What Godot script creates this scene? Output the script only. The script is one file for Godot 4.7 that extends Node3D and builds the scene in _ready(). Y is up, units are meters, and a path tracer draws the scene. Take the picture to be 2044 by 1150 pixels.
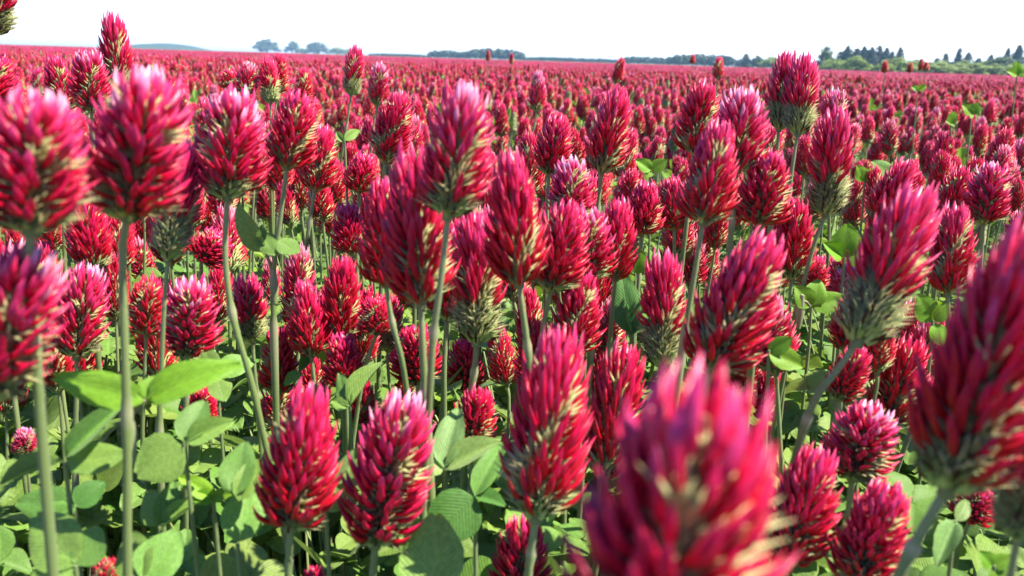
extends Node3D
# A field of crimson clover in bloom, trees on the horizon.

const PETAL_TONES := 6
var taken := {}
var petal_mat: StandardMaterial3D
var calyx_mat: StandardMaterial3D
var stem_mat: StandardMaterial3D
var leaf_mat: StandardMaterial3D
var wood_mat: StandardMaterial3D
var crown_mat: StandardMaterial3D
var dry_mat: StandardMaterial3D
var floret_meshes := []
var rough_florets := []
var leaflet_meshes := []
var heads := {}
var joined := {}
var petiole_mesh: ArrayMesh


# Collects vertices and triangles for one mesh surface.
class Mb:
	var v := PackedVector3Array()
	var n := PackedVector3Array()
	var c := PackedColorArray()
	var u := PackedVector2Array()
	var t := PackedInt32Array()

	func put(p: Vector3, nn: Vector3, col: Color, uv := Vector2.ZERO) -> int:
		v.append(p)
		n.append(nn)
		c.append(col)
		u.append(uv)
		return v.size() - 1

	func tri(a: int, b: int, d: int) -> void:
		var g := (v[b] - v[a]).cross(v[d] - v[a])
		t.append(a)
		if g.dot(n[a] + n[b] + n[d]) > 0.0:
			t.append(d)
			t.append(b)
		else:
			t.append(b)
			t.append(d)

	func quad(a: int, b: int, d: int, e: int) -> void:
		tri(a, b, d)
		tri(a, d, e)

	# a flat sliver that tapers to a point
	func blade(from: Vector3, to: Vector3, side: Vector3, normal: Vector3, c0: Color, c1: Color) -> void:
		var a := put(from - side, (normal - side.normalized() * 0.7).normalized(), c0)
		var b := put(from + side, (normal + side.normalized() * 0.7).normalized(), c0)
		var d := put(to, normal, c1)
		tri(a, b, d)

	# a thin three-sided spike
	func spike(from: Vector3, to: Vector3, r: float, c0: Color, c1: Color) -> void:
		var d := (to - from).normalized()
		var s := d.cross(Vector3.UP if absf(d.y) < 0.9 else Vector3.RIGHT).normalized()
		var w := s.cross(d)
		var ids := []
		for k in 3:
			var o := s * cos(TAU * k / 3.0) + w * sin(TAU * k / 3.0)
			ids.append(put(from + o * r, o, c0))
		var tip := put(to, d, c1)
		for k in 3:
			tri(ids[k], ids[(k + 1) % 3], tip)

	func tube(pts: Array, radii: Array, sides: int, cols: Array, closed := true) -> void:
		var rings := []
		var side := Vector3.RIGHT
		for i in pts.size():
			var d: Vector3 = (pts[mini(i + 1, pts.size() - 1)] - pts[maxi(i - 1, 0)]).normalized()
			side = (side - d * side.dot(d))
			if side.length() < 0.01:
				side = d.cross(Vector3.FORWARD)
			side = side.normalized()
			var w := d.cross(side)
			var ring := []
			for k in sides:
				var a := TAU * k / sides
				var o := side * cos(a) + w * sin(a)
				ring.append(put(pts[i] + o * radii[i], o, cols[i], Vector2(float(k) / sides, float(i) / pts.size())))
			rings.append(ring)
		for i in pts.size() - 1:
			for k in sides:
				var l := (k + 1) % sides
				quad(rings[i][k], rings[i][l], rings[i + 1][l], rings[i + 1][k])
		if closed:
			var e: Vector3 = (pts[-1] - pts[-2]).normalized()
			var top := put(pts[-1] + e * radii[-1] * 0.5, e, cols[-1])
			for k in sides:
				tri(rings[-1][k], rings[-1][(k + 1) % sides], top)

	func add(o: Mb, x: Transform3D, tint := Color.WHITE) -> void:
		var at := v.size()
		var nb := x.basis.inverse().transposed()
		for i in o.v.size():
			v.append(x * o.v[i])
			n.append((nb * o.n[i]).normalized())
			c.append(o.c[i] * tint)
		u.append_array(o.u)
		for i in o.t:
			t.append(at + i)

	func onto(m: ArrayMesh, mat: Material) -> ArrayMesh:
		if v.is_empty():
			return m
		var a := []
		a.resize(Mesh.ARRAY_MAX)
		a[Mesh.ARRAY_VERTEX] = v
		a[Mesh.ARRAY_NORMAL] = n
		a[Mesh.ARRAY_COLOR] = c
		a[Mesh.ARRAY_TEX_UV] = u
		a[Mesh.ARRAY_INDEX] = t
		m.add_surface_from_arrays(Mesh.PRIMITIVE_TRIANGLES, a)
		m.surface_set_material(m.get_surface_count() - 1, mat)
		return m

	func mesh(mat: Material) -> ArrayMesh:
		return onto(ArrayMesh.new(), mat)


func seeded(k: int) -> RandomNumberGenerator:
	var r := RandomNumberGenerator.new()
	r.seed = k
	return r


func numbered(called: String) -> String:
	var k: int = taken.get(called, 0)
	taken[called] = k + 1
	return called if k == 0 else "%s_%03d" % [called, k]


func thing(called: String, label: String, category: String, group := "", at := Vector3.ZERO) -> Node3D:
	var o := Node3D.new()
	o.name = numbered(called)
	o.position = at
	tag(o, label, category, group)
	add_child(o, true)
	return o


func tag(o: Node3D, label: String, category: String, group := "") -> void:
	o.set_meta("label", label)
	o.set_meta("category", category)
	if group:
		o.set_meta("group", group)


func part(called: String, m: Mesh, parent: Node3D) -> MeshInstance3D:
	var o := MeshInstance3D.new()
	o.name = called
	o.mesh = m
	parent.add_child(o, true)
	return o


func setting(called: String, m: Mesh, kind := "structure") -> MeshInstance3D:
	var o := MeshInstance3D.new()
	o.name = called
	o.mesh = m
	o.set_meta("kind", kind)
	add_child(o, true)
	return o


func mix_color(a: Color, b: Color, t: float) -> Color:
	return a.lerp(b, clampf(t, 0.0, 1.0))


func plain(rough: float, back: float, sheen := 0.0) -> StandardMaterial3D:
	var m := StandardMaterial3D.new()
	m.vertex_color_use_as_albedo = true
	m.roughness = rough
	m.cull_mode = BaseMaterial3D.CULL_DISABLED
	if back > 0.0:
		m.backlight_enabled = true
		m.backlight = Color(back, back, back).linear_to_srgb()
	if sheen > 0.0:
		m.rim_enabled = true
		m.rim = sheen
		m.rim_tint = 0.5
	return m


# ---- florets -------------------------------------------------------------

# One petal tube, 12 mm along +Y, its back towards +Z. Tones: 0 deep red, 1 crimson, 2 pink, 3 pale-tipped, 4 withered, 5 unopened bud.
func floret(tone: int, sides: int, rings: int, seed_: int) -> Mb:
	var rng := seeded(seed_)
	var root_c: Color = [Color(0.40, 0.002, 0.008), Color(0.46, 0.002, 0.012), Color(0.52, 0.003, 0.024), Color(0.50, 0.006, 0.04), Color(0.10, 0.022, 0.012), Color(0.34, 0.22, 0.07)][tone]
	var body: Color = [Color(0.45, 0.0015, 0.014), Color(0.52, 0.002, 0.034), Color(0.54, 0.004, 0.064), Color(0.54, 0.03, 0.14), Color(0.06, 0.016, 0.012), Color(0.42, 0.09, 0.05)][tone]
	var tip: Color = [Color(0.50, 0.003, 0.038), Color(0.55, 0.006, 0.078), Color(0.62, 0.040, 0.175), Color(0.78, 0.38, 0.54), Color(0.03, 0.012, 0.01), Color(0.46, 0.03, 0.05)][tone]
	var m := Mb.new()
	var l := 0.012 * rng.randf_range(0.95, 1.05)
	var w := 0.00087 * rng.randf_range(0.9, 1.15)
	var bend := rng.randf_range(0.10, 0.17)
	var twist := rng.randf_range(-0.0006, 0.0006)
	if tone == 4:
		w *= 0.55
		l *= 0.62
	if tone == 5:
		l *= 0.55
		w *= 0.9
	var prev := []
	for i in rings:
		var t := float(i) / (rings - 1)
		var ww: float = w * lerpf(0.45, 1.0, smoothstep(0.0, 0.6, t)) * pow(maxf(0.0, 1.0 - pow(maxf(0.0, (t - 0.55) / 0.45), 2.4)), 0.62)
		ww = maxf(ww, w * 0.16)
		var th: float = ww * lerpf(1.0, 0.42, smoothstep(0.2, 0.9, t))
		var mid := Vector3(twist * t * t, l * t, l * bend * sin(PI * t * 0.9))
		var col := mix_color(mix_color(root_c, body, t / 0.45), tip, smoothstep(0.5, 1.0, t))
		var ring := []
		for k in sides:
			var a := TAU * (k + 0.5) / sides
			var o := Vector3(cos(a) * ww, 0, sin(a) * th)
			if sin(a) > 0.9:
				o.z += 0.22 * ww      # the keel along the back
			var nn := Vector3(cos(a) * th, 0, sin(a) * ww).normalized()
			nn.y = -0.25 if t < 0.4 else lerpf(0.0, 0.9, (t - 0.4) / 0.6)
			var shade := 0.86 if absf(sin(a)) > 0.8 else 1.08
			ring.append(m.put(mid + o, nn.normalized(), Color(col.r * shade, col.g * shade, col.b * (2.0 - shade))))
		if i > 0:
			for k in sides:
				m.quad(prev[k], prev[(k + 1) % sides], ring[(k + 1) % sides], ring[k])
		prev = ring
	var e := m.put(Vector3(twist, l * 1.03, l * bend * 0.28), Vector3(0, 1, 0.2).normalized(), tip)
	for k in sides:
		m.tri(prev[k], prev[(k + 1) % sides], e)
	return m


# Where the florets of one head sit. Head 50 mm tall, 12.5 mm half width.
# kind: [count, spent share, shape (0 column .. 1 cone), tone bias, flare]
func head_layout(kind: Array, seed_: int) -> Array:
	var rng := seeded(seed_)
	var out := []
	var count: int = kind[0]
	var spent: float = kind[1]
	var part_a := rng.randi() % 13
	var part_b := rng.randi() % 8
	for i in count:
		var u := (i + 0.5) / count
		var az := i * 2.399963 + rng.randf_range(-0.2, 0.2)
		var y := 0.001 + 0.0365 * pow(u, 0.93)
		var l: float = lerpf(0.0138, 0.0128, u) * rng.randf_range(0.88, 1.12)
		var r0 := 0.0028 * (1.0 - 0.7 * u)
		# lean away from the axis: steady on the flank, closing towards the top
		var env: float = lerpf(1.0 - 0.62 * pow(u, 3.0), 1.0 - 0.86 * pow(u, 1.15), kind[2])
		env = lerpf(env, 0.15, smoothstep(0.93, 1.0, u))
		var a: float = 0.80 * env * kind[4] * rng.randf_range(0.85, 1.15) * lerpf(0.92, 1.0, smoothstep(0.0, 0.2, u))
		# where two spirals part, only the calyx shows
		var bare: bool = (i % 13 == part_a or (i % 8 == part_b and rng.randf() < 0.3)) and u > 0.06 and u < 0.86
		var outward := Vector3(cos(az), 0, sin(az))
		var d := (outward * sin(a) + Vector3.UP * cos(a) + Vector3(rng.randf_range(-1, 1), 0, rng.randf_range(-1, 1)) * 0.09).normalized()
		var side := Vector3.UP.cross(outward).normalized()
		var x := (side - d * side.dot(d)).normalized()
		var z := x.cross(d)
		if z.dot(outward) < 0.0:
			z = -z
			x = -x
		var k := l / 0.012
		var tone: int
		var q: float = u + kind[3] + rng.randf_range(-0.22, 0.22)
		tone = 0 if q < 0.40 else 1 if q < 0.92 else 2 if q < 1.32 else 3
		var gone := u < spent + rng.randf_range(-0.06, 0.06)
		if gone:
			tone = 4
		elif kind[3] < -0.3 and u > 0.86:
			tone = 5
		var kw := k * (1.14 if count < 170 else 1.0) * rng.randf_range(0.9, 1.1)
		out.append({"x": Transform3D(Basis(x * kw, d * k, z * kw), outward * r0 + Vector3.UP * y), "tone": tone, "gone": gone, "bare": bare, "u": u, "d": d, "o": outward, "s": side, "v": rng.randi() % 3, "r": rng.randf()})
	return out


# The hairy green calyxes at the feet of the florets, with their bristly teeth.
func calyxes(lay: Array, teeth: int, seed_: int, hairs := true) -> Mb:
	var rng := seeded(seed_)
	var m := Mb.new()
	for f in lay:
		var gone: bool = f.gone
		var at: Vector3 = f.x.origin
		var d: Vector3 = f.d
		var green := mix_color(Color(0.36, 0.38, 0.15), Color(0.24, 0.31, 0.11), rng.randf())
		if gone:
			green = mix_color(Color(0.46, 0.60, 0.20), Color(0.31, 0.48, 0.13), rng.randf())
		var end := mix_color(Color(0.50, 0.46, 0.22), Color(0.44, 0.32, 0.15), rng.randf())
		var long := rng.randf_range(0.0060, 0.0084) * lerpf(1.0, 0.7, smoothstep(0.7, 1.0, f.u)) if not gone else rng.randf_range(0.0085, 0.0115)
		var tube_l := 0.0036 if not gone else 0.0046
		var r := 0.00085 if not gone else 0.00100
		if f.bare and not gone:
			green = mix_color(Color(0.46, 0.44, 0.16), Color(0.34, 0.38, 0.13), rng.randf())
			r = 0.00125
			tube_l = 0.0068
			long = rng.randf_range(0.0105, 0.0130)
		if teeth >= 4:
			m.tube([at, at + d * tube_l * 0.5, at + d * tube_l], [r * 0.8, r * 1.2, r], 5, [green, green, green], false)
		else:
			m.spike(at, at + d * tube_l * 1.7, r * 1.6, green, green)
		var sx: Vector3 = f.x.basis.x.normalized()
		var sz: Vector3 = f.x.basis.z.normalized()
		var spread := 0.34 if not gone else 0.5
		var bristles := teeth + 3 if gone else teeth
		for k in bristles:
			var a := TAU * (k + rng.randf_range(-0.2, 0.2)) / bristles + 0.3
			var o := sx * cos(a) + sz * sin(a)
			var from := at + d * tube_l * 0.8 + o * r * 0.9
			var to := at + d * long + o * (r + (long - tube_l) * spread * rng.randf_range(0.6, 1.3))
			var dark: bool = gone and rng.randf() < 0.5
			m.spike(from, to, (0.00042 if teeth >= 4 else 0.0006) * (1.8 if f.bare else 0.72 if gone else 1.0), green, Color(0.12, 0.05, 0.03) if dark else end)
		if hairs:
			for k in 9 if gone else 3:
				var o2 := (sx * rng.randf_range(-1, 1) + sz * rng.randf_range(-0.2, 1)).normalized()
				var p := at + d * rng.randf_range(0.001, long * 0.8) + o2 * r
				m.blade(p, p + (o2 + d * 0.8).normalized() * rng.randf_range(0.0012, 0.0024), d.cross(o2).normalized() * 0.00007, o2, Color(0.5, 0.5, 0.34), Color(0.6, 0.58, 0.44))
	return m


func core_shape(spent: float) -> Mb:
	var m := Mb.new()
	var pts := []
	var radii := []
	var cols := []
	for i in 7:
		var t := i / 6.0
		pts.append(Vector3(0, -0.0005 + 0.044 * t, 0))
		radii.append(lerpf(0.0026, 0.0008, t) * (0.75 if i == 0 else 1.0))
		cols.append(mix_color(Color(0.20, 0.27, 0.10), Color(0.26, 0.07, 0.04), (t - spent) * 2.0))
	m.tube(pts, radii, 7, cols)
	return m


func head_kinds() -> Dictionary:
	# florets, spent share, cone shape, tone bias, flare
	return {
		"fresh": [196, 0.0, 0.5, 0.06, 1.0], "cone": [198, 0.0, 0.75, 0.10, 1.0], "broad": [164, 0.10, 0.10, 0.36, 1.15], "column": [220, 0.08, 0.25, 0.10, 1.0],
		"spent": [196, 0.35, 0.12, 0.20, 1.0], "young": [118, 0.0, 0.35, -0.36, 1.0], "pale": [180, 0.06, 0.1, 0.55, 1.0], "deep": [194, 0.05, 0.3, -0.14, 1.0], "seeded": [170, 0.86, 0.15, 0.0, 0.9],
	}


func make_heads() -> void:
	for tone in PETAL_TONES:
		var set_a := []
		var set_b := []
		for k in 3:
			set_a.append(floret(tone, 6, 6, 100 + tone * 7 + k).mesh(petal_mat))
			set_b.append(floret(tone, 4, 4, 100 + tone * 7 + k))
		floret_meshes.append(set_a)
		rough_florets.append(set_b)
	var kinds := head_kinds()
	var at := 0
	for kind in kinds:
		for k in 2:
			at += 1
			var lay := head_layout(kinds[kind], 500 + at)
			var root := MeshInstance3D.new()
			root.name = "flower_head"
			root.mesh = core_shape(kinds[kind][1]).mesh(calyx_mat)
			var cal := part("calyxes", calyxes(lay, 5, 900 + at).mesh(calyx_mat), root)
			cal.set_meta("kind", "stuff")
			var count := 0
			for f in lay:
				if f.bare or (f.gone and f.r < 0.35):
					continue
				var p := part("floret" if count == 0 else "floret_%03d" % count, floret_meshes[f.tone][f.v], root)
				p.transform = f.x
				count += 1
			heads["%s%d" % [kind, k]] = root
			var petals := Mb.new()
			for f in lay:
				if f.bare or (f.gone and f.r < 0.35):
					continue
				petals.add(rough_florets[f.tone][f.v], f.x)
			var m := ArrayMesh.new()
			petals.onto(m, petal_mat)
			var green := calyxes(lay, 3, 900 + at, false)
			green.add(core_shape(kinds[kind][1]), Transform3D())
			green.onto(m, calyx_mat)
			joined["%s%d" % [kind, k]] = m


# ---- stems and leaves ----------------------------------------------------

func curve(pts: Array, steps: int) -> Array:
	var out := []
	for i in pts.size() - 1:
		var a: Vector3 = pts[maxi(i - 1, 0)]
		var b: Vector3 = pts[i]
		var c: Vector3 = pts[i + 1]
		var d: Vector3 = pts[mini(i + 2, pts.size() - 1)]
		var gap := sqrt(maxf(1e-6, b.distance_to(c)))
		for k in steps:
			out.append(b.cubic_interpolate_in_time(c, a, d, float(k) / steps, gap, -sqrt(maxf(1e-6, a.distance_to(b))), gap + sqrt(maxf(1e-6, c.distance_to(d)))))
	out.append(pts[-1])
	return out


func stem_shape(pts: Array, r: float, hairy: bool, seed_: int) -> Mb:
	var rng := seeded(seed_)
	var path := curve(pts, 6)
	var m := Mb.new()
	var radii := []
	var cols := []
	var top := mix_color(Color(0.23, 0.31, 0.12), Color(0.28, 0.34, 0.15), rng.randf())
	var knot := int(path.size() * rng.randf_range(0.35, 0.75))
	var low := mix_color(Color(0.13, 0.20, 0.055), Color(0.18, 0.26, 0.07), rng.randf())
	for i in path.size():
		var t := float(i) / (path.size() - 1)
		radii.append(r * lerpf(0.9, 1.35, t) * (1.0 + 0.06 * sin(i * 2.1 + seed_)))
		cols.append(mix_color(top, low, t * 1.6))
		if hairy and i == knot:
			radii[i] *= 1.5
			cols[i] = Color(0.34, 0.36, 0.19)
		elif hairy and i == knot + 1:
			radii[i] *= 1.25
	m.tube(path, radii, 8 if hairy else 6, cols, false)
	if hairy:
		for k in 900:
			var t := pow(rng.randf(), 1.3) * (path.size() - 1.001)
			var i := int(t)
			var p: Vector3 = path[i].lerp(path[i + 1], t - i)
			var d: Vector3 = (path[i + 1] - path[i]).normalized()
			var s := d.cross(Vector3(rng.randf_range(-1, 1), rng.randf_range(-1, 1), rng.randf_range(-1, 1)).normalized()).normalized()
			m.blade(p + s * radii[i] * 0.9, p + (s * 1.0 + d * -0.5).normalized() * (radii[i] + rng.randf_range(0.0004, 0.0010)), d.cross(s) * 0.00005, s, Color(0.42, 0.46, 0.32), Color(0.5, 0.52, 0.4))
	return m


# One leaflet, 1 long along +Y, face +Z, 1 wide; broad end outwards.
func leaflet(fold: float, droop: float, seed_: int) -> Mb:
	var rng := seeded(seed_)
	var m := Mb.new()
	var rows := 9
	var cols := 4
	var grid := []
	var wav := rng.randf() * TAU
	for i in rows + 1:
		var t := float(i) / rows
		var w := 0.5 * pow(sin(PI * pow(t, 0.78) * 0.985 + 0.012), 0.72)
		if t > 0.999:
			w = 0.07
		var row := []
		for j in range(-cols, cols + 1):
			var s := float(j) / cols
			var serr := (rng.randf_range(-0.018, 0.018) if absi(j) == cols else 0.0)
			var x := s * (w + serr)
			var y := t - 0.05 * s * s * 0.0 - (0.035 * (1.0 - absf(s)) if i == rows else 0.0)
			var z := -absf(x) * -fold - droop * t * t + 0.022 * sin(wav + t * 7.0 + s * 3.0) * absf(s)
			z += -0.07 * pow(absf(s), 3.0) * w
			var tone := rng.randf_range(0.9, 1.1)
			row.append([Vector3(x, y, z), Vector2(0.5 + x, t), tone])
		grid.append(row)
	var ids := []
	for i in rows + 1:
		var line := []
		for j in 2 * cols + 1:
			var p: Vector3 = grid[i][j][0]
			var du: Vector3 = grid[i][mini(j + 1, 2 * cols)][0] - grid[i][maxi(j - 1, 0)][0]
			var dv: Vector3 = grid[mini(i + 1, rows)][j][0] - grid[maxi(i - 1, 0)][j][0]
			var nn := du.cross(dv).normalized()
			if nn.z < 0.0:
				nn = -nn
			var k: float = grid[i][j][2]
			line.append(m.put(p, nn, Color(k, k, k), grid[i][j][1]))
		ids.append(line)
	for i in rows:
		for j in 2 * cols:
			m.quad(ids[i][j], ids[i][j + 1], ids[i + 1][j + 1], ids[i + 1][j])
	return m


func leaf_texture() -> ImageTexture:
	var size := 256
	var im := Image.create(size, size, false, Image.FORMAT_RGB8)
	var noise := FastNoiseLite.new()
	noise.seed = 5
	noise.frequency = 0.035
	noise.fractal_octaves = 4
	for y in size:
		for x in size:
			var s := (x + 0.5) / size - 0.5
			var t := (y + 0.5) / size
			var k := 0.9 + 0.26 * noise.get_noise_2d(x, y)
			var rib := exp(-pow(s / 0.012, 2.0))
			var ph := fposmod((t - absf(s) * 0.75) * 15.0, 1.0) - 0.5
			var vein := exp(-pow(ph / 0.13, 2.0)) * smoothstep(0.0, 0.04, absf(s))
			k *= 1.0 - 0.22 * vein
			var c := Color(0.185, 0.345, 0.062) * k
			c = c.lerp(Color(0.16, 0.24, 0.08), rib * 0.55)
			if noise.get_noise_2d(x * 6.0 + 900.0, y * 6.0) > 0.52:
				c = c.lerp(Color(0.3, 0.34, 0.18), 0.6)
			im.set_pixel(x, y, Color(c.r, c.g, c.b).linear_to_srgb())
	return ImageTexture.create_from_image(im)


func leaf_bump() -> ImageTexture:
	var size := 256
	var im := Image.create(size, size, false, Image.FORMAT_RGB8)
	for y in size:
		for x in size:
			var s := (x + 0.5) / size - 0.5
			var t := (y + 0.5) / size
			var ph := fposmod((t - absf(s) * 0.75) * 15.0, 1.0) - 0.5
			var k := 0.6 - 0.35 * exp(-pow(ph / 0.16, 2.0)) - 0.4 * exp(-pow(s / 0.016, 2.0))
			im.set_pixel(x, y, Color(k, k, k))
	im.bump_map_to_normal_map(2.5)
	return ImageTexture.create_from_image(im)


func make_leaves() -> void:
	for k in 6:
		leaflet_meshes.append(leaflet([0.12, 0.3, 0.55, 0.05, 0.22, 0.8][k], [0.10, 0.22, 0.05, -0.12, 0.32, 0.1][k], 40 + k).mesh(leaf_mat))
	var m := Mb.new()
	var pts := []
	for i in 7:
		var t := i / 6.0
		pts.append(Vector3(0.05 * sin(t * 2.6), t, 0.03 * sin(t * 4.0)))
	var radii := []
	var cols := []
	for i in 7:
		radii.append(lerpf(0.0011, 0.0007, i / 6.0))
		cols.append(mix_color(Color(0.13, 0.20, 0.06), Color(0.20, 0.27, 0.10), i / 6.0))
	m.tube(pts, radii, 5, cols)
	petiole_mesh = m.mesh(stem_mat)


func tinted(color: Color) -> StandardMaterial3D:
	if not tints.has(color):
		var m: StandardMaterial3D = leaf_mat.duplicate()
		m.albedo_color = color
		tints[color] = m
	return tints[color]
var tints := {}


# A leaflet from its foot to its tip, its face along «up».
func leaflet_at(parent: Node3D, from: Vector3, to: Vector3, up: Vector3, wide: float, shape: int, color := Color.WHITE) -> MeshInstance3D:
	var y := to - from
	var z := (up - y * (up.dot(y) / y.length_squared())).normalized()
	var x := y.normalized().cross(z)
	var o := part("leaflet", leaflet_meshes[shape], parent)
	o.transform = Transform3D(Basis(x * wide, y, z * y.length()), from - parent.position)
	if color != Color.WHITE:
		o.material_override = tinted(color)
	return o


# A leaf of the ground: petiole and three leaflets round its top.
func leaf(foot: Vector3, top: Vector3, size: float, turn: float, tilt: float, shape: int, color: Color, label: String, group := "clover leaves among the stems") -> void:
	var o := thing("clover_leaf", label, "clover leaf", group, foot)
	var p := part("petiole", petiole_mesh, o)
	var y := top - foot
	p.basis = Basis(Vector3(1, 0, 0), y, Vector3(0, 0, 1))
	# leaves turn their faces towards the light
	var head := Basis(Vector3(0.25, 0, -0.95).normalized(), 0.32) * Basis(Vector3(cos(turn), 0, sin(turn)), tilt) * Basis(Vector3.UP, turn * 1.7)
	for k in 3:
		var a := TAU * k / 3.0 + 0.25 * sin(turn * 5.0 + k * 2.0)
		var d := head * Vector3(sin(a), 0.18 + 0.22 * sin(turn * 3.0 + k), cos(a)).normalized()
		var up := head * Vector3(-sin(a) * 0.2, 1, -cos(a) * 0.2)
		var l := size * (1.0 + 0.12 * sin(k * 2.3 + turn * 4.0))
		leaflet_at(o, top + d * 0.0008, top + d * l, up, l * 0.86, (shape + k) % 6, color)


# ---- plants --------------------------------------------------------------

func head_basis(base: Vector3, tip: Vector3, width: float, turn: float) -> Transform3D:
	var y := tip - base
	var d := y.normalized()
	var x := d.cross(Vector3(sin(turn), 0.1, cos(turn))).normalized()
	var z := x.cross(d)
	var k := width / 0.025
	return Transform3D(Basis(x * k, y / 0.0525, z * k), base)


# One flowering clover: base and tip of its head, width of its head, points of its stem down to the ground.
func clover(kind: String, base: Vector3, tip: Vector3, width: float, stem: Array, label: String, turn := 0.0, fine := false) -> Node3D:
	var foot: Vector3 = stem[-1]
	var o := thing("crimson_clover", label, "clover flower", "crimson clovers in bloom across the field", foot)
	var x := head_basis(base, tip, width, turn)
	x.origin -= foot
	var h: MeshInstance3D
	if fine:
		h = heads[kind].duplicate()
		h.name = "flower_head"
		o.add_child(h, true)
	else:
		h = part("flower_head", joined[kind], o)
	h.transform = x
	var pts := [base + (tip - base) * 0.02 - foot]
	if stem.size() == 1 or base.distance_to(stem[0]) > 0.03:
		pts.append(base - (tip - base) * 0.16 - foot)
	for p in stem:
		pts.append(p - foot)
	part("stem", stem_shape(pts, 0.00085 * width / 0.025 + 0.00025, fine, int(turn * 1000.0) + 3).mesh(stem_mat), o)
	return o


# A leaf that sits on the stem of a flowering clover: each row is foot, tip, face, width, shape.
func stem_leaf(plant: Node3D, node: Vector3, joint: Vector3, rows: Array, color := Color.WHITE) -> void:
	var m := Mb.new()
	m.tube([node - plant.position, node.lerp(joint, 0.6) + Vector3(0, 0.001, 0) - plant.position, joint - plant.position], [0.0014, 0.0009, 0.0007], 6, [Color(0.17, 0.24, 0.08), Color(0.28, 0.24, 0.11), Color(0.30, 0.26, 0.13)])
	m.tube([node + Vector3(0, -0.016, 0) - plant.position, node + Vector3(0, -0.007, 0) - plant.position, node + Vector3(0, 0.003, 0) - plant.position], [0.0014, 0.0026, 0.0014], 8, [Color(0.17, 0.24, 0.08), Color(0.25, 0.29, 0.13), Color(0.30, 0.33, 0.17)])
	var l := part("leaf", m.mesh(stem_mat), plant)
	for r in rows:
		var y: Vector3 = r[1] - r[0]
		var up: Vector3 = r[2]
		var z := (up - y * (up.dot(y) / y.length_squared())).normalized()
		var o := part("leaflet", leaflet_meshes[r[4]], l)
		o.transform = Transform3D(Basis(y.normalized().cross(z) * r[3], y, z * y.length()), r[0] - plant.position)
		if color != Color.WHITE:
			o.material_override = tinted(color)


# A leaf of its own with hand-set leaflets.
func posed_leaf(foot: Vector3, joint: Vector3, rows: Array, color: Color, label: String) -> void:
	var o := thing("clover_leaf", label, "clover leaf", "clover leaves among the stems", foot)
	var m := Mb.new()
	var p := curve([Vector3.ZERO, (joint - foot) * 0.5 + Vector3(0.004, 0, 0.003), joint - foot], 5)
	var radii := []
	var cols := []
	for i in p.size():
		radii.append(lerpf(0.0013, 0.0008, float(i) / p.size()))
		cols.append(Color(0.16, 0.23, 0.08))
	m.tube(p, radii, 6, cols)
	part("petiole", m.mesh(stem_mat), o)
	var k := 0
	for r in rows:
		var b: float = [1.0, 0.93, 1.1][(k + label.length()) % 3]
		leaflet_at(o, r[0], r[1], r[2], r[3], r[4], Color(color.r * b * [0.96, 1.03][(k + label.length()) % 2], color.g * b, color.b * b))
		k += 1


# ---- the wide field ------------------------------------------------------

func in_view(x: float, d: float, grow: float) -> bool:
	return absf(x) < d * 0.615 + grow


func scatter(parent: Node3D, called: String, m: Mesh, where: Array, tints_: Array) -> void:
	var mm := MultiMesh.new()
	mm.transform_format = MultiMesh.TRANSFORM_3D
	mm.use_colors = true
	mm.mesh = m
	mm.instance_count = where.size()
	for i in where.size():
		mm.set_instance_transform(i, where[i])
		mm.set_instance_color(i, tints_[i])
	var o := MultiMeshInstance3D.new()
	o.name = called
	o.multimesh = mm
	o.set_meta("kind", "stuff")
	parent.add_child(o, true)


# A whole plant as one mesh: head, stem and a leaf or two; foot at the origin, 0.34 m tall.
func field_plant(kind: String, seed_: int) -> ArrayMesh:
	var rng := seeded(seed_)
	var src: ArrayMesh = joined[kind]
	var m := ArrayMesh.new()
	var x := Transform3D(Basis(), Vector3(rng.randf_range(-0.02, 0.02), 0.29, rng.randf_range(-0.02, 0.02)))
	for s in src.get_surface_count():
		var a := src.surface_get_arrays(s)
		var v: PackedVector3Array = a[Mesh.ARRAY_VERTEX]
		for i in v.size():
			v[i] = x * v[i]
		a[Mesh.ARRAY_VERTEX] = v
		m.add_surface_from_arrays(Mesh.PRIMITIVE_TRIANGLES, a)
		m.surface_set_material(s, src.surface_get_material(s))
	var st := Mb.new()
	var path := curve([x.origin, x.origin + Vector3(0, -0.02, 0), x.origin * 0.5 + Vector3(rng.randf_range(-0.012, 0.012), 0, 0), Vector3.ZERO], 3)
	var radii := []
	var cols := []
	for i in path.size():
		radii.append(lerpf(0.0012, 0.0016, float(i) / path.size()))
		cols.append(mix_color(Color(0.24, 0.29, 0.13), Color(0.15, 0.22, 0.07), float(i) / path.size()))
	st.tube(path, radii, 5, cols, false)
	st.onto(m, stem_mat)
	return m


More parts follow.
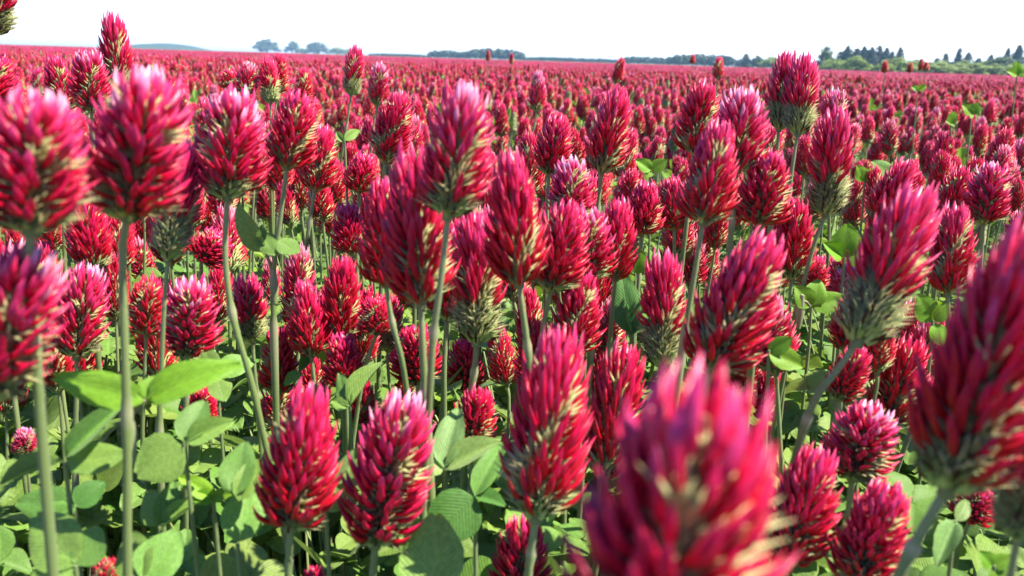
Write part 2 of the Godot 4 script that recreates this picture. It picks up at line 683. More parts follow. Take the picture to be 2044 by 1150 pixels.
func far_clump(seed_: int) -> ArrayMesh:
	# nine rough plants side by side, for the far field
	var rng := seeded(seed_)
	var petals := Mb.new()
	var green := Mb.new()
	for k in 9:
		var at := Vector3(rng.randf_range(-0.11, 0.11), rng.randf_range(0.20, 0.29), rng.randf_range(-0.11, 0.11))
		var tone := rng.randi() % 3
		var body: Color = [Color(0.44, 0.002, 0.018), Color(0.49, 0.003, 0.04), Color(0.52, 0.006, 0.08)][tone]
		var tipc: Color = [Color(0.49, 0.004, 0.05), Color(0.54, 0.012, 0.11), Color(0.60, 0.055, 0.22)][tone]
		var l := rng.randf_range(0.038, 0.058)
		var lean := Vector3(rng.randf_range(-0.2, 0.2), 1, rng.randf_range(-0.2, 0.2)).normalized()
		var from_u := rng.randf_range(0.05, 0.35)
		for i in 20:
			var u := lerpf(from_u, 1.0, (i + 0.5) / 20.0)
			var az := i * 2.4
			var o := Vector3(cos(az), 0, sin(az))
			var r := 0.0125 * (1.0 - 0.7 * pow(u, 2.5))
			var p := at + lean * l * u * 0.8
			petals.spike(p + o * r * 0.45, p + o * r + lean * 0.012, 0.0031, body, tipc)
		green.spike(at - lean * 0.006, at + lean * l * 0.9, 0.0080, Color(0.20, 0.25, 0.09), Color(0.22, 0.16, 0.06))
		green.spike(Vector3(at.x, 0.0, at.z), at + lean * 0.01, 0.0022, Color(0.14, 0.20, 0.07), Color(0.22, 0.26, 0.12))
	for k in 14:
		var p := Vector3(rng.randf_range(-0.12, 0.12), rng.randf_range(0.10, 0.21), rng.randf_range(-0.12, 0.12))
		var s := Vector3(rng.randf_range(-1, 1), rng.randf_range(-0.3, 0.3), rng.randf_range(-1, 1)).normalized() * 0.016
		green.blade(p, p + s.cross(Vector3.UP) * 2.0, s, Vector3.UP, Color(0.08, 0.16, 0.035), Color(0.10, 0.19, 0.045))
	var m := ArrayMesh.new()
	petals.onto(m, petal_mat)
	green.onto(m, calyx_mat)
	return m


func leaf_plant(seed_: int) -> ArrayMesh:
	# a tuft of three trifoliate leaves, foot at the origin
	var rng := seeded(seed_)
	var st := Mb.new()
	var lf := Mb.new()
	var src := []
	for k in 3:
		src.append(leaflet(rng.randf_range(0.05, 0.6), rng.randf_range(-0.1, 0.3), seed_ * 10 + k))
	for k in 3:
		var top := Vector3(rng.randf_range(-0.035, 0.035), rng.randf_range(0.10, 0.20), rng.randf_range(-0.035, 0.035))
		st.tube(curve([Vector3.ZERO, Vector3(top.x * 0.3, top.y * 0.55, top.z * 0.3), top], 3), [0.0013, 0.0012, 0.0012, 0.0011, 0.001, 0.0009, 0.0008], 5, [Color(0.13, 0.19, 0.06), Color(0.14, 0.2, 0.06), Color(0.15, 0.21, 0.07), Color(0.16, 0.22, 0.07), Color(0.17, 0.23, 0.08), Color(0.18, 0.24, 0.09), Color(0.19, 0.25, 0.10)], false)
		var head := Basis(Vector3(rng.randf_range(-1, 1), 0, rng.randf_range(-1, 1)).normalized(), rng.randf_range(0.0, 0.7)) * Basis(Vector3.UP, rng.randf() * TAU)
		var size := rng.randf_range(0.015, 0.024)
		for j in 3:
			var a := TAU * j / 3.0 + rng.randf_range(-0.2, 0.2)
			var d := head * Vector3(sin(a), rng.randf_range(-0.15, 0.5), cos(a)).normalized()
			var up := head * Vector3(0, 1, 0)
			var z := (up - d * up.dot(d)).normalized()
			var l := size * rng.randf_range(0.85, 1.15)
			var g := rng.randf_range(0.85, 1.15)
			lf.add(src[j], Transform3D(Basis(d.cross(z) * l * 0.88, d * l, z * l), top), Color(g, g, g))
	var m := ArrayMesh.new()
	st.onto(m, stem_mat)
	lf.onto(m, leaf_mat)
	return m


# ---- trees ---------------------------------------------------------------

var tree_forms := {}

func crown_leaf(m: Mb, p: Vector3, out_: Vector3, s: float, c: Color, rng: RandomNumberGenerator) -> void:
	var n := (out_ + Vector3(rng.randf_range(-1, 1), rng.randf_range(-0.6, 1), rng.randf_range(-1, 1)) * 0.8).normalized()
	var a := n.cross(Vector3(rng.randf_range(-1, 1), 1.3, rng.randf_range(-1, 1))).normalized() * s
	var b := n.cross(a)
	var i := m.put(p - a, n, c)
	var j := m.put(p + b * 0.7, n, c)
	var k := m.put(p + a, n, c)
	var l := m.put(p - b * 0.7, n, c)
	m.quad(i, j, k, l)


# Trees are modelled 1 high and 1 wide; each has a trunk with limbs and a crown of leaf clumps.
func tree_form(kind: String, seed_: int) -> Node3D:
	var rng := seeded(seed_)
	var o := Node3D.new()
	var trunk := Mb.new()
	var crown := Mb.new()
	var bark := Color(0.10, 0.075, 0.05)
	if kind == "conifer":
		trunk.tube([Vector3.ZERO, Vector3(0.01, 0.5, 0), Vector3(0, 0.97, 0)], [0.05, 0.03, 0.006], 6, [bark, bark, bark])
		var lean := rng.randf_range(-0.04, 0.04)
		for i in 30:
			var y := lerpf(0.06, 0.97, i / 29.0)
			var r := 0.52 * pow(1.0 - y, 0.62) * rng.randf_range(0.7, 1.15) + 0.03
			for k in 7:
				var a := rng.randf() * TAU
				var d := Vector3(cos(a), -0.12, sin(a))
				var rr := r * rng.randf_range(0.7, 1.1)
				if k < 2:
					trunk.spike(Vector3(lean * y, y, 0), Vector3(lean * y, y, 0) + d * rr, 0.008, bark, bark)
				for j in 4:
					var q := (j + 1.0) / 4.0
					crown_leaf(crown, Vector3(lean * y, y, 0) + d * rr * q + Vector3(rng.randf_range(-0.03, 0.03), rng.randf_range(-0.02, 0.03), rng.randf_range(-0.03, 0.03)), d + Vector3.UP * 0.4, rng.randf_range(0.05, 0.09) * (1.2 - y * 0.6), Color(0.030, 0.062, 0.036) * rng.randf_range(0.75, 1.3), rng)
	else:
		var low := kind != "round"
		var leafc: Color = {"round": Color(0.085, 0.14, 0.055), "shrub": Color(0.22, 0.30, 0.06), "scrub": Color(0.26, 0.34, 0.10)}[kind]
		var fork := 0.1 if low else 0.24
		trunk.tube([Vector3.ZERO, Vector3(0.01, fork, 0), Vector3(0.0, 0.6, 0.01)], [0.035, 0.028, 0.008], 6, [bark, bark, bark])
		var lumps := 20
		for i in lumps:
			var a := i * 2.4 + rng.randf() * 0.6
			var q := (i + 0.5) / lumps
			var r := (0.34 if not low else 0.38) * sqrt(q) * rng.randf_range(0.8, 1.1)
			var y := lerpf(0.84, 0.14, q) * rng.randf_range(0.86, 1.0)
			if i == 0:
				y = 0.86
			r = 0.0 if i == 0 else 0.40 * sqrt(rng.randf()) * sqrt(maxf(0.05, 1.0 - pow((y - 0.12) / 0.76, 2.0)))
			var c := Vector3(cos(a) * r, y, sin(a) * r)
			trunk.spike(Vector3(0, fork + 0.1, 0), c, 0.014, bark, bark)
			var size := rng.randf_range(0.13, 0.19)
			var lift := rng.randf_range(0.85, 1.15)
			for k in 110:
				var d := Vector3(rng.randfn(), rng.randfn() * 0.8, rng.randfn()).normalized()
				crown_leaf(crown, c + d * size * pow(rng.randf(), 0.35) * Vector3(1, 0.85, 1), d, rng.randf_range(0.025, 0.048), leafc * lift * rng.randf_range(0.8, 1.25), rng)
	part("trunk", trunk.mesh(wood_mat), o)
	part("crown", crown.mesh(crown_mat), o)
	return o


func tree(kind: String, at: Vector3, tall: float, wide: float, label: String) -> void:
	var which := "%s%d" % [kind, int(absf(at.x) * 7.0) % 3]
	if not tree_forms.has(which):
		tree_forms[which] = tree_form(kind, 70 + tree_forms.size())
	var o: Node3D = tree_forms[which].duplicate()
	o.name = numbered({"conifer": "conifer_tree", "round": "broadleaf_tree", "shrub": "bush", "scrub": "scrub_bush"}[kind])
	tag(o, label, {"conifer": "tree", "round": "tree", "shrub": "bush", "scrub": "bush"}[kind], {"conifer": "conifers on the skyline", "round": "broadleaf trees on the skyline", "shrub": "bushes on the skyline", "scrub": "scrub along the field's far edge"}[kind])
	add_child(o, true)
	o.transform = Transform3D(Basis(Vector3.UP, at.x * 3.0) * Basis.from_scale(Vector3(wide * 1.3, tall / 0.96, wide * 1.3)), at)


# A far wood that reads as one mass: many crowns side by side.
func wood(a: Vector3, b: Vector3, tall: float, label: String) -> void:
	var rng := seeded(int(a.x * 13.0) + 5000)
	var m := Mb.new()
	var length := a.distance_to(b)
	var count := maxi(8, int(length / (tall * 0.38)))
	for i in count * 2:
		var t := (i * 0.5 + rng.randf()) / count
		var end := 1.0 - 0.35 * pow(absf(t * 2.0 - 1.0), 4.0)
		var h := tall * rng.randf_range(0.92, 1.22) * end
		var foot := a.lerp(b, t) + Vector3(0, 0, -rng.randf() * tall * 1.5)
		var w := h * rng.randf_range(0.42, 0.7)
		var tone := Color(0.040, 0.075, 0.038) * rng.randf_range(0.8, 1.25)
		for k in 60:
			var d := Vector3(rng.randfn(), rng.randfn(), rng.randfn()).normalized()
			var y := 0.55 + 0.45 * d.y
			crown_leaf(m, foot + Vector3(d.x * w, h * y * 0.97, d.z * w) * Vector3(sqrt(1.05 - y * 0.6), 1, 1), d, h * 0.15, tone * rng.randf_range(0.8, 1.2), rng)
	var o := setting("far_wood", m.mesh(crown_mat), "stuff")
	o.name = numbered("far_wood")
	tag(o, label, "wood", "woods along the horizon")


func hill(at: Vector3, tall: float, half: float) -> void:
	var noise := FastNoiseLite.new()
	noise.seed = 4
	noise.frequency = 0.03
	var m := Mb.new()
	var grid := []
	for i in 13:
		var line := []
		for j in 41:
			var x := (j / 40.0 * 2.0 - 1.0) * 1.5
			var z := (i / 12.0 * 2.0 - 1.0)
			var e := exp(-pow(absf(x - 0.1) / 0.62, 2.6)) * 0.85 + 0.15 * exp(-pow((x + 0.7) / 0.3, 2.0))
			var h := tall * e * (1.0 - z * z) + noise.get_noise_2d(x * half, z * 200.0) * tall * 0.10 * e
			line.append(m.put(at + Vector3(x * half * 0.85, h * 1.12 - 0.5, z * 160.0), Vector3(x * 0.2, 1, z * 0.3).normalized(), Color(0.05, 0.085, 0.045)))
		grid.append(line)
	for i in 12:
		for j in 40:
			m.quad(grid[i][j], grid[i][j + 1], grid[i + 1][j + 1], grid[i + 1][j])
	setting("hill", m.mesh(crown_mat))


func soil() -> StandardMaterial3D:
	var m := StandardMaterial3D.new()
	var tex := NoiseTexture2D.new()
	tex.width = 512
	tex.height = 512
	tex.seamless = true
	var fn := FastNoiseLite.new()
	fn.seed = 21
	fn.frequency = 0.02
	fn.fractal_octaves = 5
	tex.noise = fn
	var ramp := Gradient.new()
	ramp.set_color(0, Color(0.018, 0.014, 0.008).linear_to_srgb())
	ramp.set_color(1, Color(0.07, 0.075, 0.03).linear_to_srgb())
	tex.color_ramp = ramp
	m.albedo_texture = tex
	m.uv1_triplanar = true
	m.uv1_world_triplanar = true
	m.uv1_scale = Vector3(3.1, 3.1, 3.1)
	m.roughness = 0.95
	return m


func ground() -> void:
	var m := Mb.new()
	var ids := []
	for p in [Vector3(-2600, 0, 40), Vector3(2600, 0, 40), Vector3(2600, 0, -2600), Vector3(-2600, 0, -2600)]:
		ids.append(m.put(p, Vector3.UP, Color.WHITE))
	m.quad(ids[0], ids[1], ids[2], ids[3])
	setting("ground", m.mesh(soil()))
	# pasture beyond the clover
	var g := Mb.new()
	ids = []
	for p in [Vector3(-1800, 0.03, -212), Vector3(1800, 0.03, -212), Vector3(2500, 0.03, -2500), Vector3(-2500, 0.03, -2500)]:
		ids.append(g.put(p, Vector3.UP, Color(0.10, 0.15, 0.05)))
	g.quad(ids[0], ids[1], ids[2], ids[3])
	setting("pasture", g.mesh(dry_mat))


func clover_field() -> void:
	var field := Node3D.new()
	field.name = "clover_field"
	field.set_meta("kind", "stuff")
	add_child(field, true)
	var rng := seeded(31)
	var patch := FastNoiseLite.new()
	patch.seed = 8
	patch.frequency = 0.55
	var names := []
	for kind in head_kinds():
		names.append("%s0" % kind)
		names.append("%s1" % kind)
	var weights := [3, 3, 3, 3, 2, 2, 3, 3, 2, 2, 1, 1, 1, 1, 4, 4, 1, 0]
	var pick := []
	for i in weights.size():
		for k in weights[i]:
			pick.append(i)
	var where := []
	var tint := []
	for i in names.size():
		where.append([])
		tint.append([])
	# near plants, one by one
	var cell := 0.055
	var d := -0.35
	while d < 13.0:
		var half := maxf(d, 0.0) * 0.615 + (0.95 if d < 3.0 else 0.5)
		var x := -half
		while x < half:
			var px := x + rng.randf_range(-0.5, 0.5) * cell
			var pd := d + rng.randf_range(-0.5, 0.5) * cell
			x += cell
			if pd < 1.1191 - 0.02 and in_view(px, pd, 0.06):
				continue
			if Vector2(px, pd).length() < 0.30:
				continue
			var green := patch.get_noise_2d(px * 1.3, pd)
			if green > 0.30 and rng.randf() < 0.6:
				continue
			var k: int = pick[rng.randi() % pick.size()]
			var s := rng.randf_range(0.76, 1.16) * (1.0 - 0.12 * maxf(0.0, green))
			if rng.randf() < 0.02:
				s *= 1.12
			var lean := Basis(Vector3(rng.randf_range(-1, 1), 0, rng.randf_range(-1, 1)).normalized(), rng.randfn() * 0.09)
			where[k].append(Transform3D(lean * Basis(Vector3.UP, rng.randf() * TAU).scaled(Vector3.ONE * s), Vector3(px, 0, -pd)))
			var b := rng.randf_range(0.78, 1.16)
			tint[k].append(Color(b, b * rng.randf_range(0.9, 1.2), b * rng.randf_range(1.0, 1.45)))
		cell = 0.055 if d < 4.0 else 0.066
		d += cell
	for i in names.size():
		scatter(field, "near_plants", field_plant(names[i], 300 + i), where[i], tint[i])
	# far plants, in clumps
	var far := []
	var far_tint := []
	for i in 6:
		far.append([])
		far_tint.append([])
	d = 12.9
	cell = 0.19
	while d < 212.0:
		var x := -d * 0.64 - 1.0
		while x < d * 0.64 + 1.0:
			var px := x + rng.randf_range(-0.5, 0.5) * cell
			var pd := d + rng.randf_range(-0.5, 0.5) * cell
			x += cell
			var k := rng.randi() % 6
			var w := minf(cell / 0.20, 2.0)
			var s := rng.randf_range(0.8, 1.12) * (1.0 + 0.10 * patch.get_noise_2d(px * 0.13, pd * 0.13)) * (1.2 if rng.randf() < 0.03 else 1.0)
			far[k].append(Transform3D(Basis(Vector3.UP, rng.randf() * TAU).scaled(Vector3(w, s, w)), Vector3(px, 0, -pd)))
			var b := rng.randf_range(0.74, 1.14)
			far_tint[k].append(Color(b, b * rng.randf_range(0.9, 1.2), b * rng.randf_range(1.0, 1.45)))
		d += cell
		cell = 0.19 + maxf(0.0, d - 30.0) * 0.010
	for i in 6:
		scatter(field, "far_plants", far_clump(700 + i), far[i], far_tint[i])


func undergrowth() -> void:
	var o := Node3D.new()
	o.name = "clover_leaf_undergrowth"
	o.set_meta("kind", "stuff")
	add_child(o, true)
	var rng := seeded(77)
	var where := [[], [], [], [], []]
	var tint := [[], [], [], [], []]
	var d := 0.08
	while d < 7.0:
		var cell := 0.023 if d < 1.0 else 0.042 if d < 2.5 else 0.065
		var half := d * 0.615 + 0.35
		var x := -half
		while x < half:
			var px := x + rng.randf_range(-0.5, 0.5) * cell
			var pd := d + rng.randf_range(-0.5, 0.5) * cell
			x += cell
			if Vector2(px, pd).length() < 0.09:
				continue
			var k := rng.randi() % 5
			var s := rng.randf_range(0.66, 1.2)
			if pd < 0.24:
				s *= 0.8
			elif pd < 0.75:
				s *= 1.18
			var b := rng.randf_range(0.75, 1.15)
			where[k].append(Transform3D(Basis(Vector3.UP, rng.randf() * TAU).scaled(Vector3(1, s, 1)), Vector3(px, 0, -pd)))
			tint[k].append(Color(b * rng.randf_range(0.9, 1.25), b, b * rng.randf_range(0.7, 1.1)))
		d += cell
	for i in 5:
		scatter(o, "leaf_tufts", leaf_plant(50 + i), where[i], tint[i])
	# leaves that rise between the heads further out
	var up_where := [[], [], [], [], []]
	var up_tint := [[], [], [], [], []]
	for i in 1500:
		var pd := 1.3 + pow(rng.randf(), 1.4) * 11.0
		var px := rng.randf_range(-1, 1) * (pd * 0.615 + 0.3)
		if rng.randf() < 0.4 and px < 0.0:
			continue
		var k := rng.randi() % 5
		up_where[k].append(Transform3D(Basis(Vector3.UP, rng.randf() * TAU).scaled(Vector3(0.9, rng.randf_range(1.45, 1.95), 0.9)), Vector3(px, 0, -pd)))
		up_tint[k].append(Color(rng.randf_range(1.0, 1.3), 1.1, rng.randf_range(0.5, 0.9)))
	for i in 5:
		scatter(o, "raised_leaves", leaf_plant(60 + i), up_where[i], up_tint[i])
	# dry litter on the soil
	var dry := []
	var dry_tint := []
	for i in 2400:
		var pd := 0.12 + pow(rng.randf(), 0.8) * 1.6
		var px := rng.randf_range(-1, 1) * (pd * 0.615 + 0.15)
		var lie := Basis(Vector3(rng.randf_range(-1, 1), 0, rng.randf_range(-1, 1)).normalized(), rng.randf_range(1.1, 1.6))
		dry.append(Transform3D(lie * Basis.from_scale(Vector3(1.1, rng.randf_range(0.04, 0.15), 1.1)), Vector3(px, rng.randf_range(0.003, 0.06), -pd)))
		var b := rng.randf_range(0.7, 1.6)
		dry_tint.append(Color(b * 2.2, b * 1.3, b * 1.6))
	scatter(o, "dry_litter", petiole_mesh, dry, dry_tint)
	# bare leaning stalks low down
	var st := []
	var st_tint := []
	for i in 1500:
		var pd := 0.16 + pow(rng.randf(), 0.8) * 2.0
		var px := rng.randf_range(-1, 1) * (pd * 0.615 + 0.15)
		var lean := Basis(Vector3(rng.randf_range(-1, 1), 0, rng.randf_range(-1, 1)).normalized(), absf(rng.randfn()) * 0.42)
		var h := rng.randf_range(0.10, 0.24)
		st.append(Transform3D(lean * Basis(Vector3.UP, rng.randf() * TAU).scaled(Vector3(1.2, h, 1.2)), Vector3(px, 0, -pd)))
		var b := rng.randf_range(0.8, 1.3)
		st_tint.append(Color(b * rng.randf_range(0.95, 1.3), b, b * rng.randf_range(0.8, 1.3)))
	scatter(o, "stalks", petiole_mesh, st, st_tint)


func place_named() -> void:
	var plant: Node3D
	plant = clover("broad1", Vector3(-0.1222, 0.4136, -0.215), Vector3(-0.1164, 0.4529, -0.2155), 0.0276, [Vector3(-0.1243, 0.3826, -0.215), Vector3(-0.1254, 0.354, -0.215), Vector3(-0.1325, 0, -0.2073)], "large blurred pink-topped clover bloom at the left edge, dark hairy base", 2.838, true)
	plant = clover("broad1", Vector3(-0.1155, 0.4102, -0.255), Vector3(-0.1022, 0.4585, -0.2507), 0.0293, [Vector3(-0.119, 0.3788, -0.255), Vector3(-0.1211, 0.3421, -0.255), Vector3(-0.1246, 0.299, -0.255), Vector3(-0.145, 0, -0.2509)], "tall wide pink-topped clover bloom with two bright green leaflets on its stem", 3.956, true)
	stem_leaf(plant, Vector3(-0.1237, 0.3439, -0.262), Vector3(-0.1176, 0.3496, -0.262), [[Vector3(-0.1176, 0.3496, -0.262), Vector3(-0.1458, 0.3587, -0.259), Vector3(0.15, 0.55, 0.8), 0.0119, 0], [Vector3(-0.1176, 0.3496, -0.262), Vector3(-0.0912, 0.3652, -0.2651), Vector3(-0.3, 0.5, 0.75), 0.0129, 4], [Vector3(-0.1176, 0.3498, -0.262), Vector3(-0.1154, 0.3566, -0.267), Vector3(0, 1, 0.5), 0.007, 2]], Color(1.0, 1.06, 0.62))
	plant = clover("spent0", Vector3(-0.2784, 0.4226, -0.62), Vector3(-0.277, 0.4866, -0.6155), 0.0253, [Vector3(-0.28, 0.4035, -0.62), Vector3(-0.2813, 0.3462, -0.62), Vector3(-0.2939, 0, -0.6309)], "dark red clover bloom standing highest on the left, spiny green lower half", 3.383, true)
	plant = clover("cone1", Vector3(-0.3287, 0.4141, -0.64), Vector3(-0.3302, 0.4561, -0.6361), 0.0262, [Vector3(-0.3316, 0.3858, -0.64), Vector3(-0.3369, 0.3411, -0.64), Vector3(-0.3584, 0, -0.6421)], "crimson clover bloom with white-flecked tips, left neighbour of the highest left bloom", 6.059, true)
	plant = clover("broad0", Vector3(-0.2801, 0.418, -0.58), Vector3(-0.278, 0.4615, -0.5784), 0.0264, [Vector3(-0.2811, 0.3934, -0.58), Vector3(-0.2856, 0.3529, -0.58), Vector3(-0.3065, 0, -0.5953)], "pink clover bloom with dark hairy base directly left of the highest left bloom", 5.223, true)
	plant = clover("fresh0", Vector3(-0.3002, 0.4248, -0.5), Vector3(-0.2915, 0.4565, -0.5035), 0.027, [Vector3(-0.3032, 0.4007, -0.5), Vector3(-0.3075, 0.3657, -0.5), Vector3(-0.344, 0, -0.4936)], "bright pink clover bloom cut by the left edge above the large blurred bloom", 4.887, true)
	plant = clover("broad0", Vector3(-0.1218, 0.3987, -0.365), Vector3(-0.1162, 0.4488, -0.3671), 0.0293, [Vector3(-0.124, 0.3769, -0.365), Vector3(-0.1226, 0.3499, -0.365), Vector3(-0.1143, 0.3103, -0.365), Vector3(-0.0736, 0, -0.3791)], "pink-topped clover bloom with bristly green base on a bent bare stem", 4.021, true)
	plant = clover("fresh1", Vector3(-0.1186, 0.4015, -0.45), Vector3(-0.1089, 0.4438, -0.45), 0.0291, [Vector3(-0.1226, 0.3773, -0.45), Vector3(-0.1275, 0.3473, -0.45), Vector3(-0.1287, 0.3165, -0.45), Vector3(-0.1331, 0, -0.4563)], "crimson clover bloom flaring over the stem with the paired green leaflets", 2.555, true)
	stem_leaf(plant, Vector3(-0.1276, 0.3451, -0.45), Vector3(-0.1314, 0.3568, -0.45), [[Vector3(-0.1319, 0.3576, -0.45), Vector3(-0.1466, 0.3808, -0.4473), Vector3(-0.5, 0.3, 0.75), 0.0152, 1], [Vector3(-0.1331, 0.3668, -0.45), Vector3(-0.1244, 0.3578, -0.4438), Vector3(0.1, 0.5, 0.85), 0.0111, 0], [Vector3(-0.1242, 0.3643, -0.45), Vector3(-0.1127, 0.3571, -0.4459), Vector3(0.2, 0.7, 0.6), 0.012, 3], [Vector3(-0.1313, 0.3582, -0.45), Vector3(-0.1333, 0.3721, -0.4514), Vector3(-0.7, 0.3, 0.6), 0.0071, 2]], Color(1, 1, 1))
	plant = clover("fresh1", Vector3(-0.1298, 0.3735, -0.56), Vector3(-0.1215, 0.4192, -0.5594), 0.0266, [Vector3(-0.1329, 0.3576, -0.56), Vector3(-0.137, 0.3307, -0.56), Vector3(-0.1586, 0, -0.5775)], "slim pink clover bloom with pale bristly base, close right of the flaring bloom", 1.98, true)
	plant = clover("spent0", Vector3(-0.1787, 0.4169, -0.95), Vector3(-0.1714, 0.4728, -0.9537), 0.0268, [Vector3(-0.1848, 0.3807, -0.95), Vector3(-0.191, 0.3428, -0.95), Vector3(-0.2288, 0, -0.9679)], "upright crimson clover bloom on the skyline with a pale green bristly base", 2.515, true)
	plant = clover("pale0", Vector3(-0.1669, 0.4005, -1.05), Vector3(-0.161, 0.4559, -1.0454), 0.0273, [Vector3(-0.1719, 0.3734, -1.05), Vector3(-0.176, 0.3315, -1.05), Vector3(-0.1977, 0, -1.0413)], "small white-tipped purplish clover bloom just right of the upright skyline bloom", 1.3408, true)
	plant = clover("column1", Vector3(-0.0827, 0.3946, -0.55), Vector3(-0.0706, 0.4421, -0.545), 0.0278, [Vector3(-0.0841, 0.3706, -0.55), Vector3(-0.0851, 0.3312, -0.55), Vector3(-0.099, 0, -0.5587)], "crimson clover bloom leaning right with yellow streaks and dark base, upper centre left", 2.636, true)
	plant = clover("broad1", Vector3(-0.0241, 0.4034, -0.31), Vector3(-0.0172, 0.4563, -0.3092), 0.0257, [Vector3(-0.0263, 0.3805, -0.31), Vector3(-0.0291, 0.3572, -0.31), Vector3(-0.0301, 0.3371, -0.31), Vector3(-0.0464, 0, -0.3098)], "tallest pale pink clover bloom in the centre on a thick pale stem", 0.5473, true)
	plant = clover("fresh0", Vector3(-0.0358, 0.3645, -0.33), Vector3(-0.0407, 0.4309, -0.3327), 0.0297, [Vector3(-0.0351, 0.3504, -0.33), Vector3(-0.0341, 0.3291, -0.33), Vector3(-0.0147, 0, -0.3273)], "broad pink clover bloom tucked behind the left of the tallest centre bloom", 0.8453, true)
	plant = clover("cone1", Vector3(0.0029, 0.3687, -0.35), Vector3(-0.0032, 0.4284, -0.347), 0.0281, [Vector3(0.0055, 0.354, -0.35), Vector3(0.0089, 0.3272, -0.35), Vector3(0.0245, 0, -0.3561)], "crimson clover bloom with pale bristly base right of the tallest centre bloom", 1.1158, true)
	plant = clover("column0", Vector3(0.0191, 0.3476, -0.42), Vector3(0.0278, 0.3975, -0.4193), 0.0301, [Vector3(0.0165, 0.3305, -0.42), Vector3(0.0128, 0.3007, -0.42), Vector3(-0.011, 0, -0.4343)], "broad pink-red clover bloom between centre and the white-tipped cluster", 2.633, true)
	plant = clover("pale0", Vector3(0.0326, 0.3703, -0.5), Vector3(0.0319, 0.4098, -0.5011), 0.028, [Vector3(0.0337, 0.3464, -0.5), Vector3(0.0349, 0.3219, -0.5), Vector3(0.0418, 0, -0.4903)], "white-tipped fluffy clover bloom behind the broad pink-red bloom", 1.694, true)
	plant = clover("column0", Vector3(0.0217, 0.3866, -0.57), Vector3(0.0274, 0.4293, -0.5651), 0.0263, [Vector3(0.0218, 0.3607, -0.57), Vector3(0.0223, 0.33, -0.57), Vector3(0.0319, 0, -0.5809)], "slim dark crimson clover bloom with pale streaks above the white-tipped fluffy bloom", 1.3233, true)
	plant = clover("column0", Vector3(0.0512, 0.3952, -0.52), Vector3(0.0598, 0.4502, -0.5214), 0.0263, [Vector3(0.0507, 0.3825, -0.52), Vector3(0.0492, 0.3548, -0.52), Vector3(0.0445, 0, -0.5207)], "tall slender clover bloom leaning right on a grey stem, clear of its neighbours", 0.2644, true)
	plant = clover("fresh1", Vector3(0.0561, 0.3451, -0.46), Vector3(0.0554, 0.3929, -0.4641), 0.026, [Vector3(0.0555, 0.328, -0.46), Vector3(0.0553, 0.2988, -0.46), Vector3(0.0526, 0, -0.4797)], "frilly pink clover bloom below the tall slender bloom", 5.214, true)
	plant = clover("pale0", Vector3(0.0253, 0.3912, -1.2), Vector3(0.0271, 0.4511, -1.2016), 0.0244, [Vector3(0.021, 0.3608, -1.2), Vector3(0.0183, 0.3198, -1.2), Vector3(-0.0028, 0, -1.2137)], "tiny pale-topped clover bloom on thin grey stem, upper centre", 0.0974, true)
	plant = clover("cone1", Vector3(0.0856, 0.3896, -0.39), Vector3(0.0908, 0.4399, -0.3916), 0.0278, [Vector3(0.0842, 0.3685, -0.39), Vector3(0.0819, 0.3394, -0.39), Vector3(0.0684, 0, -0.4062)], "bright red clover bloom with cream centre streak, front of the right cluster", 5.227, true)
	plant = clover("pale1", Vector3(0.1165, 0.4056, -0.46), Vector3(0.1171, 0.4533, -0.4642), 0.0312, [Vector3(0.1168, 0.3802, -0.46), Vector3(0.1167, 0.347, -0.46), Vector3(0.1134, 0, -0.4612)], "whitish pink clover bloom standing behind the bright red right bloom", 5.705, true)
	plant = clover("deep0", Vector3(0.1055, 0.4082, -0.52), Vector3(0.1084, 0.4545, -0.5165), 0.0274, [Vector3(0.105, 0.3812, -0.52), Vector3(0.1038, 0.344, -0.52), Vector3(0.0917, 0, -0.5343)], "dark red clover bloom at the left rear of the right cluster", 4.314, true)
	plant = clover("spent0", Vector3(0.1838, 0.4168, -0.62), Vector3(0.1857, 0.4751, -0.6216), 0.0275, [Vector3(0.1845, 0.4035, -0.62), Vector3(0.1854, 0.3679, -0.62), Vector3(0.191, 0, -0.6376)], "left of the twin tall clover blooms on the right skyline, violet-red", 0.6521, true)
	plant = clover("spent1", Vector3(0.1911, 0.4152, -0.6), Vector3(0.1912, 0.4731, -0.6064), 0.0273, [Vector3(0.1902, 0.3989, -0.6), Vector3(0.1899, 0.3641, -0.6), Vector3(0.1973, 0, -0.6128)], "right of the twin tall clover blooms on the right skyline, scarlet", 1.614, true)
	plant = clover("spent0", Vector3(0.1699, 0.3822, -0.47), Vector3(0.166, 0.4442, -0.4652), 0.0273, [Vector3(0.166, 0.3687, -0.47), Vector3(0.1616, 0.3401, -0.47), Vector3(0.1584, 0.3076, -0.47), Vector3(0.1427, 0, -0.4812)], "pink clover bloom over a long straw-green bristly base, right of the twins", 5.836, true)
	stem_leaf(plant, Vector3(0.1588, 0.337, -0.46), Vector3(0.1641, 0.3337, -0.46), [[Vector3(0.1641, 0.3337, -0.46), Vector3(0.1557, 0.3448, -0.4586), Vector3(-0.3, 0.6, 0.7), 0.0126, 1], [Vector3(0.1641, 0.3337, -0.46), Vector3(0.183, 0.3406, -0.458), Vector3(0.1, 0.5, 0.8), 0.0125, 0], [Vector3(0.1641, 0.3337, -0.46), Vector3(0.1683, 0.3486, -0.4615), Vector3(0, 0.7, 0.7), 0.0132, 4]], Color(1.0, 1.06, 0.62))
	plant = clover("pale0", Vector3(0.2229, 0.4082, -0.62), Vector3(0.2177, 0.45, -0.6152), 0.0233, [Vector3(0.2241, 0.387, -0.62), Vector3(0.2306, 0.31, -0.62), Vector3(0.2388, 0, -0.6256)], "white-topped clover bloom peeping out behind the long bristly bloom", 1.76, true)
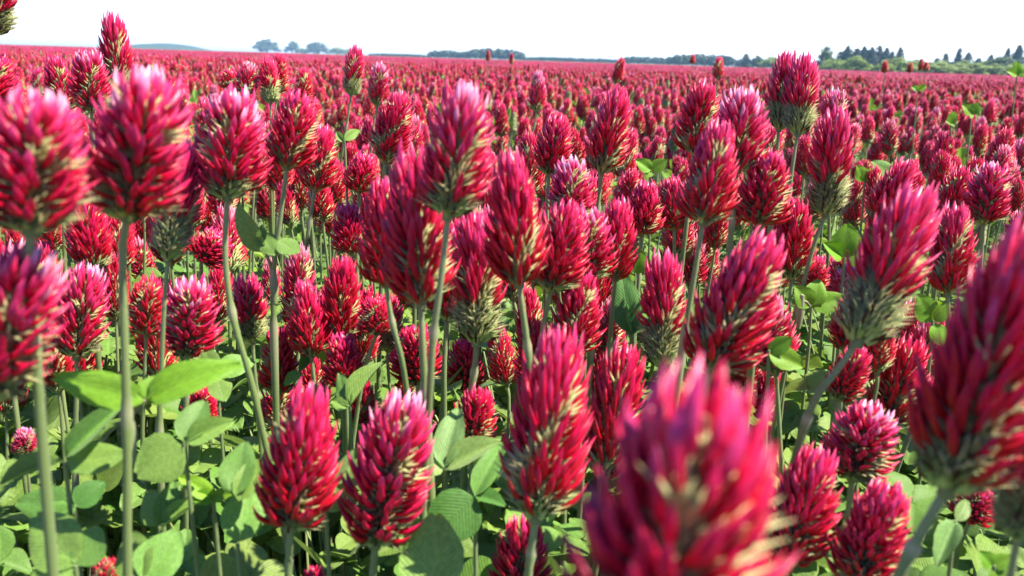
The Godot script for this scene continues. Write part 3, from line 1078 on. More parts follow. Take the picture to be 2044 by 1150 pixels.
	plant = clover("fresh1", Vector3(0.1316, 0.3774, -0.46), Vector3(0.1313, 0.4216, -0.4556), 0.0328, [Vector3(0.1324, 0.3587, -0.46), Vector3(0.1347, 0.3247, -0.46), Vector3(0.1422, 0, -0.4795)], "pink clover bloom with white left edge, under the twin skyline blooms", 2.584, true)
	plant = clover("deep0", Vector3(0.1719, 0.3335, -0.52), Vector3(0.1694, 0.3877, -0.5233), 0.0278, [Vector3(0.1729, 0.3078, -0.52), Vector3(0.1745, 0.2814, -0.52), Vector3(0.176, 0, -0.5315)], "half hidden red clover bloom right of the white-edged bloom", 0.579, true)
	plant = clover("spent0", Vector3(0.0799, 0.3061, -0.43), Vector3(0.0766, 0.3716, -0.4357), 0.0294, [Vector3(0.0834, 0.2879, -0.43), Vector3(0.0861, 0.2592, -0.43), Vector3(0.0996, 0, -0.4401)], "pink clover bloom over hairy green base, standing alone beside the green gap", 3.704, true)
	plant = clover("cone1", Vector3(0.0783, 0.345, -0.32), Vector3(0.0954, 0.4049, -0.3137), 0.0348, [Vector3(0.0762, 0.3282, -0.32), Vector3(0.0764, 0.3022, -0.32), Vector3(0.0772, 0, -0.3293)], "big pink clover bloom tilted right with spreading florets, behind the blurred front bloom", 6.046, true)
	plant = clover("spent1", Vector3(0.1292, 0.3603, -0.31), Vector3(0.15, 0.4243, -0.3177), 0.03, [Vector3(0.1236, 0.3506, -0.31), Vector3(0.1173, 0.3399, -0.31), Vector3(0.1132, 0.3232, -0.31), Vector3(0.0752, 0, -0.3155)], "leaning pink clover bloom with dark bristly base on a sharply bent stem", 2.003, true)
	plant = clover("column0", Vector3(0.1028, 0.365, -0.185), Vector3(0.1081, 0.4347, -0.1766), 0.0275, [Vector3(0.0995, 0.357, -0.185), Vector3(0.0947, 0.3414, -0.185), Vector3(0.0362, 0, -0.1886)], "huge dark pink clover bloom filling the right edge, thick grey stem", 5.653, true)
	plant = clover("fresh1", Vector3(0.0217, 0.3644, -0.112), Vector3(0.028, 0.4231, -0.112), 0.034, [Vector3(0.0218, 0.3571, -0.112), Vector3(0.0223, 0.3378, -0.112), Vector3(0.0319, 0, -0.1109)], "huge out-of-focus pink clover bloom in front at bottom right", 2.21, true)
	plant = clover("cone1", Vector3(0.0324, 0.3128, -0.43), Vector3(0.0361, 0.3625, -0.4278), 0.0293, [Vector3(0.0323, 0.2919, -0.43), Vector3(0.0318, 0.2574, -0.43), Vector3(0.0373, 0, -0.4239)], "vivid pink clover bloom directly behind the tall front-centre bloom", 5.93, true)
	plant = clover("column1", Vector3(0.0108, 0.3004, -0.28), Vector3(0.0182, 0.3756, -0.2885), 0.0323, [Vector3(0.0101, 0.2903, -0.28), Vector3(0.0088, 0.2738, -0.28), Vector3(-0.0014, 0, -0.2996)], "tall red-pink clover bloom in front centre on a pale straight stem", 2.381, true)
	plant = clover("deep0", Vector3(0.0455, 0.271, -0.37), Vector3(0.0543, 0.3415, -0.3783), 0.0292, [Vector3(0.0448, 0.2554, -0.37), Vector3(0.0443, 0.2287, -0.37), Vector3(0.0335, 0, -0.3873)], "dark crimson clover bloom wedged between front-centre bloom and the blurred front bloom", 6.238, true)
	plant = clover("broad1", Vector3(-0.0493, 0.2792, -0.295), Vector3(-0.0352, 0.3494, -0.2885), 0.0315, [Vector3(-0.0497, 0.2727, -0.295), Vector3(-0.0507, 0.2551, -0.295), Vector3(-0.0536, 0, -0.3033)], "crimson clover bloom with withered brown-green base, bottom left of centre", 2.766, true)
	plant = clover("cone0", Vector3(-0.077, 0.2944, -0.28), Vector3(-0.0667, 0.355, -0.275), 0.0307, [Vector3(-0.0779, 0.2853, -0.28), Vector3(-0.079, 0.2687, -0.28), Vector3(-0.0966, 0, -0.2775)], "cone-shaped crimson clover bloom at bottom left with stepped left side", 1.948, true)
	plant = clover("deep0", Vector3(-0.1361, 0.2636, -0.48), Vector3(-0.1343, 0.3089, -0.4845), 0.0243, [Vector3(-0.1368, 0.2444, -0.48), Vector3(-0.1375, 0.2281, -0.48), Vector3(-0.1513, 0, -0.4713)], "short deep red clover bloom above the cone-shaped front-left bloom", 3.123, true)
	plant = clover("fresh0", Vector3(-0.0922, 0.2776, -0.46), Vector3(-0.0944, 0.3122, -0.459), 0.0249, [Vector3(-0.0919, 0.2639, -0.46), Vector3(-0.0917, 0.2453, -0.46), Vector3(-0.0816, 0, -0.4723)], "pointed crimson clover bloom right above the cone-shaped front-left bloom", 2.311, true)
	plant = clover("cone1", Vector3(-0.1134, 0.2922, -0.47), Vector3(-0.1182, 0.3394, -0.4741), 0.0264, [Vector3(-0.1126, 0.2776, -0.47), Vector3(-0.1121, 0.2559, -0.47), Vector3(-0.106, 0, -0.4744)], "scarlet clover bloom with cream middle streak, left of the dark column bloom", 4.145, true)
	plant = clover("deep1", Vector3(-0.0986, 0.2991, -0.48), Vector3(-0.0969, 0.3533, -0.4808), 0.0256, [Vector3(-0.0984, 0.2805, -0.48), Vector3(-0.0983, 0.2553, -0.48), Vector3(-0.09, 0, -0.4902)], "darkest maroon column-like clover bloom left of centre", 1.2466, true)
	plant = clover("fresh0", Vector3(-0.1046, 0.3346, -0.55), Vector3(-0.1078, 0.3705, -0.5506), 0.0253, [Vector3(-0.1043, 0.3172, -0.55), Vector3(-0.1041, 0.2898, -0.55), Vector3(-0.0967, 0, -0.5426)], "frilly pink clover bloom just above the dark maroon column bloom", 2.414, true)
	plant = clover("young1", Vector3(-0.1987, 0.308, -0.45), Vector3(-0.1947, 0.3463, -0.4492), 0.0224, [Vector3(-0.2016, 0.2823, -0.45), Vector3(-0.2055, 0.2462, -0.45), Vector3(-0.2253, 0, -0.4659)], "young short clover bloom with yellow-green ribs between two stems, left", 2.203, true)
	plant = clover("broad1", Vector3(-0.1611, 0.3117, -0.41), Vector3(-0.1537, 0.3567, -0.4057), 0.028, [Vector3(-0.1628, 0.2934, -0.41), Vector3(-0.1649, 0.2687, -0.41), Vector3(-0.188, 0, -0.4281)], "wide spreading pink clover bloom right of the young ribbed bloom", 5.161, true)
	plant = clover("broad1", Vector3(-0.2223, 0.3046, -0.42), Vector3(-0.213, 0.3586, -0.4251), 0.0262, [Vector3(-0.2242, 0.2847, -0.42), Vector3(-0.2272, 0.2593, -0.42), Vector3(-0.2463, 0, -0.4122)], "crimson clover bloom with bristly dark green base, left behind stems", 2.402, true)
	plant = clover("broad1", Vector3(-0.139, 0.3681, -0.215), Vector3(-0.1193, 0.4145, -0.2148), 0.024, [Vector3(-0.1414, 0.3535, -0.215), Vector3(-0.1455, 0.3291, -0.215), Vector3(-0.1758, 0, -0.2135)], "blurred magenta clover bloom leaning into the frame at the lower left edge", 2.012, true)
	plant = clover("spent1", Vector3(-0.1437, 0.3036, -0.46), Vector3(-0.1451, 0.3455, -0.4567), 0.0235, [Vector3(-0.1434, 0.2864, -0.46), Vector3(-0.1425, 0.2683, -0.46), Vector3(-0.1399, 0, -0.4618)], "purplish clover bloom over a pale straw base beside the bent stem", 3.583, true)
	plant = clover("fresh0", Vector3(-0.1847, 0.3396, -0.5), Vector3(-0.1702, 0.3569, -0.501), 0.0285, [Vector3(-0.1855, 0.318, -0.5), Vector3(-0.1866, 0.2897, -0.5), Vector3(-0.1877, 0, -0.5194)], "pink clover bloom seen end-on between two bare stems", 2.545, true)
	plant = clover("spent0", Vector3(-0.1472, 0.3724, -0.36), Vector3(-0.1354, 0.4276, -0.3642), 0.0209, [Vector3(-0.1497, 0.355, -0.36), Vector3(-0.1534, 0.3228, -0.36), Vector3(-0.1564, 0.2941, -0.36), Vector3(-0.1694, 0, -0.372)], "mostly faded clover spike, bristly green, right behind the tall wide bloom", 5.004, true)
	plant = clover("deep1", Vector3(-0.018, 0.2646, -0.41), Vector3(-0.0154, 0.3041, -0.4054), 0.0252, [Vector3(-0.0183, 0.2511, -0.41), Vector3(-0.0184, 0.231, -0.41), Vector3(-0.0273, 0, -0.4267)], "scarlet clover bloom behind a bare stem, low in the centre", 6.019, true)
	plant = clover("deep0", Vector3(-0.0908, 0.2337, -0.5), Vector3(-0.089, 0.2719, -0.4983), 0.0187, [Vector3(-0.091, 0.2202, -0.5), Vector3(-0.0913, 0.1995, -0.5), Vector3(-0.099, 0, -0.5057)], "small red clover bloom half hidden behind the withered-base bloom", 4.485, true)
	plant = clover("deep0", Vector3(-0.0559, 0.2664, -0.5), Vector3(-0.0572, 0.3065, -0.4975), 0.0344, [Vector3(-0.0553, 0.2483, -0.5), Vector3(-0.0546, 0.2282, -0.5), Vector3(-0.0493, 0, -0.5189)], "shaded red clover bloom behind the two thick centre stems", 1.71, true)
	plant = clover("deep0", Vector3(-0.0279, 0.2489, -0.53), Vector3(-0.0302, 0.2889, -0.5315), 0.0274, [Vector3(-0.027, 0.2331, -0.53), Vector3(-0.0267, 0.2153, -0.53), Vector3(-0.0209, 0, -0.5344)], "orange-red clover bloom deep in shade right of the centre stems", 2.471, true)
	plant = clover("broad1", Vector3(0.1478, 0.2903, -0.34), Vector3(0.1521, 0.3294, -0.3372), 0.0289, [Vector3(0.1484, 0.2756, -0.34), Vector3(0.15, 0.2562, -0.34), Vector3(0.1705, 0, -0.3574)], "crimson clover bloom topmost of three near the lower right", 0.8158, true)
	plant = clover("fresh1", Vector3(0.1065, 0.2802, -0.29), Vector3(0.1141, 0.3308, -0.2906), 0.0282, [Vector3(0.1059, 0.2684, -0.29), Vector3(0.1062, 0.2553, -0.29), Vector3(0.1108, 0, -0.2827)], "crimson clover bloom left of the three near the lower right", 3.454, true)
	plant = clover("fresh1", Vector3(0.1271, 0.2812, -0.275), Vector3(0.133, 0.3257, -0.2734), 0.0269, [Vector3(0.1272, 0.2689, -0.275), Vector3(0.1284, 0.2542, -0.275), Vector3(0.1374, 0, -0.2704)], "pink-tipped clover bloom lowest of the three near the lower right", 2.912, true)
	plant = clover("deep0", Vector3(0.0073, 0.2305, -0.33), Vector3(0.0075, 0.2776, -0.3283), 0.0272, [Vector3(0.0072, 0.218, -0.33), Vector3(0.0069, 0.2, -0.33), Vector3(-0.001, 0, -0.3283)], "dark red clover bloom in shade at the bottom behind the front-centre stem", 1.3395, true)
	plant = clover("young1", Vector3(-0.1506, 0.2573, -0.29), Vector3(-0.1489, 0.2767, -0.2881), 0.0126, [Vector3(-0.1514, 0.2484, -0.29), Vector3(-0.1528, 0.2327, -0.29), Vector3(-0.1529, 0, -0.2807)], "unopened yellow-topped red clover bud poking up at the bottom left edge", 1.645, true)
	plant = clover("pale0", Vector3(-0.2424, 0.2611, -0.4), Vector3(-0.2407, 0.2761, -0.3992), 0.0121, [Vector3(-0.2423, 0.2487, -0.4), Vector3(-0.2428, 0.2346, -0.4), Vector3(-0.2564, 0, -0.4049)], "tiny pale pink clover bud among leaves at the lower left", 2.769, true)
	plant = clover("deep0", Vector3(-0.1836, 0.2428, -0.48), Vector3(-0.1807, 0.271, -0.4797), 0.0222, [Vector3(-0.1846, 0.2265, -0.48), Vector3(-0.1856, 0.2099, -0.48), Vector3(-0.1867, 0, -0.4854)], "low red clover bloom under the two bright leaflets, right side", 1.3709, true)
	plant = clover("deep1", Vector3(-0.2409, 0.2449, -0.5), Vector3(-0.2382, 0.2687, -0.4979), 0.0192, [Vector3(-0.242, 0.2321, -0.5), Vector3(-0.2434, 0.2151, -0.5), Vector3(-0.2542, 0, -0.5189)], "low red clover bloom hidden behind the left bright leaflet", 4.312, true)
	plant = clover("fresh1", Vector3(0.2191, 0.2561, -0.37), Vector3(0.2201, 0.2768, -0.3679), 0.0213, [Vector3(0.217, 0.2454, -0.37), Vector3(0.2157, 0.2238, -0.37), Vector3(0.2068, 0, -0.36)], "small scarlet clover bloom under the huge right-edge bloom", 5.939, true)
	plant = clover("spent0", Vector3(0.1314, 0.3445, -0.2), Vector3(0.1301, 0.383, -0.2001), 0.018, [Vector3(0.1316, 0.3372, -0.2), Vector3(0.1319, 0.3269, -0.2), Vector3(0.1433, 0, -0.2174)], "dark bristly clover spike cut by the right edge at the bottom", 2.76, true)
	plant = clover("deep0", Vector3(-0.0779, 0.2438, -0.31), Vector3(-0.0762, 0.2605, -0.3098), 0.0119, [Vector3(-0.0786, 0.232, -0.31), Vector3(-0.0794, 0.22, -0.31), Vector3(-0.0778, 0, -0.3132)], "red clover tip just rising over the bottom edge beside the cone bloom", 3.283, true)
	plant = clover("deep1", Vector3(0.1738, 0.3188, -0.43), Vector3(0.1761, 0.3533, -0.4271), 0.0219, [Vector3(0.1743, 0.3022, -0.43), Vector3(0.1758, 0.2824, -0.43), Vector3(0.189, 0, -0.4406)], "red clover bloom half behind the leaning bloom's bristly base", 5.996, true)
	plant = clover("deep0", Vector3(0.1615, 0.3027, -0.4), Vector3(0.1692, 0.334, -0.3971), 0.0197, [Vector3(0.1612, 0.2894, -0.4), Vector3(0.16, 0.2704, -0.4), Vector3(0.1528, 0, -0.4109)], "dark red clover bloom below the bent stem of the leaning bloom", 6.082, true)
	plant = clover("pale0", Vector3(0.2085, 0.3219, -0.52), Vector3(0.2072, 0.3466, -0.5199), 0.0211, [Vector3(0.2094, 0.3057, -0.52), Vector3(0.2104, 0.2826, -0.52), Vector3(0.2196, 0, -0.534)], "round purplish clover bloom left of the leaning bloom", 3.16, true)
	plant = clover("fresh1", Vector3(0.1962, 0.3199, -0.55), Vector3(0.1965, 0.345, -0.5494), 0.0203, [Vector3(0.1973, 0.2994, -0.55), Vector3(0.1984, 0.2786, -0.55), Vector3(0.1978, 0, -0.5409)], "small pale pink clover bloom between two bare stems on the right", 3.416, true)
	plant = clover("column0", Vector3(0.22, 0.3694, -0.52), Vector3(0.2319, 0.4126, -0.5147), 0.0261, [Vector3(0.2205, 0.3477, -0.52), Vector3(0.223, 0.3159, -0.52), Vector3(0.23, 0, -0.5372)], "pink clover bloom left behind the top of the leaning bloom", 0.4139, true)
	plant = clover("fresh1", Vector3(0.2268, 0.274, -0.44), Vector3(0.2249, 0.3043, -0.4397), 0.0153, [Vector3(0.2279, 0.2592, -0.44), Vector3(0.2289, 0.2411, -0.44), Vector3(0.2347, 0, -0.4313)], "narrow red clover bloom in the gap left of the huge right-edge bloom", 1.691, true)
	plant = clover("broad1", Vector3(0.2834, 0.3714, -0.52), Vector3(0.2833, 0.413, -0.5203), 0.0267, [Vector3(0.2868, 0.3435, -0.52), Vector3(0.2907, 0.305, -0.52), Vector3(0.3019, 0, -0.527)], "dark crimson clover bloom with blackish base at the far right", 3.297, true)
	plant = clover("fresh1", Vector3(0.2381, 0.3423, -0.46), Vector3(0.2371, 0.396, -0.465), 0.0274, [Vector3(0.241, 0.3165, -0.46), Vector3(0.2331, 0.2806, -0.46), Vector3(0.1942, 0, -0.4791)], "pink clover bloom between the leaning bloom and the huge right-edge bloom", 0.813, true)
	plant = clover("spent0", Vector3(-0.2916, 0.4646, -0.5), Vector3(-0.2827, 0.5066, -0.4971), 0.0264, [Vector3(-0.2949, 0.4429, -0.5), Vector3(-0.3006, 0.4008, -0.5), Vector3(-0.3428, 0, -0.5142)], "dark seeded clover spike cut by the upper left corner", 0.0743, true)
	plant = clover("spent1", Vector3(-0.0165, 0.3221, -0.41), Vector3(-0.0184, 0.3947, -0.4138), 0.0328, [Vector3(-0.0173, 0.3115, -0.41), Vector3(-0.0199, 0.2872, -0.41), Vector3(-0.0339, 0, -0.4227)], "red clover bloom over a spiky green base in the exact centre, behind the crimson bloom", 0.6587, true)
	plant = clover("fresh1", Vector3(-0.0571, 0.359, -0.38), Vector3(-0.0571, 0.4126, -0.377), 0.0254, [Vector3(-0.0545, 0.343, -0.38), Vector3(-0.049, 0.3189, -0.38), Vector3(-0.0134, 0, -0.3847)], "crimson clover bloom with ragged green base left of the two thick centre stems", 4.507, true)
	plant = clover("column1", Vector3(-0.0362, 0.3163, -0.47), Vector3(-0.0333, 0.3765, -0.4671), 0.0317, [Vector3(-0.0372, 0.2983, -0.47), Vector3(-0.0375, 0.2739, -0.47), Vector3(-0.0322, 0, -0.4893)], "deep crimson clover bloom behind the thick stem of the tallest centre bloom", 5.182, true)
	plant = clover("deep0", Vector3(-0.0743, 0.3099, -0.46), Vector3(-0.076, 0.3338, -0.4593), 0.0217, [Vector3(-0.079, 0.2974, -0.46), Vector3(-0.0844, 0.2733, -0.46), Vector3(-0.1203, 0, -0.4541)], "small dark red clover bloom with brownish base on a leaning stem", 3.326, true)
	plant = clover("cone0", Vector3(0.0836, 0.3511, -0.56), Vector3(0.0848, 0.3898, -0.5567), 0.0289, [Vector3(0.0838, 0.3274, -0.56), Vector3(0.0837, 0.2998, -0.56), Vector3(0.0848, 0, -0.5543)], "rosy clover bloom above the frilly pink bloom, right of the tall slender bloom", 5.745, true)
	plant = clover("fresh1", Vector3(0.1162, 0.3438, -0.62), Vector3(0.1108, 0.3853, -0.6187), 0.0276, [Vector3(0.1185, 0.314, -0.62), Vector3(0.1208, 0.2835, -0.62), Vector3(0.1309, 0, -0.6346)], "pink clover bloom left below the bright red right bloom, half in its shade", 5.593, true)
	plant = clover("fresh0", Vector3(-0.1121, 0.3641, -0.62), Vector3(-0.1074, 0.3946, -0.6223), 0.0273, [Vector3(-0.1131, 0.3441, -0.62), Vector3(-0.1143, 0.3143, -0.62), Vector3(-0.1163, 0, -0.6342)], "crimson clover bloom below the small white-tipped bloom", 0.8411, true)
	plant = clover("column0", Vector3(-0.2342, 0.3377, -0.47), Vector3(-0.237, 0.3895, -0.4732), 0.0258, [Vector3(-0.2351, 0.3158, -0.47), Vector3(-0.2361, 0.2919, -0.47), Vector3(-0.2394, 0, -0.4822)], "long red clover bloom behind the large blurred left-edge bloom's right side", 2.731, true)
	plant = clover("fresh0", Vector3(-0.0667, 0.3562, -0.6), Vector3(-0.0585, 0.3981, -0.5955), 0.028, [Vector3(-0.0687, 0.3275, -0.6), Vector3(-0.0694, 0.2982, -0.6), Vector3(-0.0727, 0, -0.5989)], "pink clover bloom glimpsed left above the bloom behind the tallest centre bloom", 2.529, true)
	plant = clover("broad1", Vector3(0.0412, 0.3497, -0.44), Vector3(0.0369, 0.3917, -0.4381), 0.0261, [Vector3(0.0423, 0.3279, -0.44), Vector3(0.043, 0.3055, -0.44), Vector3(0.0386, 0, -0.454)], "pink clover bloom squeezed between the broad pink-red and the frilly pink blooms", 5.723, true)
	plant = clover("fresh1", Vector3(-0.1379, 0.4496, -4), Vector3(-0.1369, 0.5013, -3.994), 0.0245, [Vector3(-0.137, 0.4107, -4), Vector3(-0.1392, 0, -4.005)], "lone tiny red clover bloom on the skyline before the left blue wood", 3.157, false)
	plant = clover("fresh0", Vector3(-0.0327, 0.4397, -4), Vector3(-0.0342, 0.4914, -3.998), 0.0246, [Vector3(-0.0316, 0.4029, -4), Vector3(-0.0307, 0, -4.018)], "lone tiny red clover bloom on the skyline before the middle blue wood", 0.1526, false)
	plant = clover("column1", Vector3(0.1845, 0.4203, -1.7), Vector3(0.1954, 0.4741, -1.697), 0.0248, [Vector3(0.1843, 0.3904, -1.7), Vector3(0.1856, 0, -1.693)], "dark red pointed clover bloom on the skyline above the tall slender bloom", 0.9204, false)
	plant = clover("fresh1", Vector3(0.5788, 0.4627, -3), Vector3(0.5793, 0.4966, -3.003), 0.0234, [Vector3(0.5757, 0.3777, -3), Vector3(0.5614, 0, -2.995)], "tiny red clover bloom on a long pale stem on the skyline", 5.821, false)
	plant = clover("fresh1", Vector3(0.3999, 0.4339, -1.8), Vector3(0.4017, 0.4807, -1.805), 0.0262, [Vector3(0.4007, 0.4024, -1.8), Vector3(0.3981, 0, -1.791)], "pink clover bloom on the skyline left of the right cluster", 0.4874, false)
	plant = clover("fresh1", Vector3(1.141, 0.453, -2.8), Vector3(1.14, 0.4938, -2.804), 0.025, [Vector3(1.1413, 0.4165, -2.8), Vector3(1.1416, 0, -2.807)], "small red clover bloom before the yellow-green bush, leftmost of four skyline blooms", 2.701, false)
	plant = clover("young0", Vector3(1.2188, 0.4553, -2.8), Vector3(1.2162, 0.4945, -2.799), 0.0219, [Vector3(1.221, 0.4189, -2.8), Vector3(1.2263, 0, -2.799)], "small rusty clover bloom before the light scrub, second of four skyline blooms", 1.1384, false)
	plant = clover("fresh0", Vector3(1.2505, 0.4623, -2.8), Vector3(1.2505, 0.5046, -2.8), 0.0187, [Vector3(1.2522, 0.4198, -2.8), Vector3(1.2667, 0, -2.808)], "left of two touching small clover blooms before the light scrub", 3.799, false)
	plant = clover("fresh0", Vector3(1.2224, 0.4627, -2.7), Vector3(1.2225, 0.4919, -2.703), 0.0196, [Vector3(1.2225, 0.4217, -2.7), Vector3(1.2292, 0, -2.71)], "right of two touching small clover blooms before the light scrub", 5.035, false)
	plant = clover("fresh1", Vector3(-0.231, 0.4203, -0.85), Vector3(-0.2255, 0.4621, -0.8479), 0.0249, [Vector3(-0.2338, 0.3966, -0.85), Vector3(-0.2368, 0.358, -0.85), Vector3(-0.2464, 0, -0.8511)], "pink clover bloom between pink bent-stem bloom and the skyline", 3.578, false)
	plant = clover("spent1", Vector3(-0.2231, 0.4145, -0.8), Vector3(-0.2258, 0.4581, -0.8032), 0.0226, [Vector3(-0.2241, 0.3912, -0.8), Vector3(-0.2254, 0.3593, -0.8), Vector3(-0.2326, 0, -0.8098)], "dark red clover bloom with green base under the three round trees", 1.755, false)
	plant = clover("fresh1", Vector3(-0.2304, 0.4112, -0.95), Vector3(-0.2271, 0.4477, -0.9534), 0.0236, [Vector3(-0.2314, 0.3793, -0.95), Vector3(-0.2337, 0.3415, -0.95), Vector3(-0.2413, 0, -0.9652)], "pink clover bloom just right below the third round tree", 0.8366, false)
	plant = clover("pale1", Vector3(-0.2463, 0.4217, -0.8), Vector3(-0.2403, 0.4534, -0.8013), 0.0235, [Vector3(-0.2488, 0.3905, -0.8), Vector3(-0.2512, 0.3585, -0.8), Vector3(-0.2672, 0, -0.8089)], "pale frilly clover bloom above the pink bent-stem bloom", 4.806, false)
	plant = clover("fresh1", Vector3(-0.2952, 0.4214, -0.9), Vector3(-0.2889, 0.4432, -0.9005), 0.0244, [Vector3(-0.2973, 0.3812, -0.9), Vector3(-0.2993, 0.3453, -0.9), Vector3(-0.306, 0, -0.9179)], "low pink clover bloom peeping left above the bent-stem bloom", 1.895, false)


func place_rest() -> void:
	clover("deep1", Vector3(0.1844, 0.3131, -0.4122), Vector3(0.1787, 0.3544, -0.4124), 0.0185, [Vector3(0.1748, 0.1566, -0.4175), Vector3(0.1805, 0, -0.4228)], "large dark red clover bloom above and slightly right of the dark bloom below bent stem", 2.722)
	clover("pale0", Vector3(-0.2462, 0.3124, -0.4073), Vector3(-0.2428, 0.3696, -0.4218), 0.0304, [Vector3(-0.2441, 0.1562, -0.4022), Vector3(-0.2411, 0, -0.3971)], "large upright pale-tipped clover bloom just above and slightly right of the blurred lower left-edge bloom", 2.329)
	clover("deep1", Vector3(0.1994, 0.2784, -0.4262), Vector3(0.2047, 0.3334, -0.4219), 0.0309, [Vector3(0.1999, 0.1392, -0.4379), Vector3(0.1912, 0, -0.4496)], "large dark red clover bloom left of and slightly above the narrow red bloom in gap", 6.273)
	clover("deep1", Vector3(0.0149, 0.2871, -0.4363), Vector3(0.0096, 0.3323, -0.4327), 0.0235, [Vector3(0.0163, 0.1435, -0.4332), Vector3(0.0322, 0, -0.4302)], "large upright dark red clover bloom just above and slightly left of the tall front-centre bloom", 1.881)
	clover("broad0", Vector3(0.1446, 0.2989, -0.4456), Vector3(0.1336, 0.3485, -0.4394), 0.0261, [Vector3(0.166, 0.1494, -0.444), Vector3(0.1731, 0, -0.4425)], "large wide pink-topped clover bloom just below and slightly right of the big tilted pink bloom", 2.477)
	clover("deep1", Vector3(-0.2472, 0.2759, -0.445), Vector3(-0.2489, 0.3223, -0.4445), 0.0227, [Vector3(-0.2534, 0.1379, -0.4451), Vector3(-0.2611, 0, -0.4451)], "large dark red clover bloom just right of and slightly below the blurred lower left-edge bloom", 5.141)
	clover("broad0", Vector3(0.2978, 0.291, -0.4692), Vector3(0.3019, 0.3327, -0.4663), 0.0213, [Vector3(0.2966, 0.1455, -0.4761), Vector3(0.3012, 0, -0.483)], "large upright wide pink-topped clover bloom just right of the huge right-edge bloom", 4.951)
	clover("fresh0", Vector3(0.2049, 0.2724, -0.4753), Vector3(0.1984, 0.3259, -0.4731), 0.0257, [Vector3(0.2136, 0.1362, -0.4694), Vector3(0.2149, 0, -0.4636)], "large crimson clover bloom just above and slightly right of the dark bloom below bent stem", 6.007)
	clover("column1", Vector3(-0.2953, 0.2492, -0.4731), Vector3(-0.2934, 0.3009, -0.4752), 0.0227, [Vector3(-0.3024, 0.1246, -0.4644), Vector3(-0.2975, 0, -0.4556)], "large upright long slim clover bloom just below the blurred lower left-edge bloom", 2.967)
	clover("cone0", Vector3(-0.2502, 0.2682, -0.4731), Vector3(-0.2496, 0.3206, -0.4761), 0.0253, [Vector3(-0.253, 0.1341, -0.4739), Vector3(-0.2402, 0, -0.4746)], "large upright pointed crimson clover bloom just below the crimson bloom behind left stems", 4.091)
	clover("fresh1", Vector3(-0.2107, 0.2699, -0.4893), Vector3(-0.2126, 0.3238, -0.4955), 0.0239, [Vector3(-0.2089, 0.1349, -0.4889), Vector3(-0.1994, 0, -0.4884)], "large upright crimson clover bloom just below and slightly right of the young ribbed bloom", 3.611)
	clover("pale0", Vector3(0.2419, 0.2756, -0.4949), Vector3(0.2551, 0.3267, -0.4969), 0.026, [Vector3(0.2216, 0.1378, -0.5005), Vector3(0.2113, 0, -0.5062)], "large right-leaning pale-tipped clover bloom just left of the huge right-edge bloom", 4.267)
	clover("column0", Vector3(0.0332, 0.2722, -0.4966), Vector3(0.0386, 0.321, -0.4976), 0.024, [Vector3(0.0151, 0.1361, -0.4899), Vector3(0.0061, 0, -0.4831)], "large upright long slim clover bloom above and slightly right of the tall front-centre bloom", 5.408)
	clover("deep0", Vector3(-0.0948, 0.2692, -0.5192), Vector3(-0.0854, 0.3139, -0.5174), 0.0193, [Vector3(-0.107, 0.1346, -0.5233), Vector3(-0.1296, 0, -0.5274)], "large right-leaning dark red clover bloom just below and slightly left of the small brown-based bloom", 3.827)
	clover("column0", Vector3(-0.2785, 0.2624, -0.5058), Vector3(-0.2861, 0.3156, -0.5179), 0.0269, [Vector3(-0.2706, 0.1312, -0.4959), Vector3(-0.2718, 0, -0.486)], "large long slim clover bloom just right of and slightly below the blurred lower left-edge bloom", 3.021)
	clover("fresh0", Vector3(-0.321, 0.2304, -0.523), Vector3(-0.3227, 0.2739, -0.5207), 0.0208, [Vector3(-0.3319, 0.1152, -0.5274), Vector3(-0.3313, 0, -0.5317)], "large upright crimson clover bloom just below the blurred lower left-edge bloom", 2.743)
	clover("fresh1", Vector3(-0.0013, 0.2605, -0.5156), Vector3(-0.01, 0.3021, -0.523), 0.0221, [Vector3(0.0007, 0.1303, -0.507), Vector3(0.0162, 0, -0.4984)], "large left-leaning crimson clover bloom right of and slightly above the orange-red shaded bloom", 0.1855)
	clover("broad0", Vector3(-0.1492, 0.2198, -0.5217), Vector3(-0.145, 0.276, -0.5247), 0.0244, [Vector3(-0.1413, 0.1099, -0.5102), Vector3(-0.1486, 0, -0.4987)], "large upright wide pink-topped clover bloom just below the short deep red bloom", 5.392)
	clover("deep0", Vector3(-0.1228, 0.2361, -0.5226), Vector3(-0.129, 0.2765, -0.5266), 0.0201, [Vector3(-0.1124, 0.1181, -0.5213), Vector3(-0.0915, 0, -0.5201)], "large left-leaning dark red clover bloom just left of and slightly below the pointed crimson bloom", 6.026)
	clover("fresh0", Vector3(-0.0391, 0.3248, -0.5331), Vector3(-0.038, 0.3668, -0.5334), 0.0235, [Vector3(-0.0457, 0.1624, -0.539), Vector3(-0.0557, 0, -0.5449)], "large upright crimson clover bloom just above the deep bloom behind the centre stem", 0.0043)
	clover("deep1", Vector3(-0.2544, 0.2902, -0.5345), Vector3(-0.2538, 0.3364, -0.5388), 0.0195, [Vector3(-0.2572, 0.1451, -0.5254), Vector3(-0.2608, 0, -0.5163)], "large upright dark red clover bloom just left of and slightly above the young ribbed bloom", 2.857)
	clover("pale1", Vector3(-0.1385, 0.2907, -0.5432), Vector3(-0.1355, 0.3466, -0.5391), 0.025, [Vector3(-0.1518, 0.1453, -0.5385), Vector3(-0.1551, 0, -0.5339)], "large upright pale-tipped clover bloom just above the scarlet bloom with cream streak", 3.74)
	clover("fresh0", Vector3(-0.2337, 0.2657, -0.5417), Vector3(-0.229, 0.319, -0.5406), 0.0241, [Vector3(-0.2506, 0.1329, -0.5374), Vector3(-0.2594, 0, -0.5331)], "large crimson clover bloom just below and slightly right of the young ribbed bloom", 0.2821)
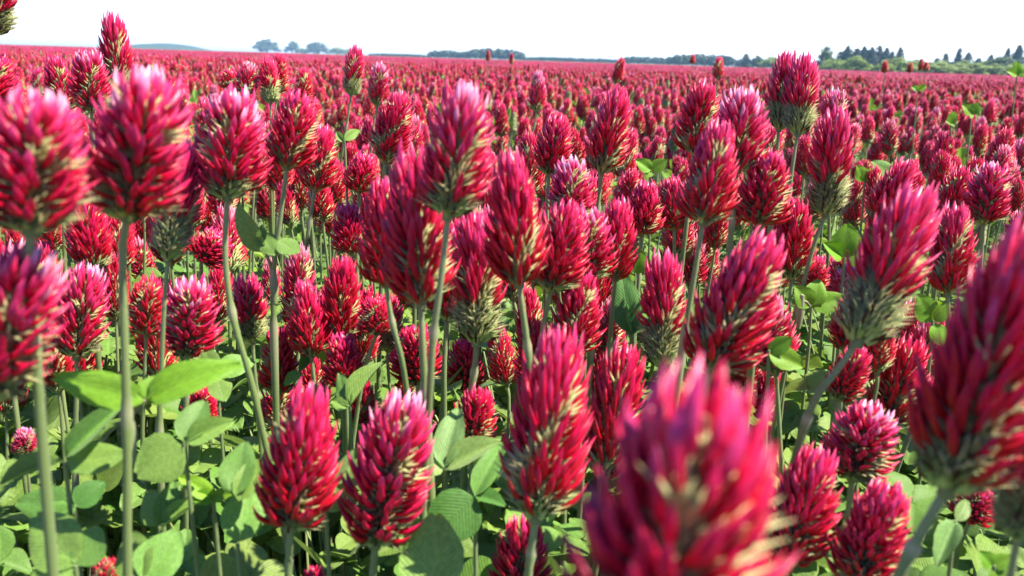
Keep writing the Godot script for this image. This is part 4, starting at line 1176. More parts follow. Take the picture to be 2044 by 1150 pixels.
	clover("spent0", Vector3(-0.0805, 0.2718, -0.5422), Vector3(-0.0787, 0.3143, -0.5413), 0.0224, [Vector3(-0.0698, 0.1359, -0.5448), Vector3(-0.0647, 0, -0.5474)], "large upright half faded clover bloom just right of and slightly below the small brown-based bloom", 2.124)
	clover("fresh0", Vector3(0.0154, 0.2677, -0.5421), Vector3(0.009, 0.3224, -0.542), 0.0231, [Vector3(0.0129, 0.1338, -0.5489), Vector3(0.0242, 0, -0.5558)], "large upright crimson clover bloom left of and slightly below the vivid bloom behind front-centre bloom", 5.515)
	clover("column0", Vector3(0.1703, 0.2172, -0.5426), Vector3(0.1737, 0.274, -0.5442), 0.0269, [Vector3(0.1704, 0.1086, -0.5473), Vector3(0.1821, 0, -0.5521)], "large long slim clover bloom left of and slightly above the topmost of the lower-right three", 5.542)
	clover("column1", Vector3(0.1587, 0.2403, -0.5519), Vector3(0.1563, 0.2974, -0.5494), 0.0281, [Vector3(0.1615, 0.1201, -0.5467), Vector3(0.1488, 0, -0.5415)], "large upright long slim clover bloom just below the big tilted pink bloom", 4.247)
	clover("deep0", Vector3(-0.1056, 0.2643, -0.5529), Vector3(-0.0944, 0.3046, -0.5546), 0.0229, [Vector3(-0.1235, 0.1322, -0.5414), Vector3(-0.1458, 0, -0.53)], "large right-leaning dark red clover bloom just left of and slightly below the small brown-based bloom", 1.849)
	clover("pale0", Vector3(-0.2864, 0.2332, -0.55), Vector3(-0.297, 0.2907, -0.5581), 0.0284, [Vector3(-0.2869, 0.1166, -0.5501), Vector3(-0.2863, 0, -0.5501)], "large left-leaning pale-tipped clover bloom just below the crimson bloom behind left stems", 2.756)
	clover("deep0", Vector3(0.3668, 0.2304, -0.5677), Vector3(0.3512, 0.2877, -0.5597), 0.0243, [Vector3(0.3783, 0.1152, -0.5755), Vector3(0.4001, 0, -0.5832)], "large left-leaning dark red clover bloom just right of and slightly below the huge right-edge bloom", 1.0446)
	clover("pale0", Vector3(0.0688, 0.261, -0.5788), Vector3(0.0682, 0.3088, -0.5649), 0.0245, [Vector3(0.0697, 0.1305, -0.5848), Vector3(0.0593, 0, -0.5907)], "large pale-tipped clover bloom just right of and slightly below the vivid bloom behind front-centre bloom", 2.941)
	clover("pale1", Vector3(-0.3278, 0.265, -0.5845), Vector3(-0.3223, 0.3202, -0.5825), 0.0282, [Vector3(-0.349, 0.1325, -0.5935), Vector3(-0.3552, 0, -0.6024)], "large upright pale-tipped clover bloom just right of and slightly above the blurred lower left-edge bloom", 0.3158)
	clover("broad0", Vector3(0.229, 0.3011, -0.5887), Vector3(0.2278, 0.342, -0.5879), 0.021, [Vector3(0.2372, 0.1505, -0.5897), Vector3(0.2479, 0, -0.5907)], "large upright wide pink-topped clover bloom just left of and slightly above the round purplish bloom", 5.94)
	clover("column1", Vector3(-0.2066, 0.2723, -0.5828), Vector3(-0.2029, 0.321, -0.5886), 0.0227, [Vector3(-0.1989, 0.1362, -0.5739), Vector3(-0.1973, 0, -0.565)], "large long slim clover bloom just right of and slightly above the wide spreading pink bloom", 5.046)
	clover("column1", Vector3(-0.0776, 0.2156, -0.5785), Vector3(-0.0744, 0.2721, -0.5887), 0.0299, [Vector3(-0.0693, 0.1078, -0.5759), Vector3(-0.0711, 0, -0.5733)], "large upright long slim clover bloom right of the pointed crimson bloom", 4.486)
	clover("cone1", Vector3(-0.1399, 0.2534, -0.5878), Vector3(-0.1282, 0.3056, -0.5924), 0.0252, [Vector3(-0.1529, 0.1267, -0.5737), Vector3(-0.1779, 0, -0.5596)], "large right-leaning pointed crimson clover bloom just right of the scarlet bloom with cream streak", 1.597)
	clover("fresh0", Vector3(-0.2547, 0.255, -0.5865), Vector3(-0.2572, 0.309, -0.5955), 0.0249, [Vector3(-0.2555, 0.1275, -0.58), Vector3(-0.2528, 0, -0.5734)], "large upright crimson clover bloom just left of the wide spreading pink bloom", 3.574)
	clover("fresh0", Vector3(0.1484, 0.2242, -0.5995), Vector3(0.1441, 0.2757, -0.5957), 0.0257, [Vector3(0.1679, 0.1121, -0.6032), Vector3(0.1721, 0, -0.6069)], "large upright crimson clover bloom just below and slightly left of the big tilted pink bloom", 4.105)
	clover("cone0", Vector3(0.04, 0.24, -0.6016), Vector3(0.0379, 0.2925, -0.597), 0.0264, [Vector3(0.0368, 0.12, -0.6107), Vector3(0.0249, 0, -0.6197)], "large upright pointed crimson clover bloom above the tall front-centre bloom", 2.076)
	clover("pale1", Vector3(0.065, 0.2209, -0.5967), Vector3(0.074, 0.2773, -0.5995), 0.0263, [Vector3(0.059, 0.1104, -0.5976), Vector3(0.0601, 0, -0.5984)], "large right-leaning pale-tipped clover bloom just above and slightly left of the wedged dark bloom", 0.4136)
	clover("column1", Vector3(-0.2768, 0.3076, -0.594), Vector3(-0.2765, 0.3603, -0.6017), 0.0226, [Vector3(-0.2873, 0.1538, -0.5851), Vector3(-0.2894, 0, -0.5761)], "large long slim clover bloom just right of the long red bloom beside the blurred one", 2.501)
	clover("spent0", Vector3(0.1794, 0.2325, -0.6017), Vector3(0.188, 0.2891, -0.6046), 0.0283, [Vector3(0.1769, 0.1162, -0.5986), Vector3(0.1842, 0, -0.5954)], "large half faded clover bloom just below and slightly right of the big tilted pink bloom", 3.864)
	clover("column1", Vector3(0.0013, 0.2942, -0.5966), Vector3(-0.0126, 0.3516, -0.6048), 0.0314, [Vector3(0.022, 0.1471, -0.5865), Vector3(0.0361, 0, -0.5765)], "large left-leaning long slim clover bloom just right of and slightly above the spiky-based centre bloom", 0.3815)
	clover("spent0", Vector3(0.0093, 0.2749, -0.6064), Vector3(0.0021, 0.315, -0.6128), 0.0198, [Vector3(0.0143, 0.1375, -0.5927), Vector3(0.0274, 0, -0.579)], "middling left-leaning half faded clover bloom just right of and slightly below the spiky-based centre bloom", 4.279)
	clover("pale1", Vector3(-0.3399, 0.2676, -0.6141), Vector3(-0.3388, 0.3084, -0.6129), 0.0218, [Vector3(-0.3394, 0.1338, -0.6178), Vector3(-0.3466, 0, -0.6216)], "large pale-tipped clover bloom just right of and slightly above the blurred lower left-edge bloom", 3.888)
	clover("fresh1", Vector3(0.1919, 0.3048, -0.612), Vector3(0.2027, 0.3492, -0.6129), 0.0239, [Vector3(0.1818, 0.1524, -0.6206), Vector3(0.161, 0, -0.6291)], "large right-leaning crimson clover bloom just below and slightly left of the half hidden red bloom", 4.642)
	clover("broad1", Vector3(-0.3935, 0.2396, -0.6173), Vector3(-0.39, 0.283, -0.615), 0.0185, [Vector3(-0.4009, 0.1198, -0.6212), Vector3(-0.4067, 0, -0.625)], "middling upright wide pink-topped clover bloom just left of the blurred lower left-edge bloom", 1.3265)
	clover("spent0", Vector3(0.258, 0.2575, -0.6091), Vector3(0.2549, 0.3074, -0.6155), 0.0262, [Vector3(0.2645, 0.1288, -0.6112), Vector3(0.2797, 0, -0.6133)], "large upright half faded clover bloom just right of the red bloom behind bristly base", 4.547)
	clover("broad1", Vector3(0.1696, 0.2232, -0.6194), Vector3(0.1613, 0.275, -0.6158), 0.0273, [Vector3(0.181, 0.1116, -0.6311), Vector3(0.1896, 0, -0.6429)], "large left-leaning wide pink-topped clover bloom just below the big tilted pink bloom", 3.537)
	clover("spent1", Vector3(-0.07, 0.2765, -0.6169), Vector3(-0.0594, 0.332, -0.62), 0.026, [Vector3(-0.0832, 0.1382, -0.6125), Vector3(-0.1068, 0, -0.6082)], "large right-leaning half faded clover bloom just left of the spiky-based centre bloom", 0.4182)
	clover("broad0", Vector3(-0.2326, 0.3345, -0.619), Vector3(-0.2353, 0.3758, -0.626), 0.0194, [Vector3(-0.234, 0.1672, -0.6149), Vector3(-0.2309, 0, -0.6108)], "middling upright wide pink-topped clover bloom just right of the faded bristly green spike", 3.388)
	clover("fresh0", Vector3(0.3008, 0.2433, -0.6314), Vector3(0.3008, 0.2991, -0.6272), 0.0317, [Vector3(0.3014, 0.1217, -0.6324), Vector3(0.3172, 0, -0.6334)], "large upright crimson clover bloom just left of the huge right-edge bloom", 1.66)
	clover("column1", Vector3(0.0647, 0.2789, -0.6173), Vector3(0.0617, 0.3344, -0.6272), 0.0252, [Vector3(0.0791, 0.1394, -0.6003), Vector3(0.0825, 0, -0.5833)], "large upright long slim clover bloom just below and slightly right of the squeezed pink bloom", 0.1736)
	clover("cone1", Vector3(-0.3079, 0.2569, -0.6413), Vector3(-0.3042, 0.3129, -0.6331), 0.0251, [Vector3(-0.3142, 0.1284, -0.6465), Vector3(-0.3157, 0, -0.6517)], "large upright pointed crimson clover bloom left of and slightly above the young ribbed bloom", 5.478)
	clover("cone1", Vector3(-0.258, 0.3019, -0.6379), Vector3(-0.2599, 0.3583, -0.6386), 0.0292, [Vector3(-0.2529, 0.151, -0.6409), Vector3(-0.2468, 0, -0.6438)], "large pointed crimson clover bloom just below and slightly left of the faded bristly green spike", 1.3882)
	clover("cone1", Vector3(-0.1085, 0.3246, -0.647), Vector3(-0.1122, 0.37, -0.6428), 0.0192, [Vector3(-0.1035, 0.1623, -0.6595), Vector3(-0.1096, 0, -0.6719)], "middling upright pointed crimson clover bloom below the crimson bloom below the white-tipped one", 4.254)
	clover("spent0", Vector3(-0.2599, 0.2364, -0.6474), Vector3(-0.2608, 0.2908, -0.6521), 0.0267, [Vector3(-0.2626, 0.1182, -0.6476), Vector3(-0.2636, 0, -0.6479)], "large half faded clover bloom just left of and slightly above the wide spreading pink bloom", 1.79)
	clover("deep1", Vector3(-0.3356, 0.3411, -0.6652), Vector3(-0.3311, 0.3922, -0.6537), 0.0238, [Vector3(-0.3324, 0.1705, -0.6726), Vector3(-0.337, 0, -0.6801)], "large dark red clover bloom just right of and slightly below the large blurred left-edge bloom", 0.5684)
	clover("column1", Vector3(-0.369, 0.2613, -0.6569), Vector3(-0.3644, 0.3178, -0.6546), 0.0313, [Vector3(-0.3752, 0.1306, -0.6586), Vector3(-0.3753, 0, -0.6604)], "large long slim clover bloom just above and slightly right of the blurred lower left-edge bloom", 3.246)
	clover("pale0", Vector3(-0.2174, 0.295, -0.6444), Vector3(-0.2198, 0.3506, -0.6552), 0.0305, [Vector3(-0.215, 0.1475, -0.6258), Vector3(-0.2105, 0, -0.6073)], "large upright pale-tipped clover bloom just right of and slightly above the end-on pink bloom", 3.657)
	clover("deep0", Vector3(-0.1068, 0.24, -0.6472), Vector3(-0.113, 0.289, -0.656), 0.0279, [Vector3(-0.0999, 0.12, -0.6359), Vector3(-0.0773, 0, -0.6246)], "large upright dark red clover bloom just left of the small brown-based bloom", 3.793)
	clover("broad0", Vector3(-0.0261, 0.3046, -0.6613), Vector3(-0.0246, 0.354, -0.6578), 0.0285, [Vector3(-0.0299, 0.1523, -0.6737), Vector3(-0.0189, 0, -0.6862)], "large upright wide pink-topped clover bloom just above the spiky-based centre bloom", 4.967)
	clover("cone0", Vector3(-0.1495, 0.3342, -0.6682), Vector3(-0.1525, 0.3747, -0.665), 0.0234, [Vector3(-0.1352, 0.1671, -0.6692), Vector3(-0.1244, 0, -0.6702)], "large upright pointed crimson clover bloom below the slim bloom with pale base", 3.141)
	clover("fresh1", Vector3(0.0512, 0.3319, -0.6679), Vector3(0.0582, 0.38, -0.666), 0.0239, [Vector3(0.0322, 0.166, -0.6723), Vector3(0.0219, 0, -0.6766)], "large right-leaning crimson clover bloom just right of and slightly below the white-tipped fluffy bloom", 3.891)
	clover("fresh0", Vector3(0.1598, 0.3189, -0.6765), Vector3(0.1585, 0.3653, -0.669), 0.0199, [Vector3(0.1503, 0.1595, -0.6818), Vector3(0.1522, 0, -0.687)], "middling upright crimson clover bloom just below the bright red bloom of the right cluster", 0.8712)
	clover("broad1", Vector3(0.2863, 0.2557, -0.6716), Vector3(0.2872, 0.2977, -0.6693), 0.0196, [Vector3(0.2699, 0.1278, -0.6739), Vector3(0.2672, 0, -0.6762)], "middling upright wide pink-topped clover bloom below and slightly right of the round purplish bloom", 2.573)
	clover("cone0", Vector3(-0.1745, 0.2348, -0.6811), Vector3(-0.1767, 0.2901, -0.6715), 0.0258, [Vector3(-0.1769, 0.1174, -0.6855), Vector3(-0.1752, 0, -0.69)], "large upright pointed crimson clover bloom right of the purplish bloom with straw base", 5.704)
	clover("deep0", Vector3(0.0351, 0.3055, -0.6833), Vector3(0.0295, 0.3588, -0.6766), 0.0298, [Vector3(0.0546, 0.1527, -0.688), Vector3(0.0616, 0, -0.6927)], "large upright dark red clover bloom just above and slightly left of the broad pink-red bloom", 5.27)
	clover("spent1", Vector3(0.278, 0.2642, -0.6707), Vector3(0.2794, 0.3132, -0.6791), 0.0213, [Vector3(0.2762, 0.1321, -0.6664), Vector3(0.2802, 0, -0.6622)], "middling upright half faded clover bloom just below and slightly right of the round purplish bloom", 1.2022)
	clover("column1", Vector3(0.2079, 0.2753, -0.6852), Vector3(0.2122, 0.3153, -0.6851), 0.0168, [Vector3(0.1944, 0.1376, -0.6851), Vector3(0.196, 0, -0.685)], "middling long slim clover bloom just right of and slightly above the big tilted pink bloom", 4.497)
	clover("column0", Vector3(-0.2833, 0.2946, -0.6937), Vector3(-0.2861, 0.3515, -0.6875), 0.0277, [Vector3(-0.2757, 0.1473, -0.6936), Vector3(-0.2694, 0, -0.6935)], "large long slim clover bloom just below and slightly left of the faded bristly green spike", 5.745)
	clover("fresh1", Vector3(0.4329, 0.2784, -0.6931), Vector3(0.4282, 0.3353, -0.6994), 0.0244, [Vector3(0.4206, 0.1392, -0.6944), Vector3(0.4222, 0, -0.6957)], "large upright crimson clover bloom just above and slightly right of the huge right-edge bloom", 0.8044)
	clover("deep1", Vector3(-0.1197, 0.3271, -0.7041), Vector3(-0.1238, 0.3738, -0.6998), 0.0245, [Vector3(-0.1199, 0.1635, -0.7176), Vector3(-0.1214, 0, -0.7311)], "large upright dark red clover bloom just below the crimson bloom below the white-tipped one", 1.802)
	clover("cone1", Vector3(0.2258, 0.3156, -0.7084), Vector3(0.2133, 0.3635, -0.707), 0.0267, [Vector3(0.2332, 0.1578, -0.7187), Vector3(0.2524, 0, -0.729)], "large pointed crimson clover bloom just above and slightly left of the half hidden red bloom", 4.283)
	clover("pale0", Vector3(0.1535, 0.2756, -0.7225), Vector3(0.1507, 0.3266, -0.7072), 0.0248, [Vector3(0.1706, 0.1378, -0.7338), Vector3(0.1763, 0, -0.7452)], "large upright pale-tipped clover bloom just left of and slightly above the big tilted pink bloom", 6.278)
	clover("broad1", Vector3(0.1372, 0.3057, -0.7069), Vector3(0.1344, 0.3629, -0.7082), 0.0281, [Vector3(0.1417, 0.1528, -0.7069), Vector3(0.1527, 0, -0.7068)], "large upright wide pink-topped clover bloom right of and slightly above the frilly pink bloom", 2.41)
	clover("fresh0", Vector3(-0.2755, 0.3066, -0.7187), Vector3(-0.2675, 0.3553, -0.7095), 0.0215, [Vector3(-0.2852, 0.1533, -0.7351), Vector3(-0.2894, 0, -0.7516)], "middling right-leaning crimson clover bloom just below and slightly right of the faded bristly green spike", 3.8)
	clover("column0", Vector3(0.3608, 0.3351, -0.7175), Vector3(0.3641, 0.3901, -0.7106), 0.0311, [Vector3(0.3683, 0.1676, -0.7297), Vector3(0.3713, 0, -0.7418)], "large upright long slim clover bloom just left of the dark-based bloom at far right", 2.633)
	clover("fresh1", Vector3(-0.3486, 0.2784, -0.7128), Vector3(-0.3445, 0.3305, -0.7146), 0.0291, [Vector3(-0.3654, 0.1392, -0.7193), Vector3(-0.3717, 0, -0.7257)], "large upright crimson clover bloom above and slightly right of the crimson bloom behind left stems", 3.117)
	clover("deep1", Vector3(0.3065, 0.3273, -0.721), Vector3(0.3065, 0.3713, -0.7187), 0.0228, [Vector3(0.3127, 0.1636, -0.7213), Vector3(0.3103, 0, -0.7217)], "middling dark red clover bloom right of and slightly below the bloom with long bristly base", 2.554)
	clover("column1", Vector3(-0.1881, 0.3178, -0.7212), Vector3(-0.1944, 0.3601, -0.7198), 0.0194, [Vector3(-0.1691, 0.1589, -0.7193), Vector3(-0.1611, 0, -0.7174)], "middling long slim clover bloom below and slightly left of the slim bloom with pale base", 4.28)
	clover("cone1", Vector3(0.0121, 0.3507, -0.7227), Vector3(0.0097, 0.4073, -0.7204), 0.0265, [Vector3(0.026, 0.1754, -0.7242), Vector3(0.0357, 0, -0.7256)], "large upright pointed crimson clover bloom just left of and slightly below the slim streaked bloom", 4.883)
	clover("column1", Vector3(-0.0215, 0.3154, -0.7265), Vector3(-0.0231, 0.3639, -0.7206), 0.0219, [Vector3(-0.0285, 0.1577, -0.733), Vector3(-0.0261, 0, -0.7395)], "middling upright long slim clover bloom right of the bloom behind tallest centre bloom", 3.118)
	clover("deep0", Vector3(0.301, 0.3426, -0.7149), Vector3(0.2945, 0.3872, -0.7212), 0.0197, [Vector3(0.3028, 0.1713, -0.7111), Vector3(0.3004, 0, -0.7072)], "middling left-leaning dark red clover bloom just left of the pink bloom behind leaning top", 3.499)
	clover("fresh1", Vector3(-0.1736, 0.3588, -0.7274), Vector3(-0.1749, 0.4042, -0.7231), 0.0214, [Vector3(-0.1674, 0.1794, -0.7293), Vector3(-0.1604, 0, -0.7312)], "middling crimson clover bloom just left of and slightly above the slim bloom with pale base", 4.204)
	clover("spent0", Vector3(-0.4081, 0.3015, -0.7281), Vector3(-0.4037, 0.3528, -0.7248), 0.0266, [Vector3(-0.4289, 0.1507, -0.7305), Vector3(-0.4367, 0, -0.7328)], "large upright half faded clover bloom just below the large blurred left-edge bloom", 0.4356)
	clover("fresh0", Vector3(0.027, 0.2735, -0.7207), Vector3(0.0239, 0.3168, -0.7253), 0.0204, [Vector3(0.0194, 0.1368, -0.712), Vector3(0.0245, 0, -0.7033)], "middling upright crimson clover bloom just left of and slightly below the broad pink-red bloom", 3.745)
	clover("pale0", Vector3(-0.2504, 0.3209, -0.7368), Vector3(-0.2437, 0.376, -0.7264), 0.0265, [Vector3(-0.2578, 0.1605, -0.7411), Vector3(-0.2754, 0, -0.7454)], "large upright pale-tipped clover bloom just below the pink bloom on bent stem", 4.056)
	clover("deep1", Vector3(0.1405, 0.2777, -0.7433), Vector3(0.1452, 0.3352, -0.7364), 0.0306, [Vector3(0.1268, 0.1388, -0.7587), Vector3(0.1265, 0, -0.7741)], "large upright dark red clover bloom below the pink bloom in the right cluster's shade", 4.199)
	clover("deep0", Vector3(0.3846, 0.3499, -0.7431), Vector3(0.3895, 0.3965, -0.7375), 0.0219, [Vector3(0.3707, 0.1749, -0.7557), Vector3(0.3694, 0, -0.7683)], "middling dark red clover bloom above and slightly right of the bloom between leaning and right-edge", 2.789)
	clover("column0", Vector3(-0.3201, 0.3204, -0.7392), Vector3(-0.3223, 0.364, -0.7388), 0.021, [Vector3(-0.3332, 0.1602, -0.7399), Vector3(-0.3332, 0, -0.7406)], "middling upright long slim clover bloom just left of the faded bristly green spike", 4.984)
	clover("column1", Vector3(-0.0972, 0.241, -0.7495), Vector3(-0.0883, 0.2872, -0.7434), 0.0233, [Vector3(-0.119, 0.1205, -0.75), Vector3(-0.1286, 0, -0.7505)], "middling right-leaning long slim clover bloom right of and slightly above the small brown-based bloom", 5.676)
	clover("deep0", Vector3(-0.2058, 0.3421, -0.7489), Vector3(-0.2017, 0.3929, -0.7469), 0.0279, [Vector3(-0.22, 0.1711, -0.7563), Vector3(-0.2203, 0, -0.7637)], "large upright dark red clover bloom left of the slim bloom with pale base", 1.93)
	clover("pale0", Vector3(-0.2126, 0.2415, -0.7435), Vector3(-0.2149, 0.2867, -0.7478), 0.0191, [Vector3(-0.2023, 0.1208, -0.7468), Vector3(-0.1958, 0, -0.7501)], "middling pale-tipped clover bloom just above and slightly right of the purplish bloom with straw base", 1.863)
	clover("deep0", Vector3(-0.4574, 0.2426, -0.7444), Vector3(-0.4609, 0.2987, -0.751), 0.0301, [Vector3(-0.4461, 0.1213, -0.7317), Vector3(-0.4354, 0, -0.719)], "large dark red clover bloom just above and slightly left of the blurred lower left-edge bloom", 5.232)
	clover("deep1", Vector3(0.042, 0.2445, -0.7591), Vector3(0.0421, 0.2859, -0.756), 0.0203, [Vector3(0.0437, 0.1222, -0.7541), Vector3(0.0574, 0, -0.749)], "middling upright dark red clover bloom just below the broad pink-red bloom", 0.7889)
	clover("fresh0", Vector3(-0.269, 0.3025, -0.7596), Vector3(-0.276, 0.3499, -0.7566), 0.0235, [Vector3(-0.2477, 0.1513, -0.7546), Vector3(-0.2369, 0, -0.7497)], "middling left-leaning crimson clover bloom just right of and slightly below the faded bristly green spike", 4.444)
	clover("fresh0", Vector3(-0.4106, 0.2803, -0.758), Vector3(-0.411, 0.3266, -0.757), 0.0268, [Vector3(-0.3942, 0.1402, -0.7493), Vector3(-0.3923, 0, -0.7406)], "large upright crimson clover bloom just left of the long red bloom beside the blurred one", 4.134)
	clover("deep1", Vector3(0.3497, 0.3307, -0.7707), Vector3(0.3474, 0.3805, -0.7579), 0.0245, [Vector3(0.3557, 0.1653, -0.7786), Vector3(0.3532, 0, -0.7865)], "middling upright dark red clover bloom just right of the pink bloom behind leaning top", 6.002)
	clover("fresh1", Vector3(0.1005, 0.3312, -0.7624), Vector3(0.1013, 0.3738, -0.7589), 0.0245, [Vector3(0.1139, 0.1656, -0.7581), Vector3(0.1164, 0, -0.7538)], "middling upright crimson clover bloom above and slightly right of the frilly pink bloom", 3.559)
	clover("deep0", Vector3(0.171, 0.2815, -0.77), Vector3(0.173, 0.3359, -0.7631), 0.0269, [Vector3(0.1813, 0.1407, -0.7832), Vector3(0.176, 0, -0.7963)], "large dark red clover bloom just above and slightly left of the big tilted pink bloom", 5.246)
	clover("deep0", Vector3(-0.1365, 0.29, -0.7783), Vector3(-0.1452, 0.3315, -0.7661), 0.0217, [Vector3(-0.1161, 0.145, -0.7896), Vector3(-0.0991, 0, -0.8009)], "middling left-leaning dark red clover bloom just right of the frilly bloom above the maroon one", 6.027)
	clover("column1", Vector3(0.4584, 0.3104, -0.7765), Vector3(0.464, 0.3612, -0.7663), 0.0262, [Vector3(0.4554, 0.1552, -0.7964), Vector3(0.4419, 0, -0.8164)], "large long slim clover bloom right of and slightly below the dark-based bloom at far right", 6.188)
	clover("column1", Vector3(-0.1618, 0.3261, -0.7761), Vector3(-0.1625, 0.3744, -0.7756), 0.0272, [Vector3(-0.1516, 0.163, -0.7855), Vector3(-0.1436, 0, -0.7948)], "large long slim clover bloom below and slightly right of the flaring bloom over leafy stem", 1.725)
	clover("column0", Vector3(0.0221, 0.2422, -0.7836), Vector3(0.0196, 0.3002, -0.7773), 0.0256, [Vector3(0.0223, 0.1211, -0.7841), Vector3(0.0117, 0, -0.7845)], "middling upright long slim clover bloom just below and slightly left of the broad pink-red bloom", 5.187)
	clover("fresh0", Vector3(0.4781, 0.3032, -0.7937), Vector3(0.4779, 0.3592, -0.7811), 0.0318, [Vector3(0.4801, 0.1516, -0.7986), Vector3(0.4826, 0, -0.8036)], "large upright crimson clover bloom right of and slightly below the dark-based bloom at far right", 1.4051)
	clover("pale0", Vector3(0.2689, 0.3256, -0.7761), Vector3(0.2713, 0.3667, -0.7814), 0.0231, [Vector3(0.2621, 0.1628, -0.7708), Vector3(0.2628, 0, -0.7654)], "middling upright pale-tipped clover bloom above and slightly right of the half hidden red bloom", 5.811)
	clover("deep1", Vector3(-0.4582, 0.2576, -0.7794), Vector3(-0.4567, 0.3051, -0.7819), 0.0254, [Vector3(-0.4628, 0.1288, -0.7812), Vector3(-0.4606, 0, -0.7831)], "middling upright dark red clover bloom just above the blurred lower left-edge bloom", 2.195)
	clover("column1", Vector3(0.3851, 0.3531, -0.7873), Vector3(0.3796, 0.396, -0.784), 0.022, [Vector3(0.3866, 0.1766, -0.7974), Vector3(0.3904, 0, -0.8076)], "middling long slim clover bloom left of and slightly above the dark-based bloom at far right", 0.1859)
	clover("broad0", Vector3(-0.3772, 0.3232, -0.7783), Vector3(-0.3717, 0.3655, -0.7858), 0.0199, [Vector3(-0.3812, 0.1616, -0.7764), Vector3(-0.4003, 0, -0.7745)], "middling wide pink-topped clover bloom just right of and slightly below the large blurred left-edge bloom", 5.799)
	clover("column1", Vector3(-0.2363, 0.3363, -0.7914), Vector3(-0.2265, 0.3775, -0.7887), 0.0193, [Vector3(-0.2481, 0.1682, -0.7873), Vector3(-0.2455, 0, -0.7832)], "middling long slim clover bloom below and slightly left of the flaring bloom over leafy stem", 1.5)
	clover("fresh0", Vector3(0.0757, 0.331, -0.7858), Vector3(0.0771, 0.372, -0.7894), 0.0201, [Vector3(0.0736, 0.1655, -0.7836), Vector3(0.0621, 0, -0.7813)], "middling upright crimson clover bloom just right of the white-tipped fluffy bloom", 3.42)
	clover("pale0", Vector3(0.1601, 0.3157, -0.7937), Vector3(0.1584, 0.3619, -0.7941), 0.0258, [Vector3(0.1774, 0.1579, -0.7956), Vector3(0.1792, 0, -0.7975)], "middling upright pale-tipped clover bloom just right of the pink bloom in the right cluster's shade", 0.394)
	clover("column1", Vector3(-0.4125, 0.3141, -0.7907), Vector3(-0.4109, 0.3691, -0.7951), 0.0304, [Vector3(-0.4205, 0.157, -0.7879), Vector3(-0.4273, 0, -0.7851)], "large long slim clover bloom just right of and slightly below the large blurred left-edge bloom", 6.195)
	clover("pale0", Vector3(0.1856, 0.26, -0.7995), Vector3(0.1836, 0.3091, -0.8004), 0.0218, [Vector3(0.1971, 0.13, -0.7934), Vector3(0.2093, 0, -0.7874)], "middling upright pale-tipped clover bloom just above and slightly left of the big tilted pink bloom", 4.643)
	clover("pale1", Vector3(-0.0463, 0.3017, -0.7928), Vector3(-0.0555, 0.3588, -0.8016), 0.0251, [Vector3(-0.0337, 0.1509, -0.7923), Vector3(-0.0213, 0, -0.7919)], "middling pale-tipped clover bloom just right of and slightly above the bloom behind tallest centre bloom", 0.6813)
	clover("broad1", Vector3(-0.2443, 0.3518, -0.8136), Vector3(-0.2406, 0.4019, -0.8153), 0.0243, [Vector3(-0.2603, 0.1759, -0.8136), Vector3(-0.2632, 0, -0.8137)], "middling upright wide pink-topped clover bloom just right of the pink bloom on bent stem", 0.9657)
	clover("deep0", Vector3(-0.2963, 0.3042, -0.8154), Vector3(-0.3046, 0.3478, -0.8169), 0.0251, [Vector3(-0.2949, 0.1521, -0.8085), Vector3(-0.2857, 0, -0.8015)], "middling left-leaning dark red clover bloom just right of the faded bristly green spike", 5.601)
	clover("broad0", Vector3(-0.1786, 0.2908, -0.8236), Vector3(-0.1812, 0.3359, -0.8216), 0.0261, [Vector3(-0.1786, 0.1454, -0.831), Vector3(-0.1664, 0, -0.8384)], "middling upright wide pink-topped clover bloom below the slim bloom with pale base", 5.316)
	clover("deep0", Vector3(-0.2704, 0.254, -0.822), Vector3(-0.2754, 0.3055, -0.827), 0.0266, [Vector3(-0.2723, 0.127, -0.8171), Vector3(-0.275, 0, -0.8121)], "middling upright dark red clover bloom just right of the end-on pink bloom", 1.735)
	clover("spent1", Vector3(-0.1394, 0.2656, -0.8339), Vector3(-0.1408, 0.3154, -0.8283), 0.0271, [Vector3(-0.1374, 0.1328, -0.8317), Vector3(-0.1369, 0, -0.8295)], "middling upright half faded clover bloom well below the crimson bloom below the white-tipped one", 5.991)
	clover("column0", Vector3(-0.3843, 0.264, -0.8236), Vector3(-0.3789, 0.3218, -0.8324), 0.0288, [Vector3(-0.3922, 0.132, -0.8148), Vector3(-0.3871, 0, -0.8059)], "large upright long slim clover bloom left of and slightly below the faded bristly green spike", 2.687)
	clover("cone0", Vector3(-0.5176, 0.3039, -0.8333), Vector3(-0.5141, 0.355, -0.8327), 0.0239, [Vector3(-0.5197, 0.1519, -0.8335), Vector3(-0.5376, 0, -0.8338)], "middling pointed crimson clover bloom just left of and slightly below the large blurred left-edge bloom", 4.09)
	clover("broad0", Vector3(-0.3633, 0.2318, -0.835), Vector3(-0.3716, 0.2841, -0.8357), 0.0248, [Vector3(-0.361, 0.1159, -0.8385), Vector3(-0.3479, 0, -0.842)], "middling left-leaning wide pink-topped clover bloom above the young ribbed bloom", 1.3102)
	clover("broad1", Vector3(0.1044, 0.3108, -0.826), Vector3(0.1075, 0.362, -0.8367), 0.0254, [Vector3(0.107, 0.1554, -0.812), Vector3(0.103, 0, -0.798)], "middling upright wide pink-topped clover bloom just above the frilly pink bloom", 1.599)
	clover("spent1", Vector3(-0.4003, 0.3041, -0.8523), Vector3(-0.4167, 0.3551, -0.8374), 0.0265, [Vector3(-0.3859, 0.1521, -0.8652), Vector3(-0.3723, 0, -0.8782)], "middling half faded clover bloom just right of and slightly below the large blurred left-edge bloom", 3.521)
